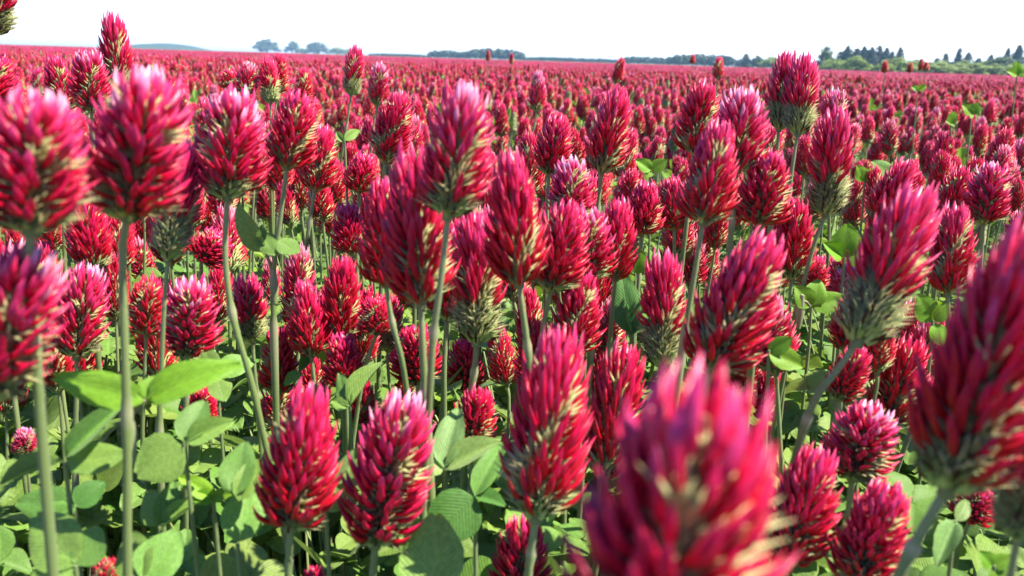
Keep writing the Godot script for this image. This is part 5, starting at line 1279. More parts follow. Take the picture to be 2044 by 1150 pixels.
	clover("column0", Vector3(0.1589, 0.3356, -0.8394), Vector3(0.1605, 0.3759, -0.8393), 0.018, [Vector3(0.1583, 0.1678, -0.8332), Vector3(0.1539, 0, -0.8269)], "small long slim clover bloom just left of the bright red bloom of the right cluster", 3.71)
	clover("broad1", Vector3(0.4955, 0.2896, -0.8425), Vector3(0.4905, 0.3361, -0.8395), 0.0249, [Vector3(0.4999, 0.1448, -0.8459), Vector3(0.4944, 0, -0.8493)], "middling wide pink-topped clover bloom below and slightly right of the dark-based bloom at far right", 1.4587)
	clover("deep0", Vector3(0.2476, 0.2918, -0.8501), Vector3(0.2489, 0.3409, -0.8412), 0.026, [Vector3(0.2341, 0.1459, -0.8516), Vector3(0.2356, 0, -0.853)], "middling upright dark red clover bloom just below the white-edged bloom under the twins", 6.257)
	clover("fresh1", Vector3(0.4127, 0.3293, -0.8401), Vector3(0.4146, 0.3827, -0.8425), 0.0309, [Vector3(0.408, 0.1647, -0.8439), Vector3(0.4109, 0, -0.8477)], "large upright crimson clover bloom left of the dark-based bloom at far right", 2.059)
	clover("column1", Vector3(0.334, 0.3074, -0.8547), Vector3(0.3356, 0.3629, -0.8455), 0.024, [Vector3(0.3272, 0.1537, -0.8541), Vector3(0.3225, 0, -0.8535)], "middling long slim clover bloom below and slightly right of the bloom with long bristly base", 1.624)
	clover("deep1", Vector3(-0.4834, 0.2595, -0.8406), Vector3(-0.4855, 0.3114, -0.8456), 0.0294, [Vector3(-0.4792, 0.1298, -0.8288), Vector3(-0.4659, 0, -0.8171)], "large upright dark red clover bloom left of the long red bloom beside the blurred one", 0.0421)
	clover("deep1", Vector3(0.0674, 0.3063, -0.8462), Vector3(0.0726, 0.3568, -0.8456), 0.0283, [Vector3(0.0595, 0.1531, -0.8431), Vector3(0.0541, 0, -0.84)], "large upright dark red clover bloom just right of and slightly below the white-tipped fluffy bloom", 3.461)
	clover("deep0", Vector3(0.0487, 0.3029, -0.8552), Vector3(0.0534, 0.3506, -0.8527), 0.0246, [Vector3(0.0418, 0.1515, -0.8655), Vector3(0.0439, 0, -0.8758)], "middling upright dark red clover bloom just below and slightly left of the white-tipped fluffy bloom", 4.708)
	clover("deep0", Vector3(0.1519, 0.2952, -0.8618), Vector3(0.1404, 0.349, -0.8624), 0.0246, [Vector3(0.152, 0.1476, -0.8608), Vector3(0.1609, 0, -0.8598)], "middling left-leaning dark red clover bloom just right of the rosy bloom above the frilly one", 1.805)
	clover("column1", Vector3(0.3198, 0.225, -0.8631), Vector3(0.3176, 0.2813, -0.8644), 0.0284, [Vector3(0.3175, 0.1125, -0.8597), Vector3(0.3136, 0, -0.8563)], "middling upright long slim clover bloom just left of the round purplish bloom", 2.696)
	clover("column0", Vector3(0.1721, 0.343, -0.8671), Vector3(0.1715, 0.393, -0.8664), 0.0252, [Vector3(0.1803, 0.1715, -0.867), Vector3(0.1794, 0, -0.8668)], "middling long slim clover bloom left of and slightly above the white-edged bloom under the twins", 5.67)
	clover("column0", Vector3(-0.2839, 0.3153, -0.8651), Vector3(-0.2838, 0.3715, -0.8699), 0.0317, [Vector3(-0.2751, 0.1576, -0.865), Vector3(-0.2715, 0, -0.8649)], "large upright long slim clover bloom just below the pink bloom on bent stem", 2.839)
	clover("pale0", Vector3(0.2573, 0.2666, -0.8707), Vector3(0.2614, 0.3201, -0.8752), 0.023, [Vector3(0.2438, 0.1333, -0.8575), Vector3(0.2314, 0, -0.8444)], "middling upright pale-tipped clover bloom just left of the half hidden red bloom", 5.457)
	clover("cone1", Vector3(-0.311, 0.3282, -0.8854), Vector3(-0.3194, 0.3752, -0.8829), 0.0246, [Vector3(-0.3033, 0.1641, -0.8849), Vector3(-0.2887, 0, -0.8843)], "middling left-leaning pointed crimson clover bloom above and slightly right of the faded bristly green spike", 4.672)
	clover("column0", Vector3(0.0314, 0.3444, -0.8934), Vector3(0.0292, 0.3873, -0.8846), 0.0225, [Vector3(0.0459, 0.1722, -0.905), Vector3(0.0452, 0, -0.9166)], "middling upright long slim clover bloom just below and slightly left of the slim streaked bloom", 4.431)
	clover("fresh0", Vector3(0.5185, 0.3199, -0.8877), Vector3(0.509, 0.3612, -0.8868), 0.0202, [Vector3(0.5187, 0.16, -0.8854), Vector3(0.5273, 0, -0.8832)], "small left-leaning crimson clover bloom just right of the dark-based bloom at far right", 2.596)
	clover("fresh0", Vector3(0.4389, 0.2987, -0.8891), Vector3(0.4378, 0.3541, -0.887), 0.0262, [Vector3(0.4508, 0.1494, -0.8883), Vector3(0.4537, 0, -0.8876)], "middling crimson clover bloom just above and slightly left of the bloom between leaning and right-edge", 3.907)
	clover("spent1", Vector3(-0.0295, 0.3128, -0.8852), Vector3(-0.031, 0.3615, -0.8882), 0.0246, [Vector3(-0.0218, 0.1564, -0.8819), Vector3(-0.0149, 0, -0.8786)], "middling upright half faded clover bloom just below and slightly right of the tallest centre bloom", 1.772)
	clover("cone0", Vector3(-0.1561, 0.2725, -0.8845), Vector3(-0.1615, 0.3223, -0.8886), 0.0268, [Vector3(-0.1338, 0.1362, -0.8813), Vector3(-0.1275, 0, -0.8781)], "middling upright pointed crimson clover bloom just left of the bloom behind tallest centre bloom", 0.0484)
	clover("spent1", Vector3(-0.4365, 0.2812, -0.8888), Vector3(-0.4409, 0.3263, -0.8894), 0.0246, [Vector3(-0.429, 0.1406, -0.8909), Vector3(-0.4279, 0, -0.8929)], "middling upright half faded clover bloom just above the long red bloom beside the blurred one", 6.04)
	clover("deep0", Vector3(0.4548, 0.3304, -0.9006), Vector3(0.4483, 0.3822, -0.9002), 0.0235, [Vector3(0.4717, 0.1652, -0.8969), Vector3(0.481, 0, -0.8932)], "middling upright dark red clover bloom right of the pink bloom behind leaning top", 6.125)
	clover("pale0", Vector3(-0.259, 0.2863, -0.9072), Vector3(-0.2639, 0.3402, -0.903), 0.031, [Vector3(-0.2676, 0.1432, -0.9118), Vector3(-0.2688, 0, -0.9163)], "large upright pale-tipped clover bloom below and slightly right of the pink bloom on bent stem", 5.408)
	clover("fresh1", Vector3(0.0901, 0.3221, -0.8999), Vector3(0.091, 0.3629, -0.9039), 0.0224, [Vector3(0.0824, 0.161, -0.9015), Vector3(0.0844, 0, -0.9031)], "middling upright crimson clover bloom just right of and slightly above the white-tipped fluffy bloom", 3.239)
	clover("column0", Vector3(0.225, 0.3132, -0.9179), Vector3(0.2312, 0.3699, -0.9121), 0.0251, [Vector3(0.222, 0.1566, -0.9273), Vector3(0.2323, 0, -0.9368)], "middling upright long slim clover bloom just left of the white-edged bloom under the twins", 0.7348)
	clover("deep0", Vector3(-0.402, 0.255, -0.9135), Vector3(-0.3937, 0.2982, -0.9141), 0.0234, [Vector3(-0.4209, 0.1275, -0.9219), Vector3(-0.4369, 0, -0.9304)], "middling right-leaning dark red clover bloom left of and slightly below the faded bristly green spike", 1.62)
	clover("fresh1", Vector3(0.0303, 0.3168, -0.9062), Vector3(0.0369, 0.3639, -0.9178), 0.0234, [Vector3(0.0236, 0.1584, -0.8965), Vector3(0.0258, 0, -0.8867)], "middling right-leaning crimson clover bloom just left of and slightly above the white-tipped fluffy bloom", 1.683)
	clover("pale1", Vector3(-0.1064, 0.3552, -0.9092), Vector3(-0.107, 0.4054, -0.9179), 0.0218, [Vector3(-0.1065, 0.1776, -0.891), Vector3(-0.1053, 0, -0.8728)], "middling upright pale-tipped clover bloom just right of and slightly below the yellow-streaked leaning bloom", 1.126)
	clover("fresh0", Vector3(0.1773, 0.3065, -0.9145), Vector3(0.1809, 0.3514, -0.918), 0.0253, [Vector3(0.1761, 0.1532, -0.9114), Vector3(0.1612, 0, -0.9084)], "middling crimson clover bloom right of and slightly above the rosy bloom above the frilly one", 1.0583)
	clover("fresh0", Vector3(-0.229, 0.2974, -0.9237), Vector3(-0.2297, 0.3549, -0.9209), 0.0326, [Vector3(-0.2129, 0.1487, -0.9227), Vector3(-0.2107, 0, -0.9218)], "large crimson clover bloom just below and slightly left of the slim bloom with pale base", 4.938)
	clover("deep1", Vector3(-0.3326, 0.2609, -0.9301), Vector3(-0.3255, 0.3117, -0.9267), 0.0258, [Vector3(-0.3469, 0.1304, -0.9408), Vector3(-0.363, 0, -0.9515)], "middling right-leaning dark red clover bloom just above the end-on pink bloom", 1.651)
	clover("deep1", Vector3(-0.5583, 0.3303, -0.9229), Vector3(-0.5584, 0.3812, -0.9271), 0.0235, [Vector3(-0.556, 0.1651, -0.9213), Vector3(-0.5578, 0, -0.9198)], "middling dark red clover bloom just left of and slightly above the large blurred left-edge bloom", 4.977)
	clover("fresh1", Vector3(0.2657, 0.3481, -0.9378), Vector3(0.2735, 0.4052, -0.9324), 0.033, [Vector3(0.2583, 0.174, -0.9432), Vector3(0.2614, 0, -0.9486)], "large right-leaning crimson clover bloom just above the white-edged bloom under the twins", 0.5733)
	clover("deep1", Vector3(-0.1745, 0.3195, -0.9431), Vector3(-0.1771, 0.3727, -0.9372), 0.0254, [Vector3(-0.1659, 0.1598, -0.9487), Vector3(-0.1662, 0, -0.9544)], "middling upright dark red clover bloom left of and slightly below the yellow-streaked leaning bloom", 4.413)
	clover("column0", Vector3(0.4688, 0.3478, -0.952), Vector3(0.4617, 0.402, -0.9549), 0.0287, [Vector3(0.4723, 0.1739, -0.9546), Vector3(0.4842, 0, -0.9573)], "middling long slim clover bloom right of and slightly above the pink bloom behind leaning top", 1.596)
	clover("fresh0", Vector3(0.117, 0.3357, -0.9536), Vector3(0.1264, 0.3929, -0.9556), 0.0254, [Vector3(0.1022, 0.1678, -0.9533), Vector3(0.0975, 0, -0.9529)], "middling crimson clover bloom above and slightly left of the rosy bloom above the frilly one", 5.258)
	clover("pale1", Vector3(0.5259, 0.3454, -0.9519), Vector3(0.5306, 0.3896, -0.956), 0.0251, [Vector3(0.5221, 0.1727, -0.9422), Vector3(0.5094, 0, -0.9325)], "middling pale-tipped clover bloom just above and slightly right of the dark-based bloom at far right", 0.8872)
	clover("deep1", Vector3(-0.2777, 0.2755, -0.9699), Vector3(-0.2788, 0.3251, -0.9662), 0.0283, [Vector3(-0.277, 0.1377, -0.9791), Vector3(-0.2722, 0, -0.9884)], "middling dark red clover bloom below and slightly right of the pink bloom on bent stem", 0.0128)
	clover("spent0", Vector3(0.2167, 0.2872, -0.9762), Vector3(0.2162, 0.3301, -0.9683), 0.0223, [Vector3(0.2122, 0.1436, -0.9784), Vector3(0.2085, 0, -0.9805)], "small upright half faded clover bloom just below the bright red bloom of the right cluster", 6.2)
	clover("column0", Vector3(0.3451, 0.3001, -0.9663), Vector3(0.3364, 0.3575, -0.9739), 0.0268, [Vector3(0.3472, 0.15, -0.9636), Vector3(0.3603, 0, -0.9609)], "middling left-leaning long slim clover bloom right of the white-edged bloom under the twins", 6.133)
	clover("column0", Vector3(-0.5231, 0.2504, -0.9791), Vector3(-0.52, 0.3034, -0.9768), 0.0247, [Vector3(-0.5246, 0.1252, -0.979), Vector3(-0.5219, 0, -0.979)], "middling long slim clover bloom just below and slightly right of the large blurred left-edge bloom", 0.5443)
	clover("column1", Vector3(0.5399, 0.3565, -0.9815), Vector3(0.5442, 0.4063, -0.9805), 0.0289, [Vector3(0.5339, 0.1783, -0.9915), Vector3(0.5376, 0, -1.0015)], "middling long slim clover bloom above and slightly right of the dark-based bloom at far right", 4.55)
	clover("fresh0", Vector3(0.5882, 0.3261, -0.9826), Vector3(0.5874, 0.3828, -0.9831), 0.029, [Vector3(0.6046, 0.163, -0.9795), Vector3(0.6077, 0, -0.9764)], "middling upright crimson clover bloom right of and slightly above the dark-based bloom at far right", 3.232)
	clover("broad1", Vector3(-0.0495, 0.2471, -0.9794), Vector3(-0.0516, 0.3023, -0.9837), 0.0245, [Vector3(-0.0603, 0.1236, -0.9743), Vector3(-0.0623, 0, -0.9692)], "middling upright wide pink-topped clover bloom just above the spiky-based centre bloom", 4.06)
	clover("pale1", Vector3(-0.2621, 0.3089, -0.982), Vector3(-0.2563, 0.3584, -0.9863), 0.0212, [Vector3(-0.2676, 0.1545, -0.9692), Vector3(-0.2678, 0, -0.9563)], "small pale-tipped clover bloom just left of and slightly below the slim bloom with pale base", 3.158)
	clover("deep0", Vector3(-0.6041, 0.2383, -0.9904), Vector3(-0.6033, 0.2949, -0.9902), 0.0239, [Vector3(-0.5992, 0.1192, -0.9839), Vector3(-0.6051, 0, -0.9774)], "middling dark red clover bloom just below and slightly left of the large blurred left-edge bloom", 0.109)
	clover("spent0", Vector3(-0.3559, 0.3626, -0.9912), Vector3(-0.3488, 0.4084, -0.9906), 0.0237, [Vector3(-0.3618, 0.1813, -0.9984), Vector3(-0.3787, 0, -1.0056)], "middling half faded clover bloom well below and slightly left of the low pink peeping bloom", 1.888)
	clover("deep0", Vector3(0.07, 0.3382, -1.0053), Vector3(0.0593, 0.391, -0.9915), 0.0284, [Vector3(0.0757, 0.1691, -1.0238), Vector3(0.0957, 0, -1.0423)], "middling left-leaning dark red clover bloom just right of and slightly below the slim streaked bloom", 3.055)
	clover("deep0", Vector3(-0.378, 0.2597, -0.9969), Vector3(-0.3731, 0.3116, -0.9989), 0.022, [Vector3(-0.3761, 0.1298, -1.0032), Vector3(-0.3873, 0, -1.0095)], "small dark red clover bloom just right of and slightly below the faded bristly green spike", 2.477)
	clover("deep1", Vector3(-0.5099, 0.2723, -0.9961), Vector3(-0.5048, 0.3261, -1.0002), 0.0301, [Vector3(-0.5071, 0.1361, -0.9923), Vector3(-0.5147, 0, -0.9884)], "middling dark red clover bloom just right of and slightly below the large blurred left-edge bloom", 4.677)
	clover("deep1", Vector3(0.4594, 0.3056, -1.0018), Vector3(0.4565, 0.347, -1.0026), 0.0235, [Vector3(0.4768, 0.1528, -1.0082), Vector3(0.4819, 0, -1.0145)], "middling dark red clover bloom just right of the pink bloom behind leaning top", 3.125)
	clover("fresh0", Vector3(0.0349, 0.2724, -0.9963), Vector3(0.0376, 0.318, -1.0092), 0.0251, [Vector3(0.0387, 0.1362, -0.9894), Vector3(0.0485, 0, -0.9825)], "middling upright crimson clover bloom just right of the crimson bloom right of centre", 0.1316)
	clover("spent0", Vector3(0.1314, 0.2772, -1.0063), Vector3(0.1322, 0.3275, -1.0093), 0.0288, [Vector3(0.142, 0.1386, -1.0041), Vector3(0.1381, 0, -1.002)], "middling upright half faded clover bloom just left of the rosy bloom above the frilly one", 5.55)
	clover("column1", Vector3(0.2057, 0.3196, -1.0214), Vector3(0.2075, 0.3656, -1.0177), 0.0252, [Vector3(0.2075, 0.1598, -1.0344), Vector3(0.218, 0, -1.0474)], "middling long slim clover bloom just left of the bright red bloom of the right cluster", 5.078)
	clover("broad1", Vector3(0.3845, 0.3599, -1.0159), Vector3(0.3914, 0.4049, -1.0202), 0.0193, [Vector3(0.3675, 0.18, -1.0087), Vector3(0.3633, 0, -1.0016)], "small wide pink-topped clover bloom below and slightly right of the white-topped bloom behind bristly bloom", 1.0388)
	clover("deep1", Vector3(-0.2108, 0.2805, -1.0255), Vector3(-0.2114, 0.3302, -1.0214), 0.0278, [Vector3(-0.207, 0.1402, -1.0198), Vector3(-0.1903, 0, -1.0142)], "middling dark red clover bloom below and slightly right of the slim bloom with pale base", 4.845)
	clover("column1", Vector3(-0.0584, 0.2689, -1.0274), Vector3(-0.0648, 0.32, -1.0222), 0.0222, [Vector3(-0.0561, 0.1345, -1.0356), Vector3(-0.0408, 0, -1.0438)], "small upright long slim clover bloom right of and slightly below the glimpsed pink centre bloom", 0.396)
	clover("column0", Vector3(0.3316, 0.2584, -1.0279), Vector3(0.3325, 0.3148, -1.0249), 0.0237, [Vector3(0.3264, 0.1292, -1.025), Vector3(0.3164, 0, -1.022)], "small upright long slim clover bloom just above the half hidden red bloom", 5.782)
	clover("deep0", Vector3(0.5075, 0.2694, -1.0273), Vector3(0.5131, 0.3202, -1.0263), 0.0267, [Vector3(0.5074, 0.1347, -1.0328), Vector3(0.4913, 0, -1.0383)], "middling dark red clover bloom left of and slightly below the dark-based bloom at far right", 3.038)
	clover("deep0", Vector3(-0.0296, 0.3023, -1.0367), Vector3(-0.0334, 0.3588, -1.0297), 0.0314, [Vector3(-0.0248, 0.1512, -1.0331), Vector3(-0.0231, 0, -1.0295)], "middling upright dark red clover bloom just right of and slightly below the tallest centre bloom", 4.657)
	clover("pale0", Vector3(0.583, 0.3139, -1.0305), Vector3(0.5812, 0.3684, -1.03), 0.0301, [Vector3(0.5688, 0.157, -1.0303), Vector3(0.5696, 0, -1.03)], "middling pale-tipped clover bloom just right of and slightly above the dark-based bloom at far right", 5.966)
	clover("spent1", Vector3(-0.168, 0.3108, -1.0269), Vector3(-0.1682, 0.3509, -1.0322), 0.0184, [Vector3(-0.1529, 0.1554, -1.0119), Vector3(-0.1489, 0, -0.9968)], "small upright half faded clover bloom below and slightly left of the yellow-streaked leaning bloom", 0.5089)
	clover("deep0", Vector3(-0.49, 0.3132, -1.026), Vector3(-0.492, 0.367, -1.0325), 0.0293, [Vector3(-0.4859, 0.1566, -1.0212), Vector3(-0.4669, 0, -1.0164)], "middling upright dark red clover bloom just right of the large blurred left-edge bloom", 2.81)
	clover("fresh0", Vector3(-0.3279, 0.2797, -1.0223), Vector3(-0.3318, 0.3333, -1.0347), 0.0244, [Vector3(-0.3319, 0.1398, -1.0191), Vector3(-0.3229, 0, -1.0158)], "middling upright crimson clover bloom just below the pink bloom on bent stem", 0.078)
	clover("deep0", Vector3(-0.2692, 0.3144, -1.0376), Vector3(-0.2663, 0.3618, -1.0418), 0.0217, [Vector3(-0.2892, 0.1572, -1.0255), Vector3(-0.2938, 0, -1.0134)], "small upright dark red clover bloom just left of the slim bloom with pale base", 2.019)
	clover("broad1", Vector3(-0.035, 0.308, -1.0484), Vector3(-0.0315, 0.3569, -1.0477), 0.0268, [Vector3(-0.0504, 0.154, -1.056), Vector3(-0.0608, 0, -1.0636)], "middling upright wide pink-topped clover bloom just right of and slightly below the tallest centre bloom", 2.372)
	clover("fresh1", Vector3(0.3485, 0.3342, -1.055), Vector3(0.3429, 0.3868, -1.0514), 0.0269, [Vector3(0.3485, 0.1671, -1.056), Vector3(0.343, 0, -1.057)], "middling upright crimson clover bloom just left of the bloom with long bristly base", 3.487)
	clover("spent1", Vector3(-0.1521, 0.3163, -1.0574), Vector3(-0.1489, 0.3686, -1.0536), 0.0236, [Vector3(-0.1538, 0.1582, -1.0615), Vector3(-0.1541, 0, -1.0655)], "small upright half faded clover bloom just below the yellow-streaked leaning bloom", 1.0037)
	clover("broad1", Vector3(-0.3554, 0.2822, -1.0618), Vector3(-0.3554, 0.3389, -1.0617), 0.0284, [Vector3(-0.3542, 0.1411, -1.0668), Vector3(-0.3556, 0, -1.0719)], "middling upright wide pink-topped clover bloom just below the pink bloom on bent stem", 4.623)
	clover("spent0", Vector3(-0.5024, 0.2894, -1.0607), Vector3(-0.5029, 0.3385, -1.0645), 0.0215, [Vector3(-0.5117, 0.1447, -1.0666), Vector3(-0.5049, 0, -1.0726)], "small upright half faded clover bloom just right of the large blurred left-edge bloom", 1.775)
	clover("cone1", Vector3(0.0335, 0.2524, -1.0802), Vector3(0.0282, 0.298, -1.0725), 0.0233, [Vector3(0.0448, 0.1262, -1.0814), Vector3(0.0561, 0, -1.0826)], "small upright pointed crimson clover bloom just right of the crimson bloom right of centre", 2.647)
	clover("fresh0", Vector3(0.6154, 0.2936, -1.08), Vector3(0.6073, 0.3496, -1.073), 0.0278, [Vector3(0.611, 0.1468, -1.086), Vector3(0.6136, 0, -1.092)], "middling left-leaning crimson clover bloom just right of the dark-based bloom at far right", 1.0492)
	clover("cone0", Vector3(-0.404, 0.291, -1.0762), Vector3(-0.3962, 0.3448, -1.0743), 0.0258, [Vector3(-0.4109, 0.1455, -1.0795), Vector3(-0.4227, 0, -1.0827)], "middling pointed crimson clover bloom just above and slightly right of the faded bristly green spike", 0.0562)
	clover("column1", Vector3(-0.5599, 0.2471, -1.0836), Vector3(-0.5535, 0.3036, -1.0768), 0.0257, [Vector3(-0.5651, 0.1236, -1.0981), Vector3(-0.5796, 0, -1.1126)], "middling upright long slim clover bloom well left of the faded bristly green spike", 3.37)
	clover("pale0", Vector3(-0.3018, 0.3342, -1.0779), Vector3(-0.3049, 0.3805, -1.0789), 0.0254, [Vector3(-0.3067, 0.1671, -1.0684), Vector3(-0.3098, 0, -1.0589)], "middling pale-tipped clover bloom just left of and slightly below the flaring bloom over leafy stem", 1.54)
	clover("column0", Vector3(-0.2253, 0.2712, -1.0828), Vector3(-0.2201, 0.329, -1.0815), 0.0277, [Vector3(-0.2299, 0.1356, -1.077), Vector3(-0.225, 0, -1.0712)], "middling long slim clover bloom below and slightly right of the flaring bloom over leafy stem", 2.979)
	clover("deep0", Vector3(0.2842, 0.2583, -1.0784), Vector3(0.2794, 0.3147, -1.086), 0.0253, [Vector3(0.2727, 0.1292, -1.0616), Vector3(0.275, 0, -1.0449)], "middling upright dark red clover bloom left of and slightly above the half hidden red bloom", 0.8335)
	clover("fresh0", Vector3(0.0997, 0.2803, -1.0949), Vector3(0.0953, 0.3328, -1.0896), 0.0281, [Vector3(0.1161, 0.1402, -1.1052), Vector3(0.1237, 0, -1.1155)], "middling crimson clover bloom just right of the white-tipped fluffy bloom", 1.69)
	clover("column1", Vector3(-0.2447, 0.2643, -1.0818), Vector3(-0.2442, 0.3142, -1.0906), 0.0244, [Vector3(-0.245, 0.1322, -1.0738), Vector3(-0.2525, 0, -1.0658)], "small upright long slim clover bloom below the slim bloom with pale base", 1.678)
	clover("fresh1", Vector3(0.5552, 0.294, -1.0986), Vector3(0.5504, 0.3425, -1.0923), 0.0214, [Vector3(0.5588, 0.147, -1.1004), Vector3(0.5547, 0, -1.1022)], "small upright crimson clover bloom just left of the dark-based bloom at far right", 3.85)
	clover("pale1", Vector3(0.4715, 0.3562, -1.1102), Vector3(0.4651, 0.4061, -1.1059), 0.025, [Vector3(0.4794, 0.1781, -1.1096), Vector3(0.4884, 0, -1.109)], "middling upright pale-tipped clover bloom above the pink bloom behind leaning top", 4.83)
	clover("deep1", Vector3(0.1116, 0.312, -1.114), Vector3(0.0993, 0.3673, -1.1083), 0.0251, [Vector3(0.1122, 0.156, -1.118), Vector3(0.1273, 0, -1.1219)], "small left-leaning dark red clover bloom just right of and slightly above the white-tipped fluffy bloom", 3.06)
	clover("deep1", Vector3(0.3087, 0.3642, -1.104), Vector3(0.3103, 0.409, -1.109), 0.0236, [Vector3(0.3114, 0.1821, -1.102), Vector3(0.3214, 0, -1.1)], "small upright dark red clover bloom just right of the whitish bloom of the right cluster", 1.811)
	clover("column1", Vector3(-0.2533, 0.367, -1.1064), Vector3(-0.2548, 0.4081, -1.1099), 0.023, [Vector3(-0.2509, 0.1835, -1.1096), Vector3(-0.2493, 0, -1.1129)], "small upright long slim clover bloom above the slim bloom with pale base", 4.074)
	clover("deep0", Vector3(0.5511, 0.2611, -1.1079), Vector3(0.5525, 0.3116, -1.116), 0.0255, [Vector3(0.5473, 0.1306, -1.1084), Vector3(0.5589, 0, -1.1089)], "small dark red clover bloom left of and slightly below the dark-based bloom at far right", 6.279)
	clover("broad0", Vector3(-0.2705, 0.3043, -1.1219), Vector3(-0.2826, 0.3573, -1.1164), 0.0286, [Vector3(-0.2648, 0.1521, -1.12), Vector3(-0.2602, 0, -1.1181)], "middling left-leaning wide pink-topped clover bloom just left of the slim bloom with pale base", 5.986)
	clover("column1", Vector3(-0.4272, 0.3181, -1.1083), Vector3(-0.4227, 0.371, -1.1188), 0.028, [Vector3(-0.4309, 0.159, -1.1054), Vector3(-0.4393, 0, -1.1025)], "middling long slim clover bloom just right of the tall wide bloom with two bright leaflets", 3.173)


func place_leaves() -> void:
	posed_leaf(Vector3(-0.1588, 0, -0.27), Vector3(-0.1503, 0.3225, -0.27), [[Vector3(-0.1506, 0.3234, -0.27), Vector3(-0.1706, 0.3171, -0.264), Vector3(-0.2, 0.8, 0.5), 0.0076, 2], [Vector3(-0.1501, 0.3243, -0.27), Vector3(-0.1348, 0.3401, -0.2834), Vector3(0.5, 0.7, 0.3), 0.0075, 5], [Vector3(-0.15, 0.3225, -0.27), Vector3(-0.1307, 0.3263, -0.2721), Vector3(0, 0.7, 0.6), 0.0122, 0]], Color(1, 1, 1), "long dark leaf with a pale narrow leaflet beside it, low at the left edge")
	posed_leaf(Vector3(-0.1197, 0, -0.3), Vector3(-0.1213, 0.3167, -0.3), [[Vector3(-0.1217, 0.3163, -0.3), Vector3(-0.137, 0.308, -0.2913), Vector3(0.3, 0.8, 0.8), 0.0201, 0], [Vector3(-0.1212, 0.3172, -0.3), Vector3(-0.1177, 0.3306, -0.3127), Vector3(0.1, 0.7, 0.6), 0.0125, 1], [Vector3(-0.1205, 0.3172, -0.3), Vector3(-0.1043, 0.3242, -0.306), Vector3(0.2, 0.6, 0.6), 0.0097, 2]], Color(1, 1, 1), "trio of round pale green leaflets right of the tall wide bloom's stem")
	posed_leaf(Vector3(-0.1346, 0, -0.3), Vector3(-0.1333, 0.2815, -0.3), [[Vector3(-0.1336, 0.2819, -0.3), Vector3(-0.1413, 0.2923, -0.3085), Vector3(-0.1, 0.5, 0.8), 0.011, 0], [Vector3(-0.1332, 0.2819, -0.3), Vector3(-0.1307, 0.2959, -0.3114), Vector3(0.3, 0.5, 0.7), 0.0088, 1], [Vector3(-0.1326, 0.2807, -0.3), Vector3(-0.1172, 0.2906, -0.3085), Vector3(0, 0.9, 0.3), 0.0066, 2]], Color(1, 1, 1), "pair of heart-joined leaflets low on the left with one narrow leaflet")
	posed_leaf(Vector3(-0.1004, 0, -0.29), Vector3(-0.1, 0.2813, -0.29), [[Vector3(-0.0999, 0.2821, -0.29), Vector3(-0.0983, 0.2996, -0.3038), Vector3(0.3, 0.8, 0.8), 0.0162, 0], [Vector3(-0.0987, 0.2992, -0.29), Vector3(-0.0944, 0.3119, -0.3008), Vector3(0.2, 0.4, 0.9), 0.0094, 1], [Vector3(-0.0997, 0.3012, -0.29), Vector3(-0.1021, 0.3183, -0.3055), Vector3(0, 0.5, 0.8), 0.0138, 4]], Color(1, 1, 1), "upright round pale leaflet on a hairy stalk, left of the cone-shaped bloom")
	posed_leaf(Vector3(-0.1169, 0, -0.31), Vector3(-0.1155, 0.2891, -0.31), [[Vector3(-0.1155, 0.2891, -0.31), Vector3(-0.1273, 0.2995, -0.3084), Vector3(-0.2, 0.8, 0.5), 0.0079, 1], [Vector3(-0.1155, 0.2891, -0.31), Vector3(-0.1235, 0.2908, -0.3067), Vector3(0, 0.6, 0.8), 0.0065, 2], [Vector3(-0.1155, 0.2891, -0.31), Vector3(-0.1072, 0.2935, -0.3072), Vector3(0, 0.7, 0.7), 0.0057, 1]], Color(1.0, 1.06, 0.62), "small bright leaf with three folded leaflets near the bottom left")
	posed_leaf(Vector3(-0.1462, 0, -0.25), Vector3(-0.1396, 0.2961, -0.25), [[Vector3(-0.1396, 0.2961, -0.25), Vector3(-0.1587, 0.3082, -0.261), Vector3(-0.2, 0.7, 0.6), 0.018, 0], [Vector3(-0.1396, 0.2961, -0.25), Vector3(-0.1342, 0.305, -0.2589), Vector3(0.2, 0.8, 0.5), 0.0126, 3], [Vector3(-0.1393, 0.2957, -0.25), Vector3(-0.1548, 0.2918, -0.2448), Vector3(0, 0.8, 0.6), 0.0128, 1]], Color(1, 1, 1), "broad pale leaf across the bottom left corner")
	posed_leaf(Vector3(-0.1309, 0, -0.27), Vector3(-0.1286, 0.2777, -0.27), [[Vector3(-0.129, 0.2777, -0.27), Vector3(-0.1363, 0.291, -0.2813), Vector3(-0.1, 0.6, 0.8), 0.0144, 0], [Vector3(-0.1276, 0.2777, -0.27), Vector3(-0.1184, 0.2916, -0.2813), Vector3(0.1, 0.6, 0.8), 0.0166, 0]], Color(1, 1, 1), "broad rounded leaf at the bottom beside the yellow-topped bud")
	posed_leaf(Vector3(-0.1775, 0, -0.3), Vector3(-0.165, 0.2894, -0.3), [[Vector3(-0.165, 0.2894, -0.3), Vector3(-0.1889, 0.2907, -0.3004), Vector3(-0.1, 0.7, 0.6), 0.0144, 0], [Vector3(-0.165, 0.2894, -0.3), Vector3(-0.1566, 0.2971, -0.3062), Vector3(0.2, 0.7, 0.6), 0.0108, 1], [Vector3(-0.165, 0.2894, -0.3), Vector3(-0.1765, 0.2805, -0.2911), Vector3(0, 0.7, 0.7), 0.0117, 2]], Color(0.8, 0.9, 0.85), "dim leaf with a shaded half, left of the tall wide bloom's stem")
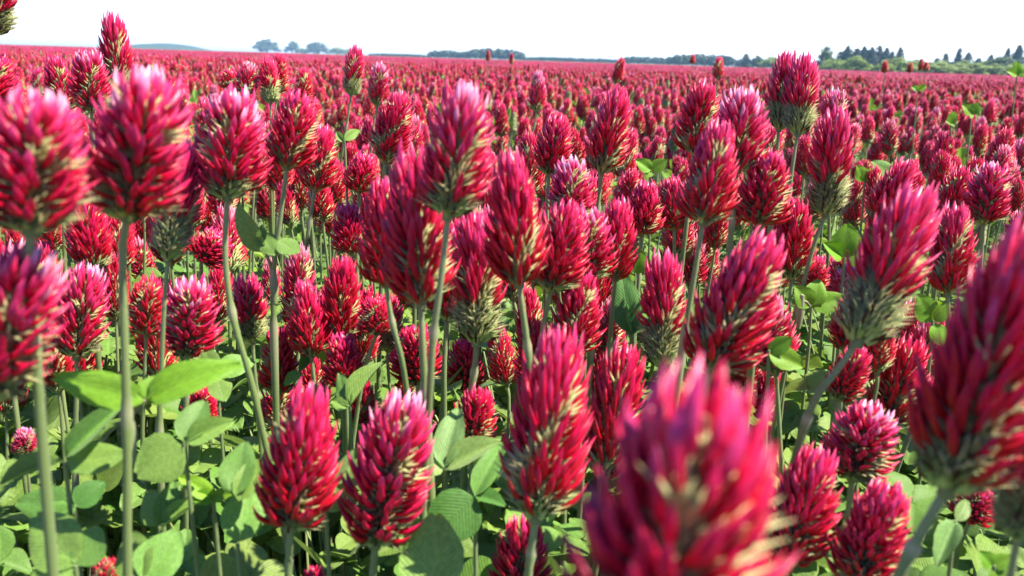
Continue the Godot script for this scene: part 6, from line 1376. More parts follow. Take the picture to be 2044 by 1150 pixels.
	posed_leaf(Vector3(-0.0152, 0, -0.32), Vector3(-0.0125, 0.2881, -0.32), [[Vector3(-0.0125, 0.2881, -0.32), Vector3(-0.0299, 0.275, -0.3069), Vector3(-0.15, 0.5, 0.85), 0.0218, 0], [Vector3(-0.0125, 0.2881, -0.32), Vector3(-0.002, 0.3062, -0.336), Vector3(0, 0.8, 0.5), 0.0105, 1], [Vector3(-0.0125, 0.2881, -0.32), Vector3(0.0002, 0.2858, -0.3173), Vector3(0, 0.9, 0.4), 0.0077, 2]], Color(0.8, 0.9, 0.85), "big dark shaded leaf with a pale rim, right of the withered-base bloom")
	posed_leaf(Vector3(-0.0249, 0, -0.335), Vector3(-0.026, 0.2924, -0.335), [[Vector3(-0.026, 0.2917, -0.335), Vector3(-0.0026, 0.3024, -0.3433), Vector3(0.1, 0.8, 0.5), 0.0116, 2], [Vector3(-0.0264, 0.2926, -0.335), Vector3(-0.0227, 0.3142, -0.3546), Vector3(-0.2, 0.4, 0.85), 0.0135, 1], [Vector3(-0.0264, 0.2922, -0.335), Vector3(-0.0357, 0.2932, -0.3348), Vector3(0, 0.8, 0.6), 0.0075, 3]], Color(1.15, 1.1, 1.3), "silvery green leaf arching left of the front-centre bloom")
	posed_leaf(Vector3(-0.0266, 0, -0.275), Vector3(-0.0263, 0.2718, -0.275), [[Vector3(-0.0263, 0.2714, -0.275), Vector3(-0.0264, 0.2949, -0.2943), Vector3(0, 0.5, 0.85), 0.024, 0]], Color(1, 1, 1), "large bright round leaf at the bottom, right of the withered-base bloom")
	posed_leaf(Vector3(-0.0718, 0, -0.3), Vector3(-0.0688, 0.2927, -0.3), [[Vector3(-0.0691, 0.2927, -0.3), Vector3(-0.0566, 0.3109, -0.3162), Vector3(0.4, 0.6, 0.5), 0.0111, 2], [Vector3(-0.0695, 0.2918, -0.3), Vector3(-0.0611, 0.2929, -0.3002), Vector3(0.2, 0.8, 0.5), 0.0051, 1]], Color(1.15, 1.1, 1.3), "narrow grey-green leaf pressed against the cone-shaped bloom's right side")
	posed_leaf(Vector3(0.1889, 0, -0.47), Vector3(0.1831, 0.3597, -0.47), [[Vector3(0.1826, 0.3597, -0.47), Vector3(0.1823, 0.3787, -0.4681), Vector3(0.05, 0.3, 0.95), 0.0176, 0], [Vector3(0.1826, 0.3591, -0.47), Vector3(0.1958, 0.3646, -0.4686), Vector3(0.1, 0.3, 0.95), 0.0139, 0], [Vector3(0.182, 0.3596, -0.47), Vector3(0.1699, 0.3683, -0.467), Vector3(-0.2, 0.5, 0.8), 0.0112, 2]], Color(1.0, 1.06, 0.62), "yellow-green three-leaf clover glowing among the right stems")
	posed_leaf(Vector3(0.1349, 0, -0.4), Vector3(0.1252, 0.3275, -0.4), [[Vector3(0.1253, 0.3264, -0.4), Vector3(0.1416, 0.3223, -0.395), Vector3(0, 0.5, 0.85), 0.0121, 1], [Vector3(0.1253, 0.3269, -0.4), Vector3(0.1348, 0.3349, -0.3975), Vector3(0, 0.4, 0.9), 0.0089, 0]], Color(1.0, 1.06, 0.62), "split yellow-green leaf low between the bare stems on the right")
	posed_leaf(Vector3(0.2379, 0, -0.45), Vector3(0.2271, 0.3307, -0.45), [[Vector3(0.2271, 0.3302, -0.45), Vector3(0.218, 0.3444, -0.45), Vector3(-0.2, 0.4, 0.9), 0.0136, 0], [Vector3(0.2277, 0.3302, -0.45), Vector3(0.2331, 0.3405, -0.4488), Vector3(0.2, 0.4, 0.9), 0.0093, 1], [Vector3(0.2284, 0.3291, -0.45), Vector3(0.2317, 0.3184, -0.4444), Vector3(0, 0.5, 0.8), 0.0101, 0]], Color(1.0, 1.06, 0.62), "bright leaf pair beside the leaning bloom's right side")
	posed_leaf(Vector3(0.0785, 0, -0.52), Vector3(0.0755, 0.3349, -0.52), [[Vector3(0.0749, 0.3343, -0.52), Vector3(0.0769, 0.3507, -0.5183), Vector3(0.1, 0.3, 0.95), 0.0149, 0], [Vector3(0.0749, 0.3343, -0.52), Vector3(0.0684, 0.3302, -0.5169), Vector3(0, 0.5, 0.9), 0.0069, 1]], Color(1.0, 1.06, 0.62), "lime leaf glowing left of the lone bloom over its hairy base")
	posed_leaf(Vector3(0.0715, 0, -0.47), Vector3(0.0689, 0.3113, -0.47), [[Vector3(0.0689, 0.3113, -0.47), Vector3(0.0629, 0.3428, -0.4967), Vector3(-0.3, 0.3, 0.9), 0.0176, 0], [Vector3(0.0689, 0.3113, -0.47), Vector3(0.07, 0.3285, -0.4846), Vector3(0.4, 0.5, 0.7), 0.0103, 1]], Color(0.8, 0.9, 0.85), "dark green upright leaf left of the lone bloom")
	posed_leaf(Vector3(0.2048, 0, -0.43), Vector3(0.1921, 0.2915, -0.43), [[Vector3(0.1923, 0.2898, -0.43), Vector3(0.1828, 0.3019, -0.4398), Vector3(-0.1, 0.7, 0.7), 0.0138, 0], [Vector3(0.1928, 0.2898, -0.43), Vector3(0.2033, 0.302, -0.4399), Vector3(0.1, 0.7, 0.7), 0.0144, 4], [Vector3(0.1934, 0.2893, -0.43), Vector3(0.216, 0.2837, -0.4246), Vector3(0.1, 0.8, 0.5), 0.0162, 3]], Color(1.15, 1.1, 1.3), "pale veined leaf on the ground left of the huge right-edge bloom")
	posed_leaf(Vector3(0.1702, 0, -0.29), Vector3(0.1662, 0.3, -0.29), [[Vector3(0.1666, 0.3, -0.29), Vector3(0.1561, 0.288, -0.2788), Vector3(-0.3, 0.7, 0.5), 0.0087, 2], [Vector3(0.1666, 0.3, -0.29), Vector3(0.1736, 0.3064, -0.2954), Vector3(0.2, 0.7, 0.6), 0.0057, 1]], Color(1.15, 1.1, 1.3), "folded pale leaf under the stem of the huge right-edge bloom")
	posed_leaf(Vector3(0.178, 0, -0.27), Vector3(0.1712, 0.2941, -0.27), [[Vector3(0.1709, 0.294, -0.27), Vector3(0.1766, 0.2986, -0.2693), Vector3(0.1, 0.6, 0.8), 0.0058, 0], [Vector3(0.1705, 0.294, -0.27), Vector3(0.166, 0.2994, -0.2693), Vector3(-0.1, 0.6, 0.8), 0.0063, 1], [Vector3(0.171, 0.2936, -0.27), Vector3(0.1734, 0.2866, -0.2655), Vector3(0, 0.6, 0.8), 0.0067, 0]], Color(1.0, 1.06, 0.62), "round bright leaflets in the lower right corner")
	posed_leaf(Vector3(0.6499, 0, -1.15), Vector3(0.6376, 0.4597, -1.15), [[Vector3(0.6376, 0.4597, -1.15), Vector3(0.6345, 0.4769, -1.1482), Vector3(0, 0.4, 0.9), 0.0149, 0], [Vector3(0.6376, 0.4597, -1.15), Vector3(0.6238, 0.4655, -1.1455), Vector3(-0.1, 0.5, 0.9), 0.012, 1], [Vector3(0.6376, 0.4597, -1.15), Vector3(0.6495, 0.465, -1.1461), Vector3(0.1, 0.5, 0.9), 0.0104, 0]], Color(1.0, 1.06, 0.62), "small green leaf raised on the skyline at the right edge")
	posed_leaf(Vector3(0.4948, 0, -0.95), Vector3(0.4859, 0.4179, -0.95), [[Vector3(0.4859, 0.4179, -0.95), Vector3(0.4757, 0.4281, -0.9486), Vector3(-0.1, 0.4, 0.9), 0.013, 1], [Vector3(0.4859, 0.4179, -0.95), Vector3(0.4913, 0.4306, -0.9486), Vector3(0.1, 0.4, 0.9), 0.0125, 0], [Vector3(0.4859, 0.4179, -0.95), Vector3(0.4844, 0.4136, -0.9464), Vector3(0, 0.6, 0.8), 0.0045, 0]], Color(1.0, 1.06, 0.62), "yellow-green leaf standing above the far right red blooms")
	posed_leaf(Vector3(0.4749, 0, -0.95), Vector3(0.465, 0.4078, -0.95), [[Vector3(0.465, 0.4078, -0.95), Vector3(0.4673, 0.4205, -0.9487), Vector3(0.1, 0.4, 0.9), 0.0116, 0], [Vector3(0.465, 0.4078, -0.95), Vector3(0.4591, 0.4108, -0.9474), Vector3(-0.1, 0.4, 0.9), 0.0066, 1], [Vector3(0.465, 0.4078, -0.95), Vector3(0.4687, 0.4047, -0.9466), Vector3(0, 0.5, 0.9), 0.0048, 0]], Color(1.0, 1.06, 0.62), "yellow-green leaf cluster lower left of the far right raised leaf")
	posed_leaf(Vector3(0.638, 0, -1.4), Vector3(0.6257, 0.4322, -1.4), [[Vector3(0.6257, 0.4322, -1.4), Vector3(0.637, 0.4402, -1.3972), Vector3(0.1, 0.4, 0.9), 0.0111, 2], [Vector3(0.6257, 0.4322, -1.4), Vector3(0.6154, 0.4381, -1.3976), Vector3(-0.1, 0.4, 0.9), 0.0094, 1]], Color(1.0, 1.06, 0.62), "small bright leaf above the red field under the yellow-green bush")
	posed_leaf(Vector3(-0.1217, 0, -0.62), Vector3(-0.1215, 0.4006, -0.62), [[Vector3(-0.1214, 0.4013, -0.62), Vector3(-0.1121, 0.4092, -0.626), Vector3(0.2, 0.4, 0.9), 0.0076, 1], [Vector3(-0.1222, 0.3998, -0.62), Vector3(-0.1284, 0.4066, -0.6252), Vector3(-0.2, 0.5, 0.8), 0.0055, 2]], Color(1, 1, 1), "small glossy leaf left of the yellow-streaked leaning bloom")
	posed_leaf(Vector3(-0.0842, 0, -0.43), Vector3(-0.0843, 0.279, -0.43), [[Vector3(-0.0843, 0.279, -0.43), Vector3(-0.0697, 0.2993, -0.4465), Vector3(-0.4, 0.6, 0.6), 0.0125, 2], [Vector3(-0.0848, 0.279, -0.43), Vector3(-0.093, 0.294, -0.4423), Vector3(-0.2, 0.4, 0.9), 0.0094, 0], [Vector3(-0.0854, 0.2784, -0.43), Vector3(-0.0943, 0.2821, -0.4323), Vector3(0, 0.6, 0.8), 0.0078, 1]], Color(1, 1, 1), "deep green folded leaf right of the pointed crimson bloom")
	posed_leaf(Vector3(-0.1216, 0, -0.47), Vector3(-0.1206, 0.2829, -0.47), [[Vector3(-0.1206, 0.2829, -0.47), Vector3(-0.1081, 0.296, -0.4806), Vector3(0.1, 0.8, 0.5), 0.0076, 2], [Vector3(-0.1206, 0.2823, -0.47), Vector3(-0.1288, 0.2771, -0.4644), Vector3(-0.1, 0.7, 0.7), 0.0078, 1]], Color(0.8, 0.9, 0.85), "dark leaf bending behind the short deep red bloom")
	posed_leaf(Vector3(-0.1609, 0, -0.44), Vector3(-0.1578, 0.2919, -0.44), [[Vector3(-0.1578, 0.2919, -0.44), Vector3(-0.1679, 0.3029, -0.4494), Vector3(-0.2, 0.7, 0.7), 0.0112, 0], [Vector3(-0.1572, 0.2919, -0.44), Vector3(-0.1401, 0.2996, -0.4465), Vector3(0.2, 0.7, 0.7), 0.0141, 4], [Vector3(-0.1578, 0.291, -0.44), Vector3(-0.1503, 0.2791, -0.4286), Vector3(0.1, 0.8, 0.6), 0.0126, 3]], Color(1, 1, 1), "pale leaf spreading under the wide spreading pink bloom")
	posed_leaf(Vector3(0.121, 0, -0.75), Vector3(0.1167, 0.3713, -0.75), [[Vector3(0.1167, 0.3713, -0.75), Vector3(0.1289, 0.3811, -0.7469), Vector3(0.1, 0.5, 0.8), 0.0125, 0], [Vector3(0.1167, 0.3713, -0.75), Vector3(0.104, 0.3804, -0.7484), Vector3(-0.1, 0.4, 0.9), 0.0125, 1], [Vector3(0.1176, 0.3705, -0.75), Vector3(0.1127, 0.366, -0.746), Vector3(0, 0.6, 0.8), 0.0066, 0]], Color(1.0, 1.06, 0.62), "wide green leaf under the gap right of the tall slender bloom")
	posed_leaf(Vector3(0.317, 0, -0.72), Vector3(0.3105, 0.3768, -0.72), [[Vector3(0.3105, 0.3768, -0.72), Vector3(0.2966, 0.3879, -0.7289), Vector3(-0.1, 0.4, 0.9), 0.0143, 0], [Vector3(0.3105, 0.3768, -0.72), Vector3(0.3263, 0.3871, -0.7283), Vector3(0.1, 0.4, 0.9), 0.0117, 2], [Vector3(0.3114, 0.376, -0.72), Vector3(0.3155, 0.3703, -0.7137), Vector3(0, 0.6, 0.8), 0.007, 1]], Color(1, 1, 1), "lit leaves on a stalk in the right green gap")
	posed_leaf(Vector3(0.2957, 0, -0.72), Vector3(0.2889, 0.3711, -0.72), [[Vector3(0.2889, 0.3711, -0.72), Vector3(0.2814, 0.3841, -0.7185), Vector3(-0.1, 0.3, 0.9), 0.012, 0], [Vector3(0.2889, 0.3711, -0.72), Vector3(0.2949, 0.3821, -0.7188), Vector3(0.1, 0.3, 0.9), 0.0112, 1]], Color(1.0, 1.06, 0.62), "square yellowish leaflets left of the right green gap")
	leaf(Vector3(0.2965, 0, -0.5375), Vector3(0.2744, 0.1903, -0.559), 0.0184, 5.892, 0.3833, 2, Color(1, 1, 1), "small green clover leaf just right of and slightly below the topmost of the lower-right three")
	leaf(Vector3(0.2918, 0, -0.5225), Vector3(0.3103, 0.1534, -0.5441), 0.0174, 2.736, 0.0956, 4, Color(1, 1, 1), "small green clover leaf just below and slightly left of the small scarlet bloom at right")
	leaf(Vector3(-0.1286, 0, -0.4359), Vector3(-0.141, 0.1438, -0.4655), 0.014, 4.02, 0.3983, 5, Color(0.88, 0.95, 0.85), "low small deep green clover leaf left of the red tip at the bottom edge")
	leaf(Vector3(0.213, 0, -0.4155), Vector3(0.2298, 0.2231, -0.3982), 0.0178, 3.223, 0.5924, 3, Color(0.88, 0.95, 0.85), "small deep green clover leaf below and slightly left of the small scarlet bloom at right")
	leaf(Vector3(-0.1365, 0, -0.5041), Vector3(-0.1603, 0.1595, -0.5211), 0.023, 3.772, 0.305, 0, Color(1.1, 1.06, 0.7), "low broad yellowish clover leaf below and slightly left of the cone-shaped front-left bloom")
	leaf(Vector3(-0.225, 0, -0.5578), Vector3(-0.2441, 0.217, -0.5746), 0.0162, 2.09, 0.1917, 2, Color(1, 1, 1), "half-height small green clover leaf left of the low red bloom right of leaflets")
	leaf(Vector3(-0.0738, 0, -0.5974), Vector3(-0.0462, 0.241, -0.6143), 0.0149, 4.956, 0.4869, 4, Color(0.88, 0.95, 0.85), "raised small deep green clover leaf just left of the orange-red shaded bloom")
	leaf(Vector3(-0.1399, 0, -0.4286), Vector3(-0.1447, 0.2082, -0.4277), 0.0197, 4.818, 0.1504, 3, Color(0.88, 0.95, 0.85), "half-height mid-sized deep green clover leaf below and slightly left of the cone-shaped front-left bloom")
	leaf(Vector3(0.2472, 0, -0.5833), Vector3(0.224, 0.2199, -0.5691), 0.0153, 2.649, 0.3386, 3, Color(1, 1, 1), "small green clover leaf just left of and slightly above the topmost of the lower-right three")
	leaf(Vector3(0.291, 0, -0.5064), Vector3(0.3045, 0.2173, -0.4964), 0.0208, 5.044, 0.4851, 5, Color(0.88, 0.95, 0.85), "half-height mid-sized deep green clover leaf just left of the dark spike at the right edge")
	leaf(Vector3(0.193, 0, -0.5907), Vector3(0.1912, 0.1394, -0.5757), 0.0198, 1.3654, 0.481, 5, Color(1, 1, 1), "mid-sized green clover leaf just left of and slightly below the left of the lower-right three")
	leaf(Vector3(-0.0794, 0, -0.5489), Vector3(-0.0555, 0.1426, -0.5697), 0.0163, 2.584, 0.1667, 3, Color(0.88, 0.95, 0.85), "small deep green clover leaf just below and slightly right of the bloom with withered base")
	leaf(Vector3(-0.0659, 0, -0.3753), Vector3(-0.0466, 0.2176, -0.4016), 0.0196, 3.103, 0.2893, 4, Color(0.88, 0.95, 0.85), "half-height mid-sized deep green clover leaf below and slightly right of the bloom with withered base")
	leaf(Vector3(0.0005, 0, -0.4913), Vector3(-0.0242, 0.1329, -0.501), 0.0204, 2.699, 0.1491, 0, Color(0.88, 0.95, 0.85), "mid-sized deep green clover leaf left of and slightly below the shaded bloom at the bottom")
	leaf(Vector3(-0.2353, 0, -0.5261), Vector3(-0.2333, 0.184, -0.5429), 0.0191, 1.579, 0.2893, 5, Color(1.1, 1.06, 0.7), "mid-sized yellowish clover leaf well below and slightly right of the low red bloom behind leaflet")
	leaf(Vector3(0.0267, 0, -0.408), Vector3(0.0407, 0.2171, -0.4088), 0.0173, 5.904, 0.1784, 2, Color(1, 1, 1), "half-height small green clover leaf just left of the huge out-of-focus front bloom")
	leaf(Vector3(-0.223, 0, -0.5554), Vector3(-0.2375, 0.2233, -0.5502), 0.0184, 1.834, 0.0681, 2, Color(0.88, 0.95, 0.85), "raised small deep green clover leaf left of the low red bloom right of leaflets")
	leaf(Vector3(-0.3028, 0, -0.6075), Vector3(-0.3035, 0.1677, -0.5951), 0.0212, 3.759, 0.2351, 5, Color(0.88, 0.95, 0.85), "low mid-sized deep green clover leaf well right of the tiny pale pink bud")
	leaf(Vector3(0.0019, 0, -0.5276), Vector3(-0.0217, 0.1311, -0.524), 0.0151, 0.3795, 0.0906, 0, Color(1, 1, 1), "low small green clover leaf just left of the shaded bloom at the bottom")
	leaf(Vector3(-0.2621, 0, -0.4434), Vector3(-0.2343, 0.1992, -0.4679), 0.019, 0.4072, 0.2415, 1, Color(0.88, 0.95, 0.85), "half-height mid-sized deep green clover leaf well above the yellow-topped bud at the bottom")
	leaf(Vector3(-0.2913, 0, -0.5393), Vector3(-0.3055, 0.153, -0.5649), 0.0227, 1.513, 0.4553, 1, Color(1.1, 1.06, 0.7), "low broad yellowish clover leaf well right of and slightly below the tiny pale pink bud")
	leaf(Vector3(-0.301, 0, -0.5006), Vector3(-0.2863, 0.1931, -0.4897), 0.0164, 0.7974, 0.2608, 0, Color(1, 1, 1), "half-height small green clover leaf well below and slightly right of the tiny pale pink bud")
	leaf(Vector3(0.1383, 0, -0.5988), Vector3(0.1218, 0.2337, -0.6166), 0.0185, 2.294, 0.1685, 1, Color(0.88, 0.95, 0.85), "raised mid-sized deep green clover leaf right of and slightly above the wedged dark bloom")
	leaf(Vector3(-0.2741, 0, -0.4307), Vector3(-0.2601, 0.1604, -0.4603), 0.0143, 2.821, 0.2876, 0, Color(1, 1, 1), "low small green clover leaf left of and slightly above the yellow-topped bud at the bottom")
	leaf(Vector3(-0.1164, 0, -0.6001), Vector3(-0.1246, 0.1938, -0.5903), 0.0151, 1.901, 0.2514, 1, Color(1, 1, 1), "half-height small green clover leaf just right of and slightly above the cone-shaped front-left bloom")
	leaf(Vector3(0.3445, 0, -0.5815), Vector3(0.3242, 0.1826, -0.5663), 0.021, 1.733, 0.1289, 3, Color(1, 1, 1), "mid-sized green clover leaf just above and slightly left of the small scarlet bloom at right")
	leaf(Vector3(0.0405, 0, -0.4537), Vector3(0.0541, 0.1741, -0.4699), 0.0228, 1.1097, 0.5954, 1, Color(0.88, 0.95, 0.85), "broad deep green clover leaf just left of and slightly below the huge out-of-focus front bloom")
	leaf(Vector3(-0.2048, 0, -0.4454), Vector3(-0.205, 0.2166, -0.4401), 0.0144, 3.653, 0.0596, 2, Color(1, 1, 1), "small green clover leaf well above and slightly right of the yellow-topped bud at the bottom")
	leaf(Vector3(-0.0241, 0, -0.3564), Vector3(-0.045, 0.2183, -0.3615), 0.0143, 2.14, 0.0594, 1, Color(0.88, 0.95, 0.85), "half-height small deep green clover leaf well right of the red tip at the bottom edge")
	leaf(Vector3(0.2086, 0, -0.5152), Vector3(0.1827, 0.2337, -0.5429), 0.0157, 5.024, 0.3263, 5, Color(1, 1, 1), "raised small green clover leaf left of and slightly above the topmost of the lower-right three")
	leaf(Vector3(-0.0224, 0, -0.4373), Vector3(-0.0037, 0.2093, -0.4429), 0.0156, 4.724, 0.1359, 2, Color(1.1, 1.06, 0.7), "small yellowish clover leaf just above and slightly left of the shaded bloom at the bottom")
	leaf(Vector3(0.267, 0, -0.5985), Vector3(0.2596, 0.2612, -0.6041), 0.0226, 6.002, 0.5144, 4, Color(0.88, 0.95, 0.85), "raised broad deep green clover leaf well below the round purplish bloom")
	leaf(Vector3(-0.1698, 0, -0.5259), Vector3(-0.1792, 0.1765, -0.5082), 0.0206, 6.095, 0.2682, 4, Color(0.88, 0.95, 0.85), "half-height mid-sized deep green clover leaf left of and slightly below the cone-shaped front-left bloom")
	leaf(Vector3(-0.1804, 0, -0.5934), Vector3(-0.1815, 0.1719, -0.5758), 0.0215, 5.842, 0.1633, 3, Color(1, 1, 1), "half-height broad green clover leaf just left of and slightly below the cone-shaped front-left bloom")
	leaf(Vector3(0.288, 0, -0.58), Vector3(0.297, 0.2236, -0.6067), 0.0205, 0.9754, 0.2168, 3, Color(1, 1, 1), "raised mid-sized green clover leaf just left of the narrow red bloom in gap")
	leaf(Vector3(0.347, 0, -0.5947), Vector3(0.3396, 0.1692, -0.5864), 0.0153, 2.298, 0.203, 0, Color(1, 1, 1), "small green clover leaf just above and slightly left of the small scarlet bloom at right")
	leaf(Vector3(-0.2409, 0, -0.5278), Vector3(-0.2156, 0.2198, -0.4996), 0.0175, 5.7, 0.2483, 5, Color(0.88, 0.95, 0.85), "half-height small deep green clover leaf well left of the cone-shaped front-left bloom")
	leaf(Vector3(-0.1842, 0, -0.5816), Vector3(-0.2127, 0.2327, -0.6085), 0.0186, 6.242, 0.5007, 0, Color(1, 1, 1), "mid-sized green clover leaf above and slightly right of the low red bloom right of leaflets")
	leaf(Vector3(-0.2071, 0, -0.4232), Vector3(-0.2042, 0.1763, -0.4507), 0.0159, 5.861, 0.4024, 1, Color(1, 1, 1), "half-height small green clover leaf right of and slightly above the yellow-topped bud at the bottom")
	leaf(Vector3(-0.2791, 0, -0.5456), Vector3(-0.309, 0.1656, -0.5196), 0.0171, 1.674, 0.4402, 5, Color(1.1, 1.06, 0.7), "low small yellowish clover leaf well below and slightly right of the tiny pale pink bud")
	leaf(Vector3(-0.2918, 0, -0.4679), Vector3(-0.2649, 0.1458, -0.4867), 0.0222, 0.4475, 0.1297, 3, Color(1, 1, 1), "broad green clover leaf just left of and slightly above the yellow-topped bud at the bottom")
	leaf(Vector3(-0.0309, 0, -0.6098), Vector3(-0.0431, 0.2178, -0.6081), 0.0219, 3.579, 0.1507, 2, Color(1.1, 1.06, 0.7), "broad yellowish clover leaf just left of and slightly above the scarlet bloom low in centre")
	leaf(Vector3(0.2574, 0, -0.4971), Vector3(0.2801, 0.2055, -0.5255), 0.0208, 0.8274, 0.1636, 4, Color(1, 1, 1), "half-height mid-sized green clover leaf left of and slightly above the small scarlet bloom at right")
	leaf(Vector3(-0.2687, 0, -0.5966), Vector3(-0.2776, 0.1877, -0.5814), 0.0141, 3.781, 0.222, 4, Color(1.1, 1.06, 0.7), "half-height small yellowish clover leaf below the low red bloom behind leaflet")
	leaf(Vector3(0.0621, 0, -0.4402), Vector3(0.0525, 0.1878, -0.4425), 0.0153, 3.238, 0.1334, 0, Color(1, 1, 1), "half-height small green clover leaf just left of and slightly below the huge out-of-focus front bloom")
	leaf(Vector3(0.2036, 0, -0.5987), Vector3(0.2223, 0.2156, -0.6063), 0.0191, 1.2275, 0.2274, 4, Color(1.1, 1.06, 0.7), "half-height mid-sized yellowish clover leaf left of and slightly above the topmost of the lower-right three")
	leaf(Vector3(-0.0523, 0, -0.5008), Vector3(-0.0345, 0.1447, -0.5159), 0.0156, 3.982, 0.2827, 0, Color(1.1, 1.06, 0.7), "low small yellowish clover leaf left of the shaded bloom at the bottom")
	leaf(Vector3(0.0236, 0, -0.5794), Vector3(-0.0048, 0.1821, -0.5917), 0.0152, 0.5377, 0.1574, 1, Color(1.1, 1.06, 0.7), "small yellowish clover leaf just below and slightly right of the scarlet bloom low in centre")
	leaf(Vector3(0.2882, 0, -0.4663), Vector3(0.2709, 0.1515, -0.4922), 0.0223, 4.681, 0.516, 5, Color(0.88, 0.95, 0.85), "broad deep green clover leaf right of and slightly below the lowest of the lower-right three")
	leaf(Vector3(-0.2938, 0, -0.5709), Vector3(-0.3141, 0.1929, -0.5716), 0.0164, 2.732, 0.2387, 3, Color(1.1, 1.06, 0.7), "half-height small yellowish clover leaf well right of the tiny pale pink bud")
	leaf(Vector3(0.0663, 0, -0.5388), Vector3(0.0607, 0.154, -0.5417), 0.0202, 2.799, 0.3521, 2, Color(1.1, 1.06, 0.7), "low mid-sized yellowish clover leaf just left of the huge out-of-focus front bloom")
	leaf(Vector3(-0.0651, 0, -0.4231), Vector3(-0.0474, 0.2072, -0.4267), 0.0143, 1.0205, 0.5228, 2, Color(1, 1, 1), "half-height small green clover leaf below and slightly right of the bloom with withered base")
	leaf(Vector3(0.2459, 0, -0.4787), Vector3(0.2498, 0.1695, -0.4534), 0.0169, 4.195, 0.282, 0, Color(1, 1, 1), "low small green clover leaf right of and slightly below the lowest of the lower-right three")
	leaf(Vector3(-0.3342, 0, -0.5805), Vector3(-0.3326, 0.2365, -0.6052), 0.0165, 4.934, 0.3584, 0, Color(1, 1, 1), "raised small green clover leaf just right of and slightly below the blurred lower left-edge bloom")
	leaf(Vector3(-0.0518, 0, -0.5574), Vector3(-0.0763, 0.1309, -0.529), 0.0196, 1.95, 0.116, 3, Color(1, 1, 1), "low mid-sized green clover leaf below the bloom with withered base")
	leaf(Vector3(-0.0947, 0, -0.4598), Vector3(-0.0808, 0.1807, -0.4743), 0.0189, 2.775, 0.597, 0, Color(1, 1, 1), "half-height mid-sized green clover leaf just below and slightly left of the bloom with withered base")
	leaf(Vector3(-0.171, 0, -0.46), Vector3(-0.1574, 0.2261, -0.4559), 0.0201, 1.297, 0.3975, 3, Color(0.88, 0.95, 0.85), "raised mid-sized deep green clover leaf just left of and slightly below the cone-shaped front-left bloom")
	leaf(Vector3(-0.274, 0, -0.577), Vector3(-0.2444, 0.1777, -0.6069), 0.0213, 3.75, 0.1195, 0, Color(1, 1, 1), "mid-sized green clover leaf below and slightly left of the low red bloom right of leaflets")
	leaf(Vector3(-0.2353, 0, -0.6068), Vector3(-0.2643, 0.1893, -0.6176), 0.0165, 2.139, 0.3531, 2, Color(1, 1, 1), "small green clover leaf left of and slightly below the low red bloom right of leaflets")
	leaf(Vector3(-0.2743, 0, -0.5071), Vector3(-0.2661, 0.1991, -0.5293), 0.0223, 1.018, 0.3249, 2, Color(1, 1, 1), "half-height broad green clover leaf well below the low red bloom behind leaflet")
	leaf(Vector3(-0.3442, 0, -0.514), Vector3(-0.3373, 0.1742, -0.5212), 0.0197, 4.692, 0.2825, 5, Color(1, 1, 1), "half-height mid-sized green clover leaf well below and slightly left of the tiny pale pink bud")
	leaf(Vector3(-0.0967, 0, -0.5172), Vector3(-0.1037, 0.1918, -0.5331), 0.0194, 3.918, 0.0648, 4, Color(1.1, 1.06, 0.7), "half-height mid-sized yellowish clover leaf just left of the bloom with withered base")
	leaf(Vector3(-0.2933, 0, -0.4973), Vector3(-0.3119, 0.2252, -0.4877), 0.0147, 4.37, 0.5163, 1, Color(1.1, 1.06, 0.7), "raised small yellowish clover leaf left of the tiny pale pink bud")
	leaf(Vector3(-0.0097, 0, -0.5585), Vector3(-0.0367, 0.1691, -0.5507), 0.0207, 1.786, 0.3919, 0, Color(1.1, 1.06, 0.7), "low mid-sized yellowish clover leaf just right of and slightly below the bloom with withered base")
	leaf(Vector3(-0.1114, 0, -0.4617), Vector3(-0.0929, 0.1558, -0.4541), 0.0201, 0.9894, 0.5055, 5, Color(1, 1, 1), "low mid-sized green clover leaf right of the red tip at the bottom edge")
	leaf(Vector3(-0.1949, 0, -0.5415), Vector3(-0.2091, 0.2134, -0.5388), 0.0223, 1.1301, 0.5747, 5, Color(1, 1, 1), "half-height broad green clover leaf just below the low red bloom right of leaflets")
	leaf(Vector3(0.1753, 0, -0.5288), Vector3(0.1685, 0.189, -0.5009), 0.0159, 2.395, 0.0963, 5, Color(1, 1, 1), "half-height small green clover leaf just left of the left of the lower-right three")
	leaf(Vector3(-0.4083, 0, -0.882), Vector3(-0.3794, 0.2545, -0.8871), 0.0204, 2.28, 0.2128, 4, Color(1, 1, 1), "raised mid-sized green clover leaf above the young ribbed bloom")
	leaf(Vector3(0.6202, 0, -1.0662), Vector3(0.6422, 0.2537, -1.0651), 0.0144, 4.728, 0.2997, 5, Color(0.88, 0.95, 0.85), "raised small deep green clover leaf right of the bloom between leaning and right-edge")
	leaf(Vector3(-0.2445, 0, -1.0664), Vector3(-0.2163, 0.2137, -1.0731), 0.0151, 3.309, 0.1985, 4, Color(1.1, 1.06, 0.7), "half-height small yellowish clover leaf just above the dark maroon column bloom")
	leaf(Vector3(0.2825, 0, -0.6744), Vector3(0.2976, 0.2228, -0.6521), 0.0209, 3.042, 0.1731, 2, Color(1, 1, 1), "mid-sized green clover leaf just right of and slightly below the dark bloom below bent stem")
	leaf(Vector3(-0.3332, 0, -1.0944), Vector3(-0.334, 0.194, -1.07), 0.0212, 5.562, 0.1069, 5, Color(1.1, 1.06, 0.7), "half-height mid-sized yellowish clover leaf just above the purplish bloom with straw base")
	leaf(Vector3(-0.3919, 0, -0.6737), Vector3(-0.3784, 0.1679, -0.6827), 0.02, 4.452, 0.0859, 1, Color(1.1, 1.06, 0.7), "low mid-sized yellowish clover leaf well above and slightly right of the tiny pale pink bud")
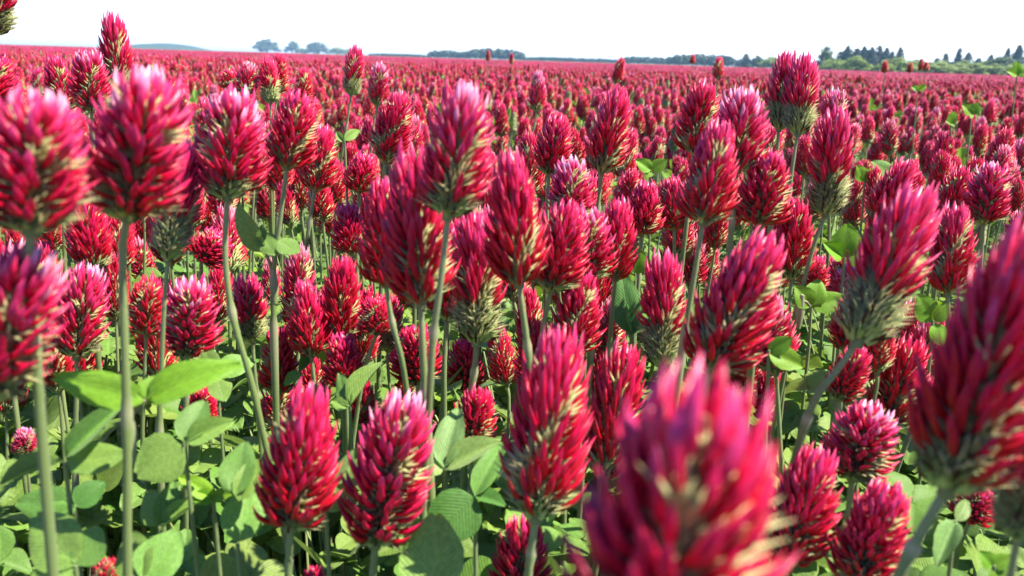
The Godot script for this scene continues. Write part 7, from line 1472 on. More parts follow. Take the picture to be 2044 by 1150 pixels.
	leaf(Vector3(-0.3462, 0, -0.7317), Vector3(-0.3461, 0.2563, -0.7443), 0.0212, 1.634, 0.2424, 2, Color(0.88, 0.95, 0.85), "raised mid-sized deep green clover leaf just left of and slightly above the young ribbed bloom")
	leaf(Vector3(-0.3224, 0, -0.9979), Vector3(-0.3114, 0.2313, -0.9949), 0.0218, 3.49, 0.0815, 1, Color(1.1, 1.06, 0.7), "raised broad yellowish clover leaf just right of the end-on pink bloom")
	leaf(Vector3(-0.5718, 0, -1.1381), Vector3(-0.5918, 0.2245, -1.1195), 0.0171, 3.6, 0.1515, 1, Color(0.88, 0.95, 0.85), "small deep green clover leaf just left of the long red bloom beside the blurred one")
	leaf(Vector3(0.1146, 0, -0.9479), Vector3(0.1131, 0.2283, -0.9398), 0.0227, 4.364, 0.1212, 0, Color(1.1, 1.06, 0.7), "raised broad yellowish clover leaf just below the frilly pink bloom")
	leaf(Vector3(0.5257, 0, -1.0222), Vector3(0.529, 0.1831, -1.0332), 0.0185, 2.905, 0.3252, 0, Color(1.1, 1.06, 0.7), "half-height small yellowish clover leaf just left of and slightly above the huge right-edge bloom")
	leaf(Vector3(0.2335, 0, -1.2126), Vector3(0.2633, 0.1997, -1.1864), 0.0228, 5.613, 0.5086, 5, Color(1.1, 1.06, 0.7), "half-height broad yellowish clover leaf just left of and slightly above the big tilted pink bloom")
	leaf(Vector3(0.0026, 0, -0.9847), Vector3(-0.0085, 0.2076, -1.0143), 0.0173, 6.069, 0.3838, 2, Color(1, 1, 1), "half-height small green clover leaf just right of the spiky-based centre bloom")
	leaf(Vector3(0.2078, 0, -0.6164), Vector3(0.2289, 0.2159, -0.6255), 0.0164, 3.821, 0.1808, 5, Color(1, 1, 1), "half-height small green clover leaf left of and slightly below the dark bloom below bent stem")
	leaf(Vector3(-0.7181, 0, -1.2046), Vector3(-0.7245, 0.218, -1.2241), 0.0147, 5.113, 0.2268, 5, Color(1, 1, 1), "half-height small green clover leaf just below and slightly left of the large blurred left-edge bloom")
	leaf(Vector3(-0.289, 0, -1.0487), Vector3(-0.2838, 0.242, -1.0624), 0.0181, 0.7069, 0.5276, 1, Color(1.1, 1.06, 0.7), "raised small yellowish clover leaf well left of the frilly bloom above the maroon one")
	leaf(Vector3(0.0071, 0, -0.7907), Vector3(-0.0086, 0.2248, -0.7767), 0.0179, 1.1487, 0.1, 5, Color(1, 1, 1), "raised small green clover leaf just below and slightly right of the spiky-based centre bloom")
	leaf(Vector3(0.6211, 0, -1.2328), Vector3(0.596, 0.239, -1.2262), 0.0194, 4.772, 0.3853, 0, Color(1, 1, 1), "mid-sized green clover leaf just left of and slightly above the bloom between leaning and right-edge")
	leaf(Vector3(0.4766, 0, -1.2188), Vector3(0.492, 0.2427, -1.2221), 0.0178, 4.915, 0.5223, 5, Color(1.1, 1.06, 0.7), "small yellowish clover leaf just left of and slightly above the leaning bloom on bent stem")
	leaf(Vector3(0.4602, 0, -1.0623), Vector3(0.4481, 0.2147, -1.0828), 0.0221, 0.3221, 0.3819, 4, Color(1.1, 1.06, 0.7), "half-height broad yellowish clover leaf just right of and slightly above the round purplish bloom")
	leaf(Vector3(-0.4069, 0, -1.2276), Vector3(-0.3955, 0.2648, -1.2508), 0.021, 4.124, 0.2279, 2, Color(1.1, 1.06, 0.7), "raised mid-sized yellowish clover leaf just below the pink bloom on bent stem")
	leaf(Vector3(-0.3383, 0, -1.229), Vector3(-0.3251, 0.2625, -1.2123), 0.0192, 3.561, 0.3651, 2, Color(1, 1, 1), "raised mid-sized green clover leaf below and slightly left of the slim bloom with pale base")
	leaf(Vector3(0.6792, 0, -1.1161), Vector3(0.6926, 0.2494, -1.1391), 0.0182, 1.558, 0.4147, 0, Color(1.1, 1.06, 0.7), "raised small yellowish clover leaf below and slightly right of the dark-based bloom at far right")
	leaf(Vector3(0.1175, 0, -0.6743), Vector3(0.1065, 0.2539, -0.6895), 0.0211, 1.2607, 0.4436, 0, Color(0.88, 0.95, 0.85), "mid-sized deep green clover leaf right of and slightly below the vivid bloom behind front-centre bloom")
	leaf(Vector3(0.0262, 0, -0.9308), Vector3(0.0433, 0.1974, -0.9397), 0.0168, 5.868, 0.4716, 3, Color(1.1, 1.06, 0.7), "half-height small yellowish clover leaf just left of the vivid bloom behind front-centre bloom")
	leaf(Vector3(-0.4737, 0, -0.9091), Vector3(-0.4529, 0.2293, -0.9262), 0.0225, 3.267, 0.47, 3, Color(1, 1, 1), "raised broad green clover leaf above and slightly right of the crimson bloom behind left stems")
	leaf(Vector3(-0.5668, 0, -0.9559), Vector3(-0.5439, 0.2459, -0.969), 0.0197, 3.144, 0.2619, 2, Color(1, 1, 1), "raised mid-sized green clover leaf just above and slightly right of the blurred lower left-edge bloom")
	leaf(Vector3(-0.3682, 0, -0.7887), Vector3(-0.3549, 0.1674, -0.7736), 0.0213, 3.211, 0.2808, 3, Color(1, 1, 1), "mid-sized green clover leaf just above and slightly right of the low red bloom behind leaflet")
	leaf(Vector3(-0.2174, 0, -0.7772), Vector3(-0.2231, 0.2303, -0.8031), 0.0223, 2.267, 0.1563, 1, Color(1.1, 1.06, 0.7), "raised broad yellowish clover leaf just right of the purplish bloom with straw base")
	leaf(Vector3(-0.0967, 0, -0.6109), Vector3(-0.1257, 0.1726, -0.6336), 0.0189, 3.242, 0.5049, 4, Color(0.88, 0.95, 0.85), "mid-sized deep green clover leaf below and slightly left of the small half hidden red bloom")
	leaf(Vector3(-0.5302, 0, -1.1356), Vector3(-0.5193, 0.2545, -1.1131), 0.0159, 2.979, 0.4975, 3, Color(1, 1, 1), "raised small green clover leaf left of and slightly below the faded bristly green spike")
	leaf(Vector3(-0.591, 0, -1.2484), Vector3(-0.5644, 0.1948, -1.229), 0.0145, 6.241, 0.4229, 0, Color(1.1, 1.06, 0.7), "half-height small yellowish clover leaf left of and slightly below the faded bristly green spike")
	leaf(Vector3(-0.3701, 0, -0.8738), Vector3(-0.3542, 0.2503, -0.8858), 0.0223, 2.821, 0.1058, 4, Color(1.1, 1.06, 0.7), "raised broad yellowish clover leaf just left of and slightly below the end-on pink bloom")
	leaf(Vector3(0.4417, 0, -0.9076), Vector3(0.4677, 0.181, -0.9236), 0.0226, 1.882, 0.3338, 5, Color(1, 1, 1), "half-height broad green clover leaf just left of and slightly above the huge right-edge bloom")
	leaf(Vector3(-0.1995, 0, -0.6522), Vector3(-0.2091, 0.2171, -0.6725), 0.0189, 0.7457, 0.2147, 1, Color(0.88, 0.95, 0.85), "half-height mid-sized deep green clover leaf just left of the short deep red bloom")
	leaf(Vector3(-0.2962, 0, -0.6923), Vector3(-0.2787, 0.1957, -0.6856), 0.0181, 2.542, 0.2247, 5, Color(1, 1, 1), "small green clover leaf above and slightly left of the low red bloom right of leaflets")
	leaf(Vector3(-0.2568, 0, -0.9942), Vector3(-0.2578, 0.1857, -0.9677), 0.0175, 3.707, 0.1466, 0, Color(1.1, 1.06, 0.7), "small yellowish clover leaf just above and slightly left of the scarlet bloom with cream streak")
	leaf(Vector3(0.2405, 0, -0.7745), Vector3(0.2109, 0.1852, -0.7793), 0.0218, 6.033, 0.5264, 3, Color(0.88, 0.95, 0.85), "half-height broad deep green clover leaf just below the big tilted pink bloom")
	leaf(Vector3(0.4629, 0, -1.151), Vector3(0.4379, 0.2412, -1.1462), 0.0227, 3.322, 0.1738, 5, Color(1, 1, 1), "raised broad green clover leaf right of the half hidden red bloom")
	leaf(Vector3(-0.2634, 0, -0.8492), Vector3(-0.2898, 0.2597, -0.8358), 0.0204, 0.8585, 0.4475, 3, Color(1, 1, 1), "raised mid-sized green clover leaf just below and slightly right of the end-on pink bloom")
	leaf(Vector3(-0.1289, 0, -0.8606), Vector3(-0.1321, 0.2179, -0.8737), 0.0203, 5.49, 0.1401, 0, Color(0.88, 0.95, 0.85), "half-height mid-sized deep green clover leaf just above and slightly right of the small brown-based bloom")
	leaf(Vector3(-0.1781, 0, -0.6324), Vector3(-0.1958, 0.1872, -0.6228), 0.0205, 2.238, 0.097, 2, Color(1, 1, 1), "half-height mid-sized green clover leaf just left of and slightly above the cone-shaped front-left bloom")
	leaf(Vector3(0.4355, 0, -0.86), Vector3(0.4201, 0.1726, -0.8447), 0.0215, 0.3671, 0.09, 3, Color(1, 1, 1), "half-height broad green clover leaf above the narrow red bloom in gap")
	leaf(Vector3(-0.3238, 0, -1.1703), Vector3(-0.3333, 0.1646, -1.1673), 0.0195, 2.832, 0.3051, 5, Color(1, 1, 1), "low mid-sized green clover leaf above and slightly right of the purplish bloom with straw base")
	leaf(Vector3(-0.5612, 0, -1.2691), Vector3(-0.5777, 0.1917, -1.2526), 0.0178, 0.9321, 0.1323, 5, Color(1, 1, 1), "half-height small green clover leaf left of and slightly below the faded bristly green spike")
	leaf(Vector3(-0.2776, 0, -0.8), Vector3(-0.299, 0.2699, -0.7851), 0.0212, 3.291, 0.2395, 3, Color(0.88, 0.95, 0.85), "raised mid-sized deep green clover leaf just left of and slightly below the end-on pink bloom")
	leaf(Vector3(-0.0044, 0, -0.7681), Vector3(0.0153, 0.2532, -0.7517), 0.021, 2.554, 0.5804, 2, Color(1.1, 1.06, 0.7), "raised mid-sized yellowish clover leaf just left of the vivid bloom behind front-centre bloom")
	leaf(Vector3(-0.0048, 0, -1.0813), Vector3(0.0151, 0.1712, -1.1023), 0.0158, 1.3281, 0.1194, 3, Color(1, 1, 1), "half-height small green clover leaf just right of and slightly below the spiky-based centre bloom")
	leaf(Vector3(0.2787, 0, -0.6574), Vector3(0.2946, 0.2175, -0.6737), 0.0182, 1.0119, 0.2847, 3, Color(1, 1, 1), "small green clover leaf just right of and slightly below the dark bloom below bent stem")
	leaf(Vector3(-0.4329, 0, -0.8679), Vector3(-0.4184, 0.2254, -0.8501), 0.0172, 0.8585, 0.5303, 4, Color(1, 1, 1), "small green clover leaf just above and slightly right of the crimson bloom behind left stems")
	leaf(Vector3(-0.0048, 0, -0.7097), Vector3(-0.0059, 0.1677, -0.6853), 0.0201, 4.489, 0.5736, 5, Color(1.1, 1.06, 0.7), "low mid-sized yellowish clover leaf just right of the scarlet bloom low in centre")
	leaf(Vector3(-0.1619, 0, -1.128), Vector3(-0.168, 0.1608, -1.1229), 0.0193, 5.661, 0.2032, 2, Color(1, 1, 1), "low mid-sized green clover leaf just above and slightly right of the small brown-based bloom")
	leaf(Vector3(0.1961, 0, -0.6525), Vector3(0.2182, 0.2642, -0.6815), 0.0229, 2.426, 0.2857, 0, Color(1, 1, 1), "raised broad green clover leaf just right of and slightly below the big tilted pink bloom")
	leaf(Vector3(0.1542, 0, -0.8901), Vector3(0.1471, 0.2638, -0.8945), 0.0149, 4.804, 0.4488, 5, Color(1, 1, 1), "raised small green clover leaf just right of and slightly below the frilly pink bloom")
	leaf(Vector3(-0.4034, 0, -1.1714), Vector3(-0.3754, 0.1656, -1.156), 0.02, 2.244, 0.5264, 4, Color(1, 1, 1), "mid-sized green clover leaf just above and slightly left of the purplish bloom with straw base")
	leaf(Vector3(-0.1886, 0, -0.668), Vector3(-0.1764, 0.189, -0.696), 0.0192, 4.361, 0.5337, 3, Color(1, 1, 1), "half-height mid-sized green clover leaf just right of and slightly below the short deep red bloom")
	leaf(Vector3(-0.4557, 0, -1.0477), Vector3(-0.4776, 0.1847, -1.0478), 0.0174, 5.804, 0.1108, 1, Color(1, 1, 1), "half-height small green clover leaf just above and slightly left of the young ribbed bloom")
	leaf(Vector3(0.2564, 0, -0.6613), Vector3(0.2493, 0.2568, -0.6405), 0.0142, 0.1951, 0.2149, 3, Color(1, 1, 1), "small green clover leaf just below and slightly left of the red bloom behind bristly base")
	leaf(Vector3(0.5132, 0, -1.0493), Vector3(0.5239, 0.2406, -1.0618), 0.017, 2.288, 0.4738, 0, Color(1, 1, 1), "small green clover leaf just left of and slightly below the bloom between leaning and right-edge")
	leaf(Vector3(0.2317, 0, -0.7154), Vector3(0.2374, 0.2654, -0.7261), 0.0206, 3.296, 0.3661, 1, Color(1, 1, 1), "raised mid-sized green clover leaf just right of the big tilted pink bloom")
	leaf(Vector3(-0.2924, 0, -1.1662), Vector3(-0.3052, 0.1655, -1.1393), 0.0188, 5.683, 0.4942, 5, Color(0.88, 0.95, 0.85), "mid-sized deep green clover leaf above and slightly left of the scarlet bloom with cream streak")
	leaf(Vector3(-0.3074, 0, -1.1671), Vector3(-0.2899, 0.1616, -1.181), 0.0154, 0.7593, 0.3061, 3, Color(1, 1, 1), "low small green clover leaf left of and slightly above the dark maroon column bloom")
	leaf(Vector3(-0.2224, 0, -1.1002), Vector3(-0.2459, 0.24, -1.108), 0.0213, 4.263, 0.3909, 4, Color(1, 1, 1), "raised mid-sized green clover leaf just left of the frilly bloom above the maroon one")
	leaf(Vector3(0.0102, 0, -0.6859), Vector3(-0.0125, 0.2175, -0.7147), 0.0193, 5.526, 0.2443, 0, Color(0.88, 0.95, 0.85), "half-height mid-sized deep green clover leaf just right of and slightly above the orange-red shaded bloom")
	leaf(Vector3(-0.0894, 0, -0.9177), Vector3(-0.1186, 0.1654, -0.9348), 0.0168, 6.185, 0.5351, 2, Color(1.1, 1.06, 0.7), "low small yellowish clover leaf just right of and slightly below the small brown-based bloom")
	leaf(Vector3(0.0081, 0, -0.8645), Vector3(-0.0005, 0.217, -0.8836), 0.0196, 0.0117, 0.5116, 4, Color(1, 1, 1), "half-height mid-sized green clover leaf just right of and slightly below the spiky-based centre bloom")
	leaf(Vector3(0.0447, 0, -0.9092), Vector3(0.0249, 0.189, -0.8849), 0.0216, 1.224, 0.3515, 1, Color(1, 1, 1), "broad green clover leaf just left of and slightly below the vivid bloom behind front-centre bloom")
	leaf(Vector3(-0.3958, 0, -0.9387), Vector3(-0.3758, 0.2149, -0.9555), 0.0181, 3.571, 0.0549, 4, Color(0.88, 0.95, 0.85), "half-height small deep green clover leaf just left of and slightly below the end-on pink bloom")
	leaf(Vector3(0.3125, 0, -0.6865), Vector3(0.3365, 0.1801, -0.6911), 0.0148, 5.922, 0.5978, 1, Color(1, 1, 1), "half-height small green clover leaf left of and slightly below the narrow red bloom in gap")
	leaf(Vector3(-0.2521, 0, -1.2362), Vector3(-0.2713, 0.2039, -1.242), 0.0204, 5.271, 0.4666, 1, Color(0.88, 0.95, 0.85), "half-height mid-sized deep green clover leaf left of the ragged-based bloom left of centre stems")
	leaf(Vector3(0.4393, 0, -0.8523), Vector3(0.4448, 0.2144, -0.8678), 0.014, 5.406, 0.2824, 0, Color(0.88, 0.95, 0.85), "half-height small deep green clover leaf just left of and slightly above the huge right-edge bloom")
	leaf(Vector3(-0.2506, 0, -1.0514), Vector3(-0.2289, 0.1723, -1.0215), 0.0188, 1.963, 0.1327, 2, Color(0.88, 0.95, 0.85), "half-height mid-sized deep green clover leaf just left of the dark maroon column bloom")
	leaf(Vector3(-0.4272, 0, -1.046), Vector3(-0.4457, 0.1972, -1.0598), 0.0161, 5.776, 0.2359, 0, Color(1, 1, 1), "half-height small green clover leaf above and slightly right of the young ribbed bloom")
	leaf(Vector3(0.2941, 0, -0.7795), Vector3(0.2732, 0.1843, -0.7902), 0.0213, 6.242, 0.2982, 3, Color(0.88, 0.95, 0.85), "half-height mid-sized deep green clover leaf left of the dark bloom below bent stem")
	leaf(Vector3(-0.4176, 0, -0.7813), Vector3(-0.4189, 0.1969, -0.7541), 0.0223, 1.884, 0.2203, 3, Color(1, 1, 1), "half-height broad green clover leaf just right of and slightly below the blurred lower left-edge bloom")
	leaf(Vector3(0.0894, 0, -0.817), Vector3(0.1088, 0.2333, -0.7921), 0.0224, 5.606, 0.1856, 0, Color(1, 1, 1), "raised broad green clover leaf just left of the lone bloom over hairy green base")
	leaf(Vector3(0.3099, 0, -0.9106), Vector3(0.3196, 0.2068, -0.8941), 0.0142, 4.922, 0.32, 4, Color(1, 1, 1), "half-height small green clover leaf left of the red bloom behind bristly base")
	leaf(Vector3(0.0098, 0, -0.9984), Vector3(0.0276, 0.1646, -0.9714), 0.0202, 3.379, 0.1695, 0, Color(0.88, 0.95, 0.85), "low mid-sized deep green clover leaf right of and slightly below the spiky-based centre bloom")
	leaf(Vector3(-0.2439, 0, -0.749), Vector3(-0.2342, 0.1983, -0.7464), 0.0176, 5.968, 0.3359, 1, Color(0.88, 0.95, 0.85), "small deep green clover leaf just left of and slightly above the short deep red bloom")
	leaf(Vector3(0.3297, 0, -0.9785), Vector3(0.3553, 0.2619, -1.004), 0.0167, 1.881, 0.0944, 3, Color(1.1, 1.06, 0.7), "raised small yellowish clover leaf just right of and slightly below the half hidden red bloom")
	leaf(Vector3(-0.7599, 0, -1.2336), Vector3(-0.7702, 0.2, -1.2565), 0.0166, 3.7, 0.0967, 5, Color(1, 1, 1), "small green clover leaf just below and slightly left of the large blurred left-edge bloom")
	leaf(Vector3(0.7075, 0, -1.2187), Vector3(0.7312, 0.2489, -1.2404), 0.0216, 5.728, 0.4932, 1, Color(1, 1, 1), "raised broad green clover leaf below and slightly right of the dark-based bloom at far right")
	leaf(Vector3(0.4079, 0, -1.1567), Vector3(0.3902, 0.1635, -1.1627), 0.022, 1.606, 0.4851, 0, Color(0.88, 0.95, 0.85), "low broad deep green clover leaf just right of the big tilted pink bloom")
	leaf(Vector3(0.3283, 0, -0.805), Vector3(0.3486, 0.1674, -0.8056), 0.018, 5.737, 0.2621, 4, Color(0.88, 0.95, 0.85), "low small deep green clover leaf just above the topmost of the lower-right three")
	leaf(Vector3(-0.6155, 0, -1.1356), Vector3(-0.6226, 0.2168, -1.1154), 0.0169, 4.578, 0.3796, 5, Color(1, 1, 1), "half-height small green clover leaf left of the long red bloom beside the blurred one")
	leaf(Vector3(0.4501, 0, -1.1685), Vector3(0.4788, 0.2101, -1.166), 0.0196, 1.637, 0.4075, 1, Color(0.88, 0.95, 0.85), "half-height mid-sized deep green clover leaf just left of the leaning bloom on bent stem")
	leaf(Vector3(0.4041, 0, -1.1334), Vector3(0.4279, 0.1942, -1.1269), 0.0145, 5.082, 0.05, 5, Color(1, 1, 1), "half-height small green clover leaf just left of and slightly above the round purplish bloom")
	leaf(Vector3(0.1866, 0, -0.6569), Vector3(0.1733, 0.2275, -0.6293), 0.0165, 3.735, 0.2545, 2, Color(1, 1, 1), "raised small green clover leaf below the big tilted pink bloom")
	leaf(Vector3(-0.3063, 0, -0.6725), Vector3(-0.3239, 0.2088, -0.6974), 0.0181, 3.578, 0.4264, 0, Color(1, 1, 1), "half-height small green clover leaf above and slightly right of the low red bloom behind leaflet")
	leaf(Vector3(-0.0959, 0, -0.8974), Vector3(-0.1112, 0.2068, -0.9211), 0.0159, 0.8539, 0.2825, 4, Color(0.88, 0.95, 0.85), "half-height small deep green clover leaf right of and slightly above the small brown-based bloom")
	leaf(Vector3(-0.3567, 0, -1.1327), Vector3(-0.3512, 0.2684, -1.123), 0.0206, 3.784, 0.5411, 0, Color(1, 1, 1), "raised mid-sized green clover leaf above and slightly right of the end-on pink bloom")
	leaf(Vector3(-0.4167, 0, -0.9743), Vector3(-0.4306, 0.2048, -0.9486), 0.0191, 1.991, 0.0942, 2, Color(1.1, 1.06, 0.7), "half-height mid-sized yellowish clover leaf just above and slightly left of the young ribbed bloom")
	leaf(Vector3(0.3622, 0, -0.726), Vector3(0.3401, 0.1765, -0.7269), 0.0176, 4.006, 0.246, 4, Color(1, 1, 1), "half-height small green clover leaf left of the narrow red bloom in gap")
	leaf(Vector3(0.1688, 0, -0.8265), Vector3(0.1826, 0.163, -0.8136), 0.021, 6.119, 0.5823, 2, Color(1, 1, 1), "mid-sized green clover leaf below and slightly right of the lone bloom over hairy green base")
	leaf(Vector3(-0.5625, 0, -1.1907), Vector3(-0.5705, 0.2644, -1.1967), 0.0203, 4.811, 0.2379, 5, Color(1, 1, 1), "raised mid-sized green clover leaf just right of and slightly below the large blurred left-edge bloom")
	leaf(Vector3(0.0262, 0, -0.8536), Vector3(0.0084, 0.2324, -0.8385), 0.0217, 0.3128, 0.3315, 4, Color(1.1, 1.06, 0.7), "raised broad yellowish clover leaf just right of and slightly below the spiky-based centre bloom")
	leaf(Vector3(-0.518, 0, -1.1701), Vector3(-0.5121, 0.213, -1.1973), 0.0228, 4.266, 0.193, 4, Color(1, 1, 1), "half-height broad green clover leaf just below and slightly left of the faded bristly green spike")
	leaf(Vector3(-0.2573, 0, -0.9526), Vector3(-0.2722, 0.2613, -0.924), 0.0177, 4.447, 0.3337, 4, Color(1, 1, 1), "raised small green clover leaf right of the end-on pink bloom")
	leaf(Vector3(0.1992, 0, -0.8901), Vector3(0.1967, 0.1972, -0.899), 0.0225, 0.5096, 0.5002, 2, Color(1, 1, 1), "half-height broad green clover leaf just left of and slightly below the big tilted pink bloom")
	leaf(Vector3(-0.1272, 0, -0.8662), Vector3(-0.1026, 0.1982, -0.8638), 0.018, 5.93, 0.0929, 3, Color(1.1, 1.06, 0.7), "half-height small yellowish clover leaf just above the shaded red bloom behind centre stems")
	leaf(Vector3(-0.4733, 0, -1.0166), Vector3(-0.446, 0.2498, -0.9977), 0.0151, 3.296, 0.2819, 0, Color(1, 1, 1), "raised small green clover leaf right of the long red bloom beside the blurred one")
	leaf(Vector3(0.5262, 0, -0.8198), Vector3(0.5102, 0.2619, -0.8247), 0.0142, 4.602, 0.46, 1, Color(1.1, 1.06, 0.7), "raised small yellowish clover leaf just above and slightly right of the huge right-edge bloom")
	leaf(Vector3(0.3508, 0, -0.7338), Vector3(0.3306, 0.1883, -0.7631), 0.0228, 4.684, 0.3812, 2, Color(1, 1, 1), "half-height broad green clover leaf just right of the dark bloom below bent stem")
	leaf(Vector3(0.2812, 0, -1.2334), Vector3(0.2763, 0.1968, -1.2118), 0.02, 4.1, 0.53, 0, Color(0.88, 0.95, 0.85), "mid-sized deep green clover leaf just above and slightly left of the big tilted pink bloom")
	leaf(Vector3(-0.0968, 0, -0.728), Vector3(-0.0807, 0.2644, -0.7206), 0.0225, 1.3361, 0.2914, 3, Color(1.1, 1.06, 0.7), "raised broad yellowish clover leaf right of and slightly above the small brown-based bloom")
	leaf(Vector3(-0.0381, 0, -1.2586), Vector3(-0.0373, 0.2468, -1.2414), 0.0209, 3.976, 0.1177, 5, Color(0.88, 0.95, 0.85), "raised mid-sized deep green clover leaf just left of the crimson bloom right of centre")
	leaf(Vector3(0.1479, 0, -0.8472), Vector3(0.133, 0.219, -0.8561), 0.0184, 5.777, 0.2883, 4, Color(1, 1, 1), "half-height small green clover leaf just left of the lone bloom over hairy green base")
	leaf(Vector3(-0.2258, 0, -0.8407), Vector3(-0.2135, 0.2582, -0.8402), 0.0152, 4.946, 0.2551, 3, Color(1, 1, 1), "raised small green clover leaf left of and slightly above the dark maroon column bloom")
	leaf(Vector3(0.1951, 0, -1.253), Vector3(0.2152, 0.1923, -1.2476), 0.0224, 2.209, 0.1525, 2, Color(1, 1, 1), "half-height broad green clover leaf right of and slightly below the frilly pink bloom")
	leaf(Vector3(-0.3605, 0, -0.865), Vector3(-0.3603, 0.1939, -0.8607), 0.0227, 0.2172, 0.0878, 3, Color(1, 1, 1), "half-height broad green clover leaf just right of and slightly below the young ribbed bloom")


func place_trees() -> void:
	tree("round", Vector3(-364.558, 0, -1300), 19.077, 33.209, "round hazy tree, leftmost of three on the skyline")
	tree("round", Vector3(-327.782, 0, -1300), 17.379, 20.221, "slim hazy tree, middle of three on the skyline")
	tree("round", Vector3(-290.942, 0, -1300), 17.071, 36.111, "round hazy tree, rightmost of three, with bushes on its right")
	tree("shrub", Vector3(-263.634, 0, -1300), 10.216, 28.929, "hazy bush right beside the third round tree")
	tree("shrub", Vector3(-243.401, 0, -1300), 8.719, 24.597, "low hazy bush right of the third round tree's bush")
	tree("shrub", Vector3(-313.651, 0, -1300), 7.347, 17.367, "low hazy bush between the second and third round trees")
	tree("conifer", Vector3(108.323, 0, -430), 6.22, 6.21, "lone pointed blue-green conifer left of the twin skyline blooms")
	tree("round", Vector3(113.849, 0, -430), 5.921, 5.256, "small rounded dark tree right beside the lone pointed conifer")
	tree("shrub", Vector3(112.402, 0, -400), 5.088, 9.781, "broad hazy bush behind the twin skyline blooms")
	tree("round", Vector3(102.339, 0, -300), 7.836, 5.317, "tall dark tree right of the twin skyline blooms")
	tree("conifer", Vector3(120.064, 0, -330), 8.618, 4.752, "pointed conifer at the left end of the dark grove")
	tree("conifer", Vector3(123.457, 0, -330), 7.837, 5.12, "second conifer from the left end of the dark grove")
	tree("conifer", Vector3(127.823, 0, -335), 8.738, 5.195, "third conifer of the dark grove, taller than its left neighbour")
	tree("conifer", Vector3(128.877, 0, -330), 8.349, 5.484, "middle conifer of the dark grove over the yellow-green bush")
	tree("conifer", Vector3(133.53, 0, -335), 9.085, 5.564, "tallest conifer right of the middle of the dark grove")
	tree("conifer", Vector3(134.183, 0, -330), 8.329, 5.118, "conifer near the right end of the dark grove")
	tree("conifer", Vector3(136.36, 0, -330), 7.158, 4.391, "last, shorter conifer at the right end of the dark grove")
	tree("conifer", Vector3(134.861, 0, -320), 8.401, 4.253, "single ragged conifer just right of the dark grove")
	tree("shrub", Vector3(86.143, 0, -230), 3.879, 6.641, "yellow-green rounded bush in front of the dark grove")
	tree("shrub", Vector3(101.096, 0, -240), 3.972, 8.529, "olive bush under the single ragged conifer")
	tree("shrub", Vector3(94.03, 0, -232), 2.623, 5.676, "low olive bush between the yellow-green bush and the grove's end")
	tree("shrub", Vector3(87.767, 0, -250), 3.332, 7.503, "low grey-green bush under the tall dark tree")
	tree("shrub", Vector3(110.919, 0, -250), 3.747, 7.499, "low olive bush behind the two touching skyline blooms")
	tree("conifer", Vector3(176.312, 0, -380), 6.093, 5.486, "short dark conifer at the left of the broken far grove")
	tree("conifer", Vector3(179.808, 0, -380), 8.031, 4.636, "second dark conifer of the broken far grove")
	tree("conifer", Vector3(184.938, 0, -380), 10.215, 4.629, "tall thin conifer in the middle of the broken far grove")
	tree("conifer", Vector3(191.46, 0, -385), 8.817, 5.548, "forked conifer right of the tall thin far conifer")
	tree("conifer", Vector3(193.747, 0, -380), 6.608, 6.328, "short conifer in the right of the broken far grove")
	tree("conifer", Vector3(198.755, 0, -380), 8.183, 4.635, "pointed conifer left of the big olive tree's top")
	tree("round", Vector3(134.118, 0, -250), 5.372, 9.705, "big olive rounded tree near the right edge")
	tree("shrub", Vector3(140.621, 0, -300), 4.304, 8.333, "dull green bush at the left foot of the broken far grove")
	tree("shrub", Vector3(148.56, 0, -300), 4.7, 8.997, "dull green bush at the foot of the forked far conifer")
	tree("shrub", Vector3(154.917, 0, -300), 4.566, 7.998, "dull green bush left of the big olive tree")
	tree("conifer", Vector3(178.426, 0, -330), 9.456, 4.383, "dark conifer behind the big olive tree")
	tree("conifer", Vector3(182.238, 0, -330), 10.625, 6.204, "tall conifer cut by the right edge of the skyline")
	tree("conifer", Vector3(187.15, 0, -330), 9.713, 6.208, "conifer beyond the right edge of the skyline")
	tree("scrub", Vector3(100.832, 0, -215), 2.87, 6.214, "light green scrub right of the two touching skyline blooms")
	tree("scrub", Vector3(105.033, 0, -215), 2.763, 5.975, "light green scrub below the tall thin far conifer")
	tree("scrub", Vector3(109.179, 0, -215), 3.001, 6.452, "light green scrub below the short right conifer of the far grove")
	tree("scrub", Vector3(113.757, 0, -215), 2.789, 5.975, "light green scrub under the big olive tree")
	tree("scrub", Vector3(118.732, 0, -215), 3.052, 6.69, "light green scrub under the raised skyline leaf")
	tree("scrub", Vector3(122.935, 0, -215), 2.945, 5.974, "light green scrub past the right edge")
	tree("scrub", Vector3(98.231, 0, -215), 2.677, 4.781, "narrow light green scrub at the left end of the pale scrub line")
	wood(Vector3(-70.656, 0, -700), Vector3(-39.482, 0, -700), 5.267, "flat-topped blue wood, left of two in the middle of the skyline")
	wood(Vector3(-40.872, 0, -690), Vector3(3.261, 0, -690), 7.355, "longer domed blue wood, right of two in the middle of the skyline")
	wood(Vector3(1.644, 0, -760), Vector3(90.56, 0, -760), 3.081, "low thin blue tree line in the middle distance centre")
	wood(Vector3(79.387, 0, -700), Vector3(126.144, 0, -700), 5.032, "low blue wood above the tall slender bloom")
	wood(Vector3(94.52, 0, -560), Vector3(138.112, 0, -560), 6.329, "bluish wood left of the lone pointed conifer")
	wood(Vector3(135.161, 0, -560), Vector3(194.363, 0, -560), 4.748, "faint low wood behind the twin skyline blooms")
	wood(Vector3(-127.528, 0, -760), Vector3(-74.576, 0, -760), 2.011, "very low hazy tree line right of the upright skyline bloom")
	wood(Vector3(124.627, 0, -345), Vector3(143.382, 0, -345), 7.025, "dark mass of firs behind the conifers of the grove")
	wood(Vector3(214.498, 0, -480), Vector3(283.875, 0, -480), 5.518, "dim wood filling in behind the broken far grove")
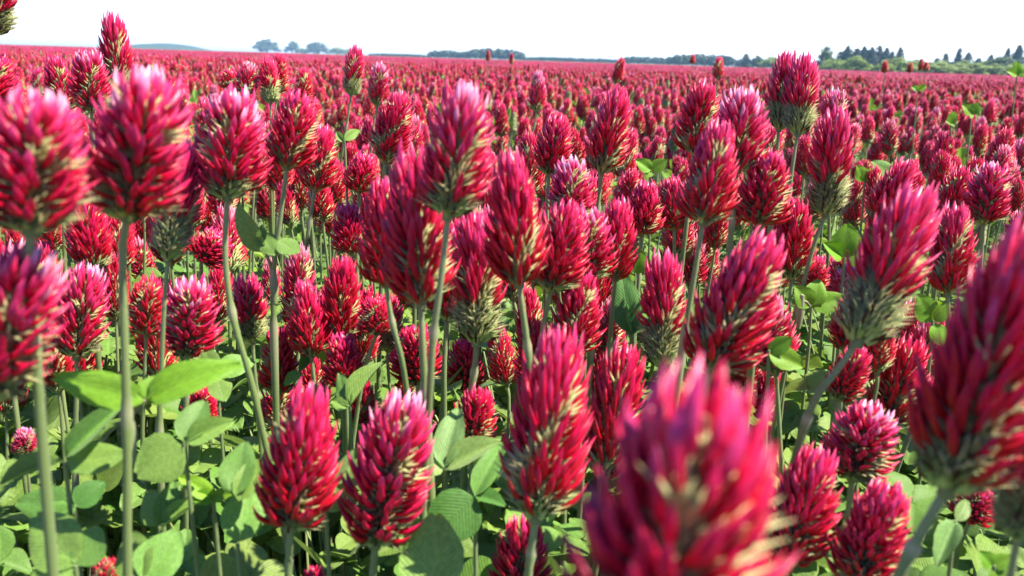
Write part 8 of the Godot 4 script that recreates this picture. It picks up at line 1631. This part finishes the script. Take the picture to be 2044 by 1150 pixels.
	hill(Vector3(-491.505, 0, -1250), 8.868, 28.99)


func _ready() -> void:
	var cam := Camera3D.new()
	cam.name = "camera"
	cam.position = Vector3(0, 0.46, 0)
	cam.basis = Basis(Vector3.RIGHT, deg_to_rad(-14.73)) * Basis(Vector3.BACK, deg_to_rad(1.75))
	var lens := CameraAttributesPhysical.new()
	lens.frustum_focal_length = 36.21
	lens.frustum_focus_distance = 0.68
	lens.exposure_aperture = 19.0
	lens.frustum_near = 0.02
	lens.frustum_far = 4000.0
	cam.attributes = lens
	cam.fov = 36.68
	cam.near = 0.02
	cam.far = 4000.0
	add_child(cam)
	cam.current = true

	var sky_mat := ProceduralSkyMaterial.new()
	sky_mat.sky_top_color = Color(0.23, 0.40, 0.69)
	sky_mat.sky_horizon_color = Color(0.97, 0.985, 1.0)
	sky_mat.sky_curve = 0.085
	sky_mat.ground_horizon_color = Color(0.75, 0.72, 0.70)
	sky_mat.ground_bottom_color = Color(0.2, 0.2, 0.14)
	sky_mat.sky_energy_multiplier = 0.95
	sky_mat.ground_energy_multiplier = 0.35
	var sky := Sky.new()
	sky.sky_material = sky_mat
	var env := Environment.new()
	env.background_mode = Environment.BG_SKY
	env.sky = sky
	env.tonemap_mode = Environment.TONE_MAPPER_LINEAR
	env.tonemap_exposure = 2.8
	env.sdfgi_enabled = true
	env.ssao_enabled = true
	env.ssil_enabled = true
	env.fog_enabled = true
	env.fog_density = 0.0003
	env.fog_light_color = Color(0.66, 0.85, 1.0)
	var around := WorldEnvironment.new()
	around.name = "sky_and_air"
	around.environment = env
	add_child(around)

	var sun := DirectionalLight3D.new()
	sun.name = "sun"
	sun.light_energy = 1.6
	sun.light_color = Color(1.0, 0.96, 0.90)
	sun.light_angular_distance = 0.5
	sun.shadow_enabled = true
	var high := deg_to_rad(59.0)
	var round_ := deg_to_rad(98.0)      # right of the way the camera looks
	sun.basis = Basis.looking_at(-Vector3(sin(round_) * cos(high), sin(high), -cos(round_) * cos(high)), Vector3.UP)
	add_child(sun)

	petal_mat = plain(0.34, 0.5, 0.08)
	petal_mat.metallic_specular = 0.45
	calyx_mat = plain(0.6, 0.5, 0.3)
	stem_mat = plain(0.55, 0.25, 0.4)
	wood_mat = plain(0.9, 0.0)
	crown_mat = plain(0.75, 0.4)
	dry_mat = plain(0.9, 0.0)
	leaf_mat = plain(0.52, 0.7, 0.15)
	leaf_mat.metallic_specular = 0.4
	leaf_mat.albedo_texture = leaf_texture()
	leaf_mat.normal_enabled = true
	leaf_mat.normal_texture = leaf_bump()
	leaf_mat.normal_scale = 1.0

	make_heads()
	make_leaves()
	ground()
	place_trees()
	clover_field()
	undergrowth()
	place_named()
	place_rest()
	place_leaves()
	for k in heads:
		heads[k].free()
	for k in tree_forms:
		tree_forms[k].free()
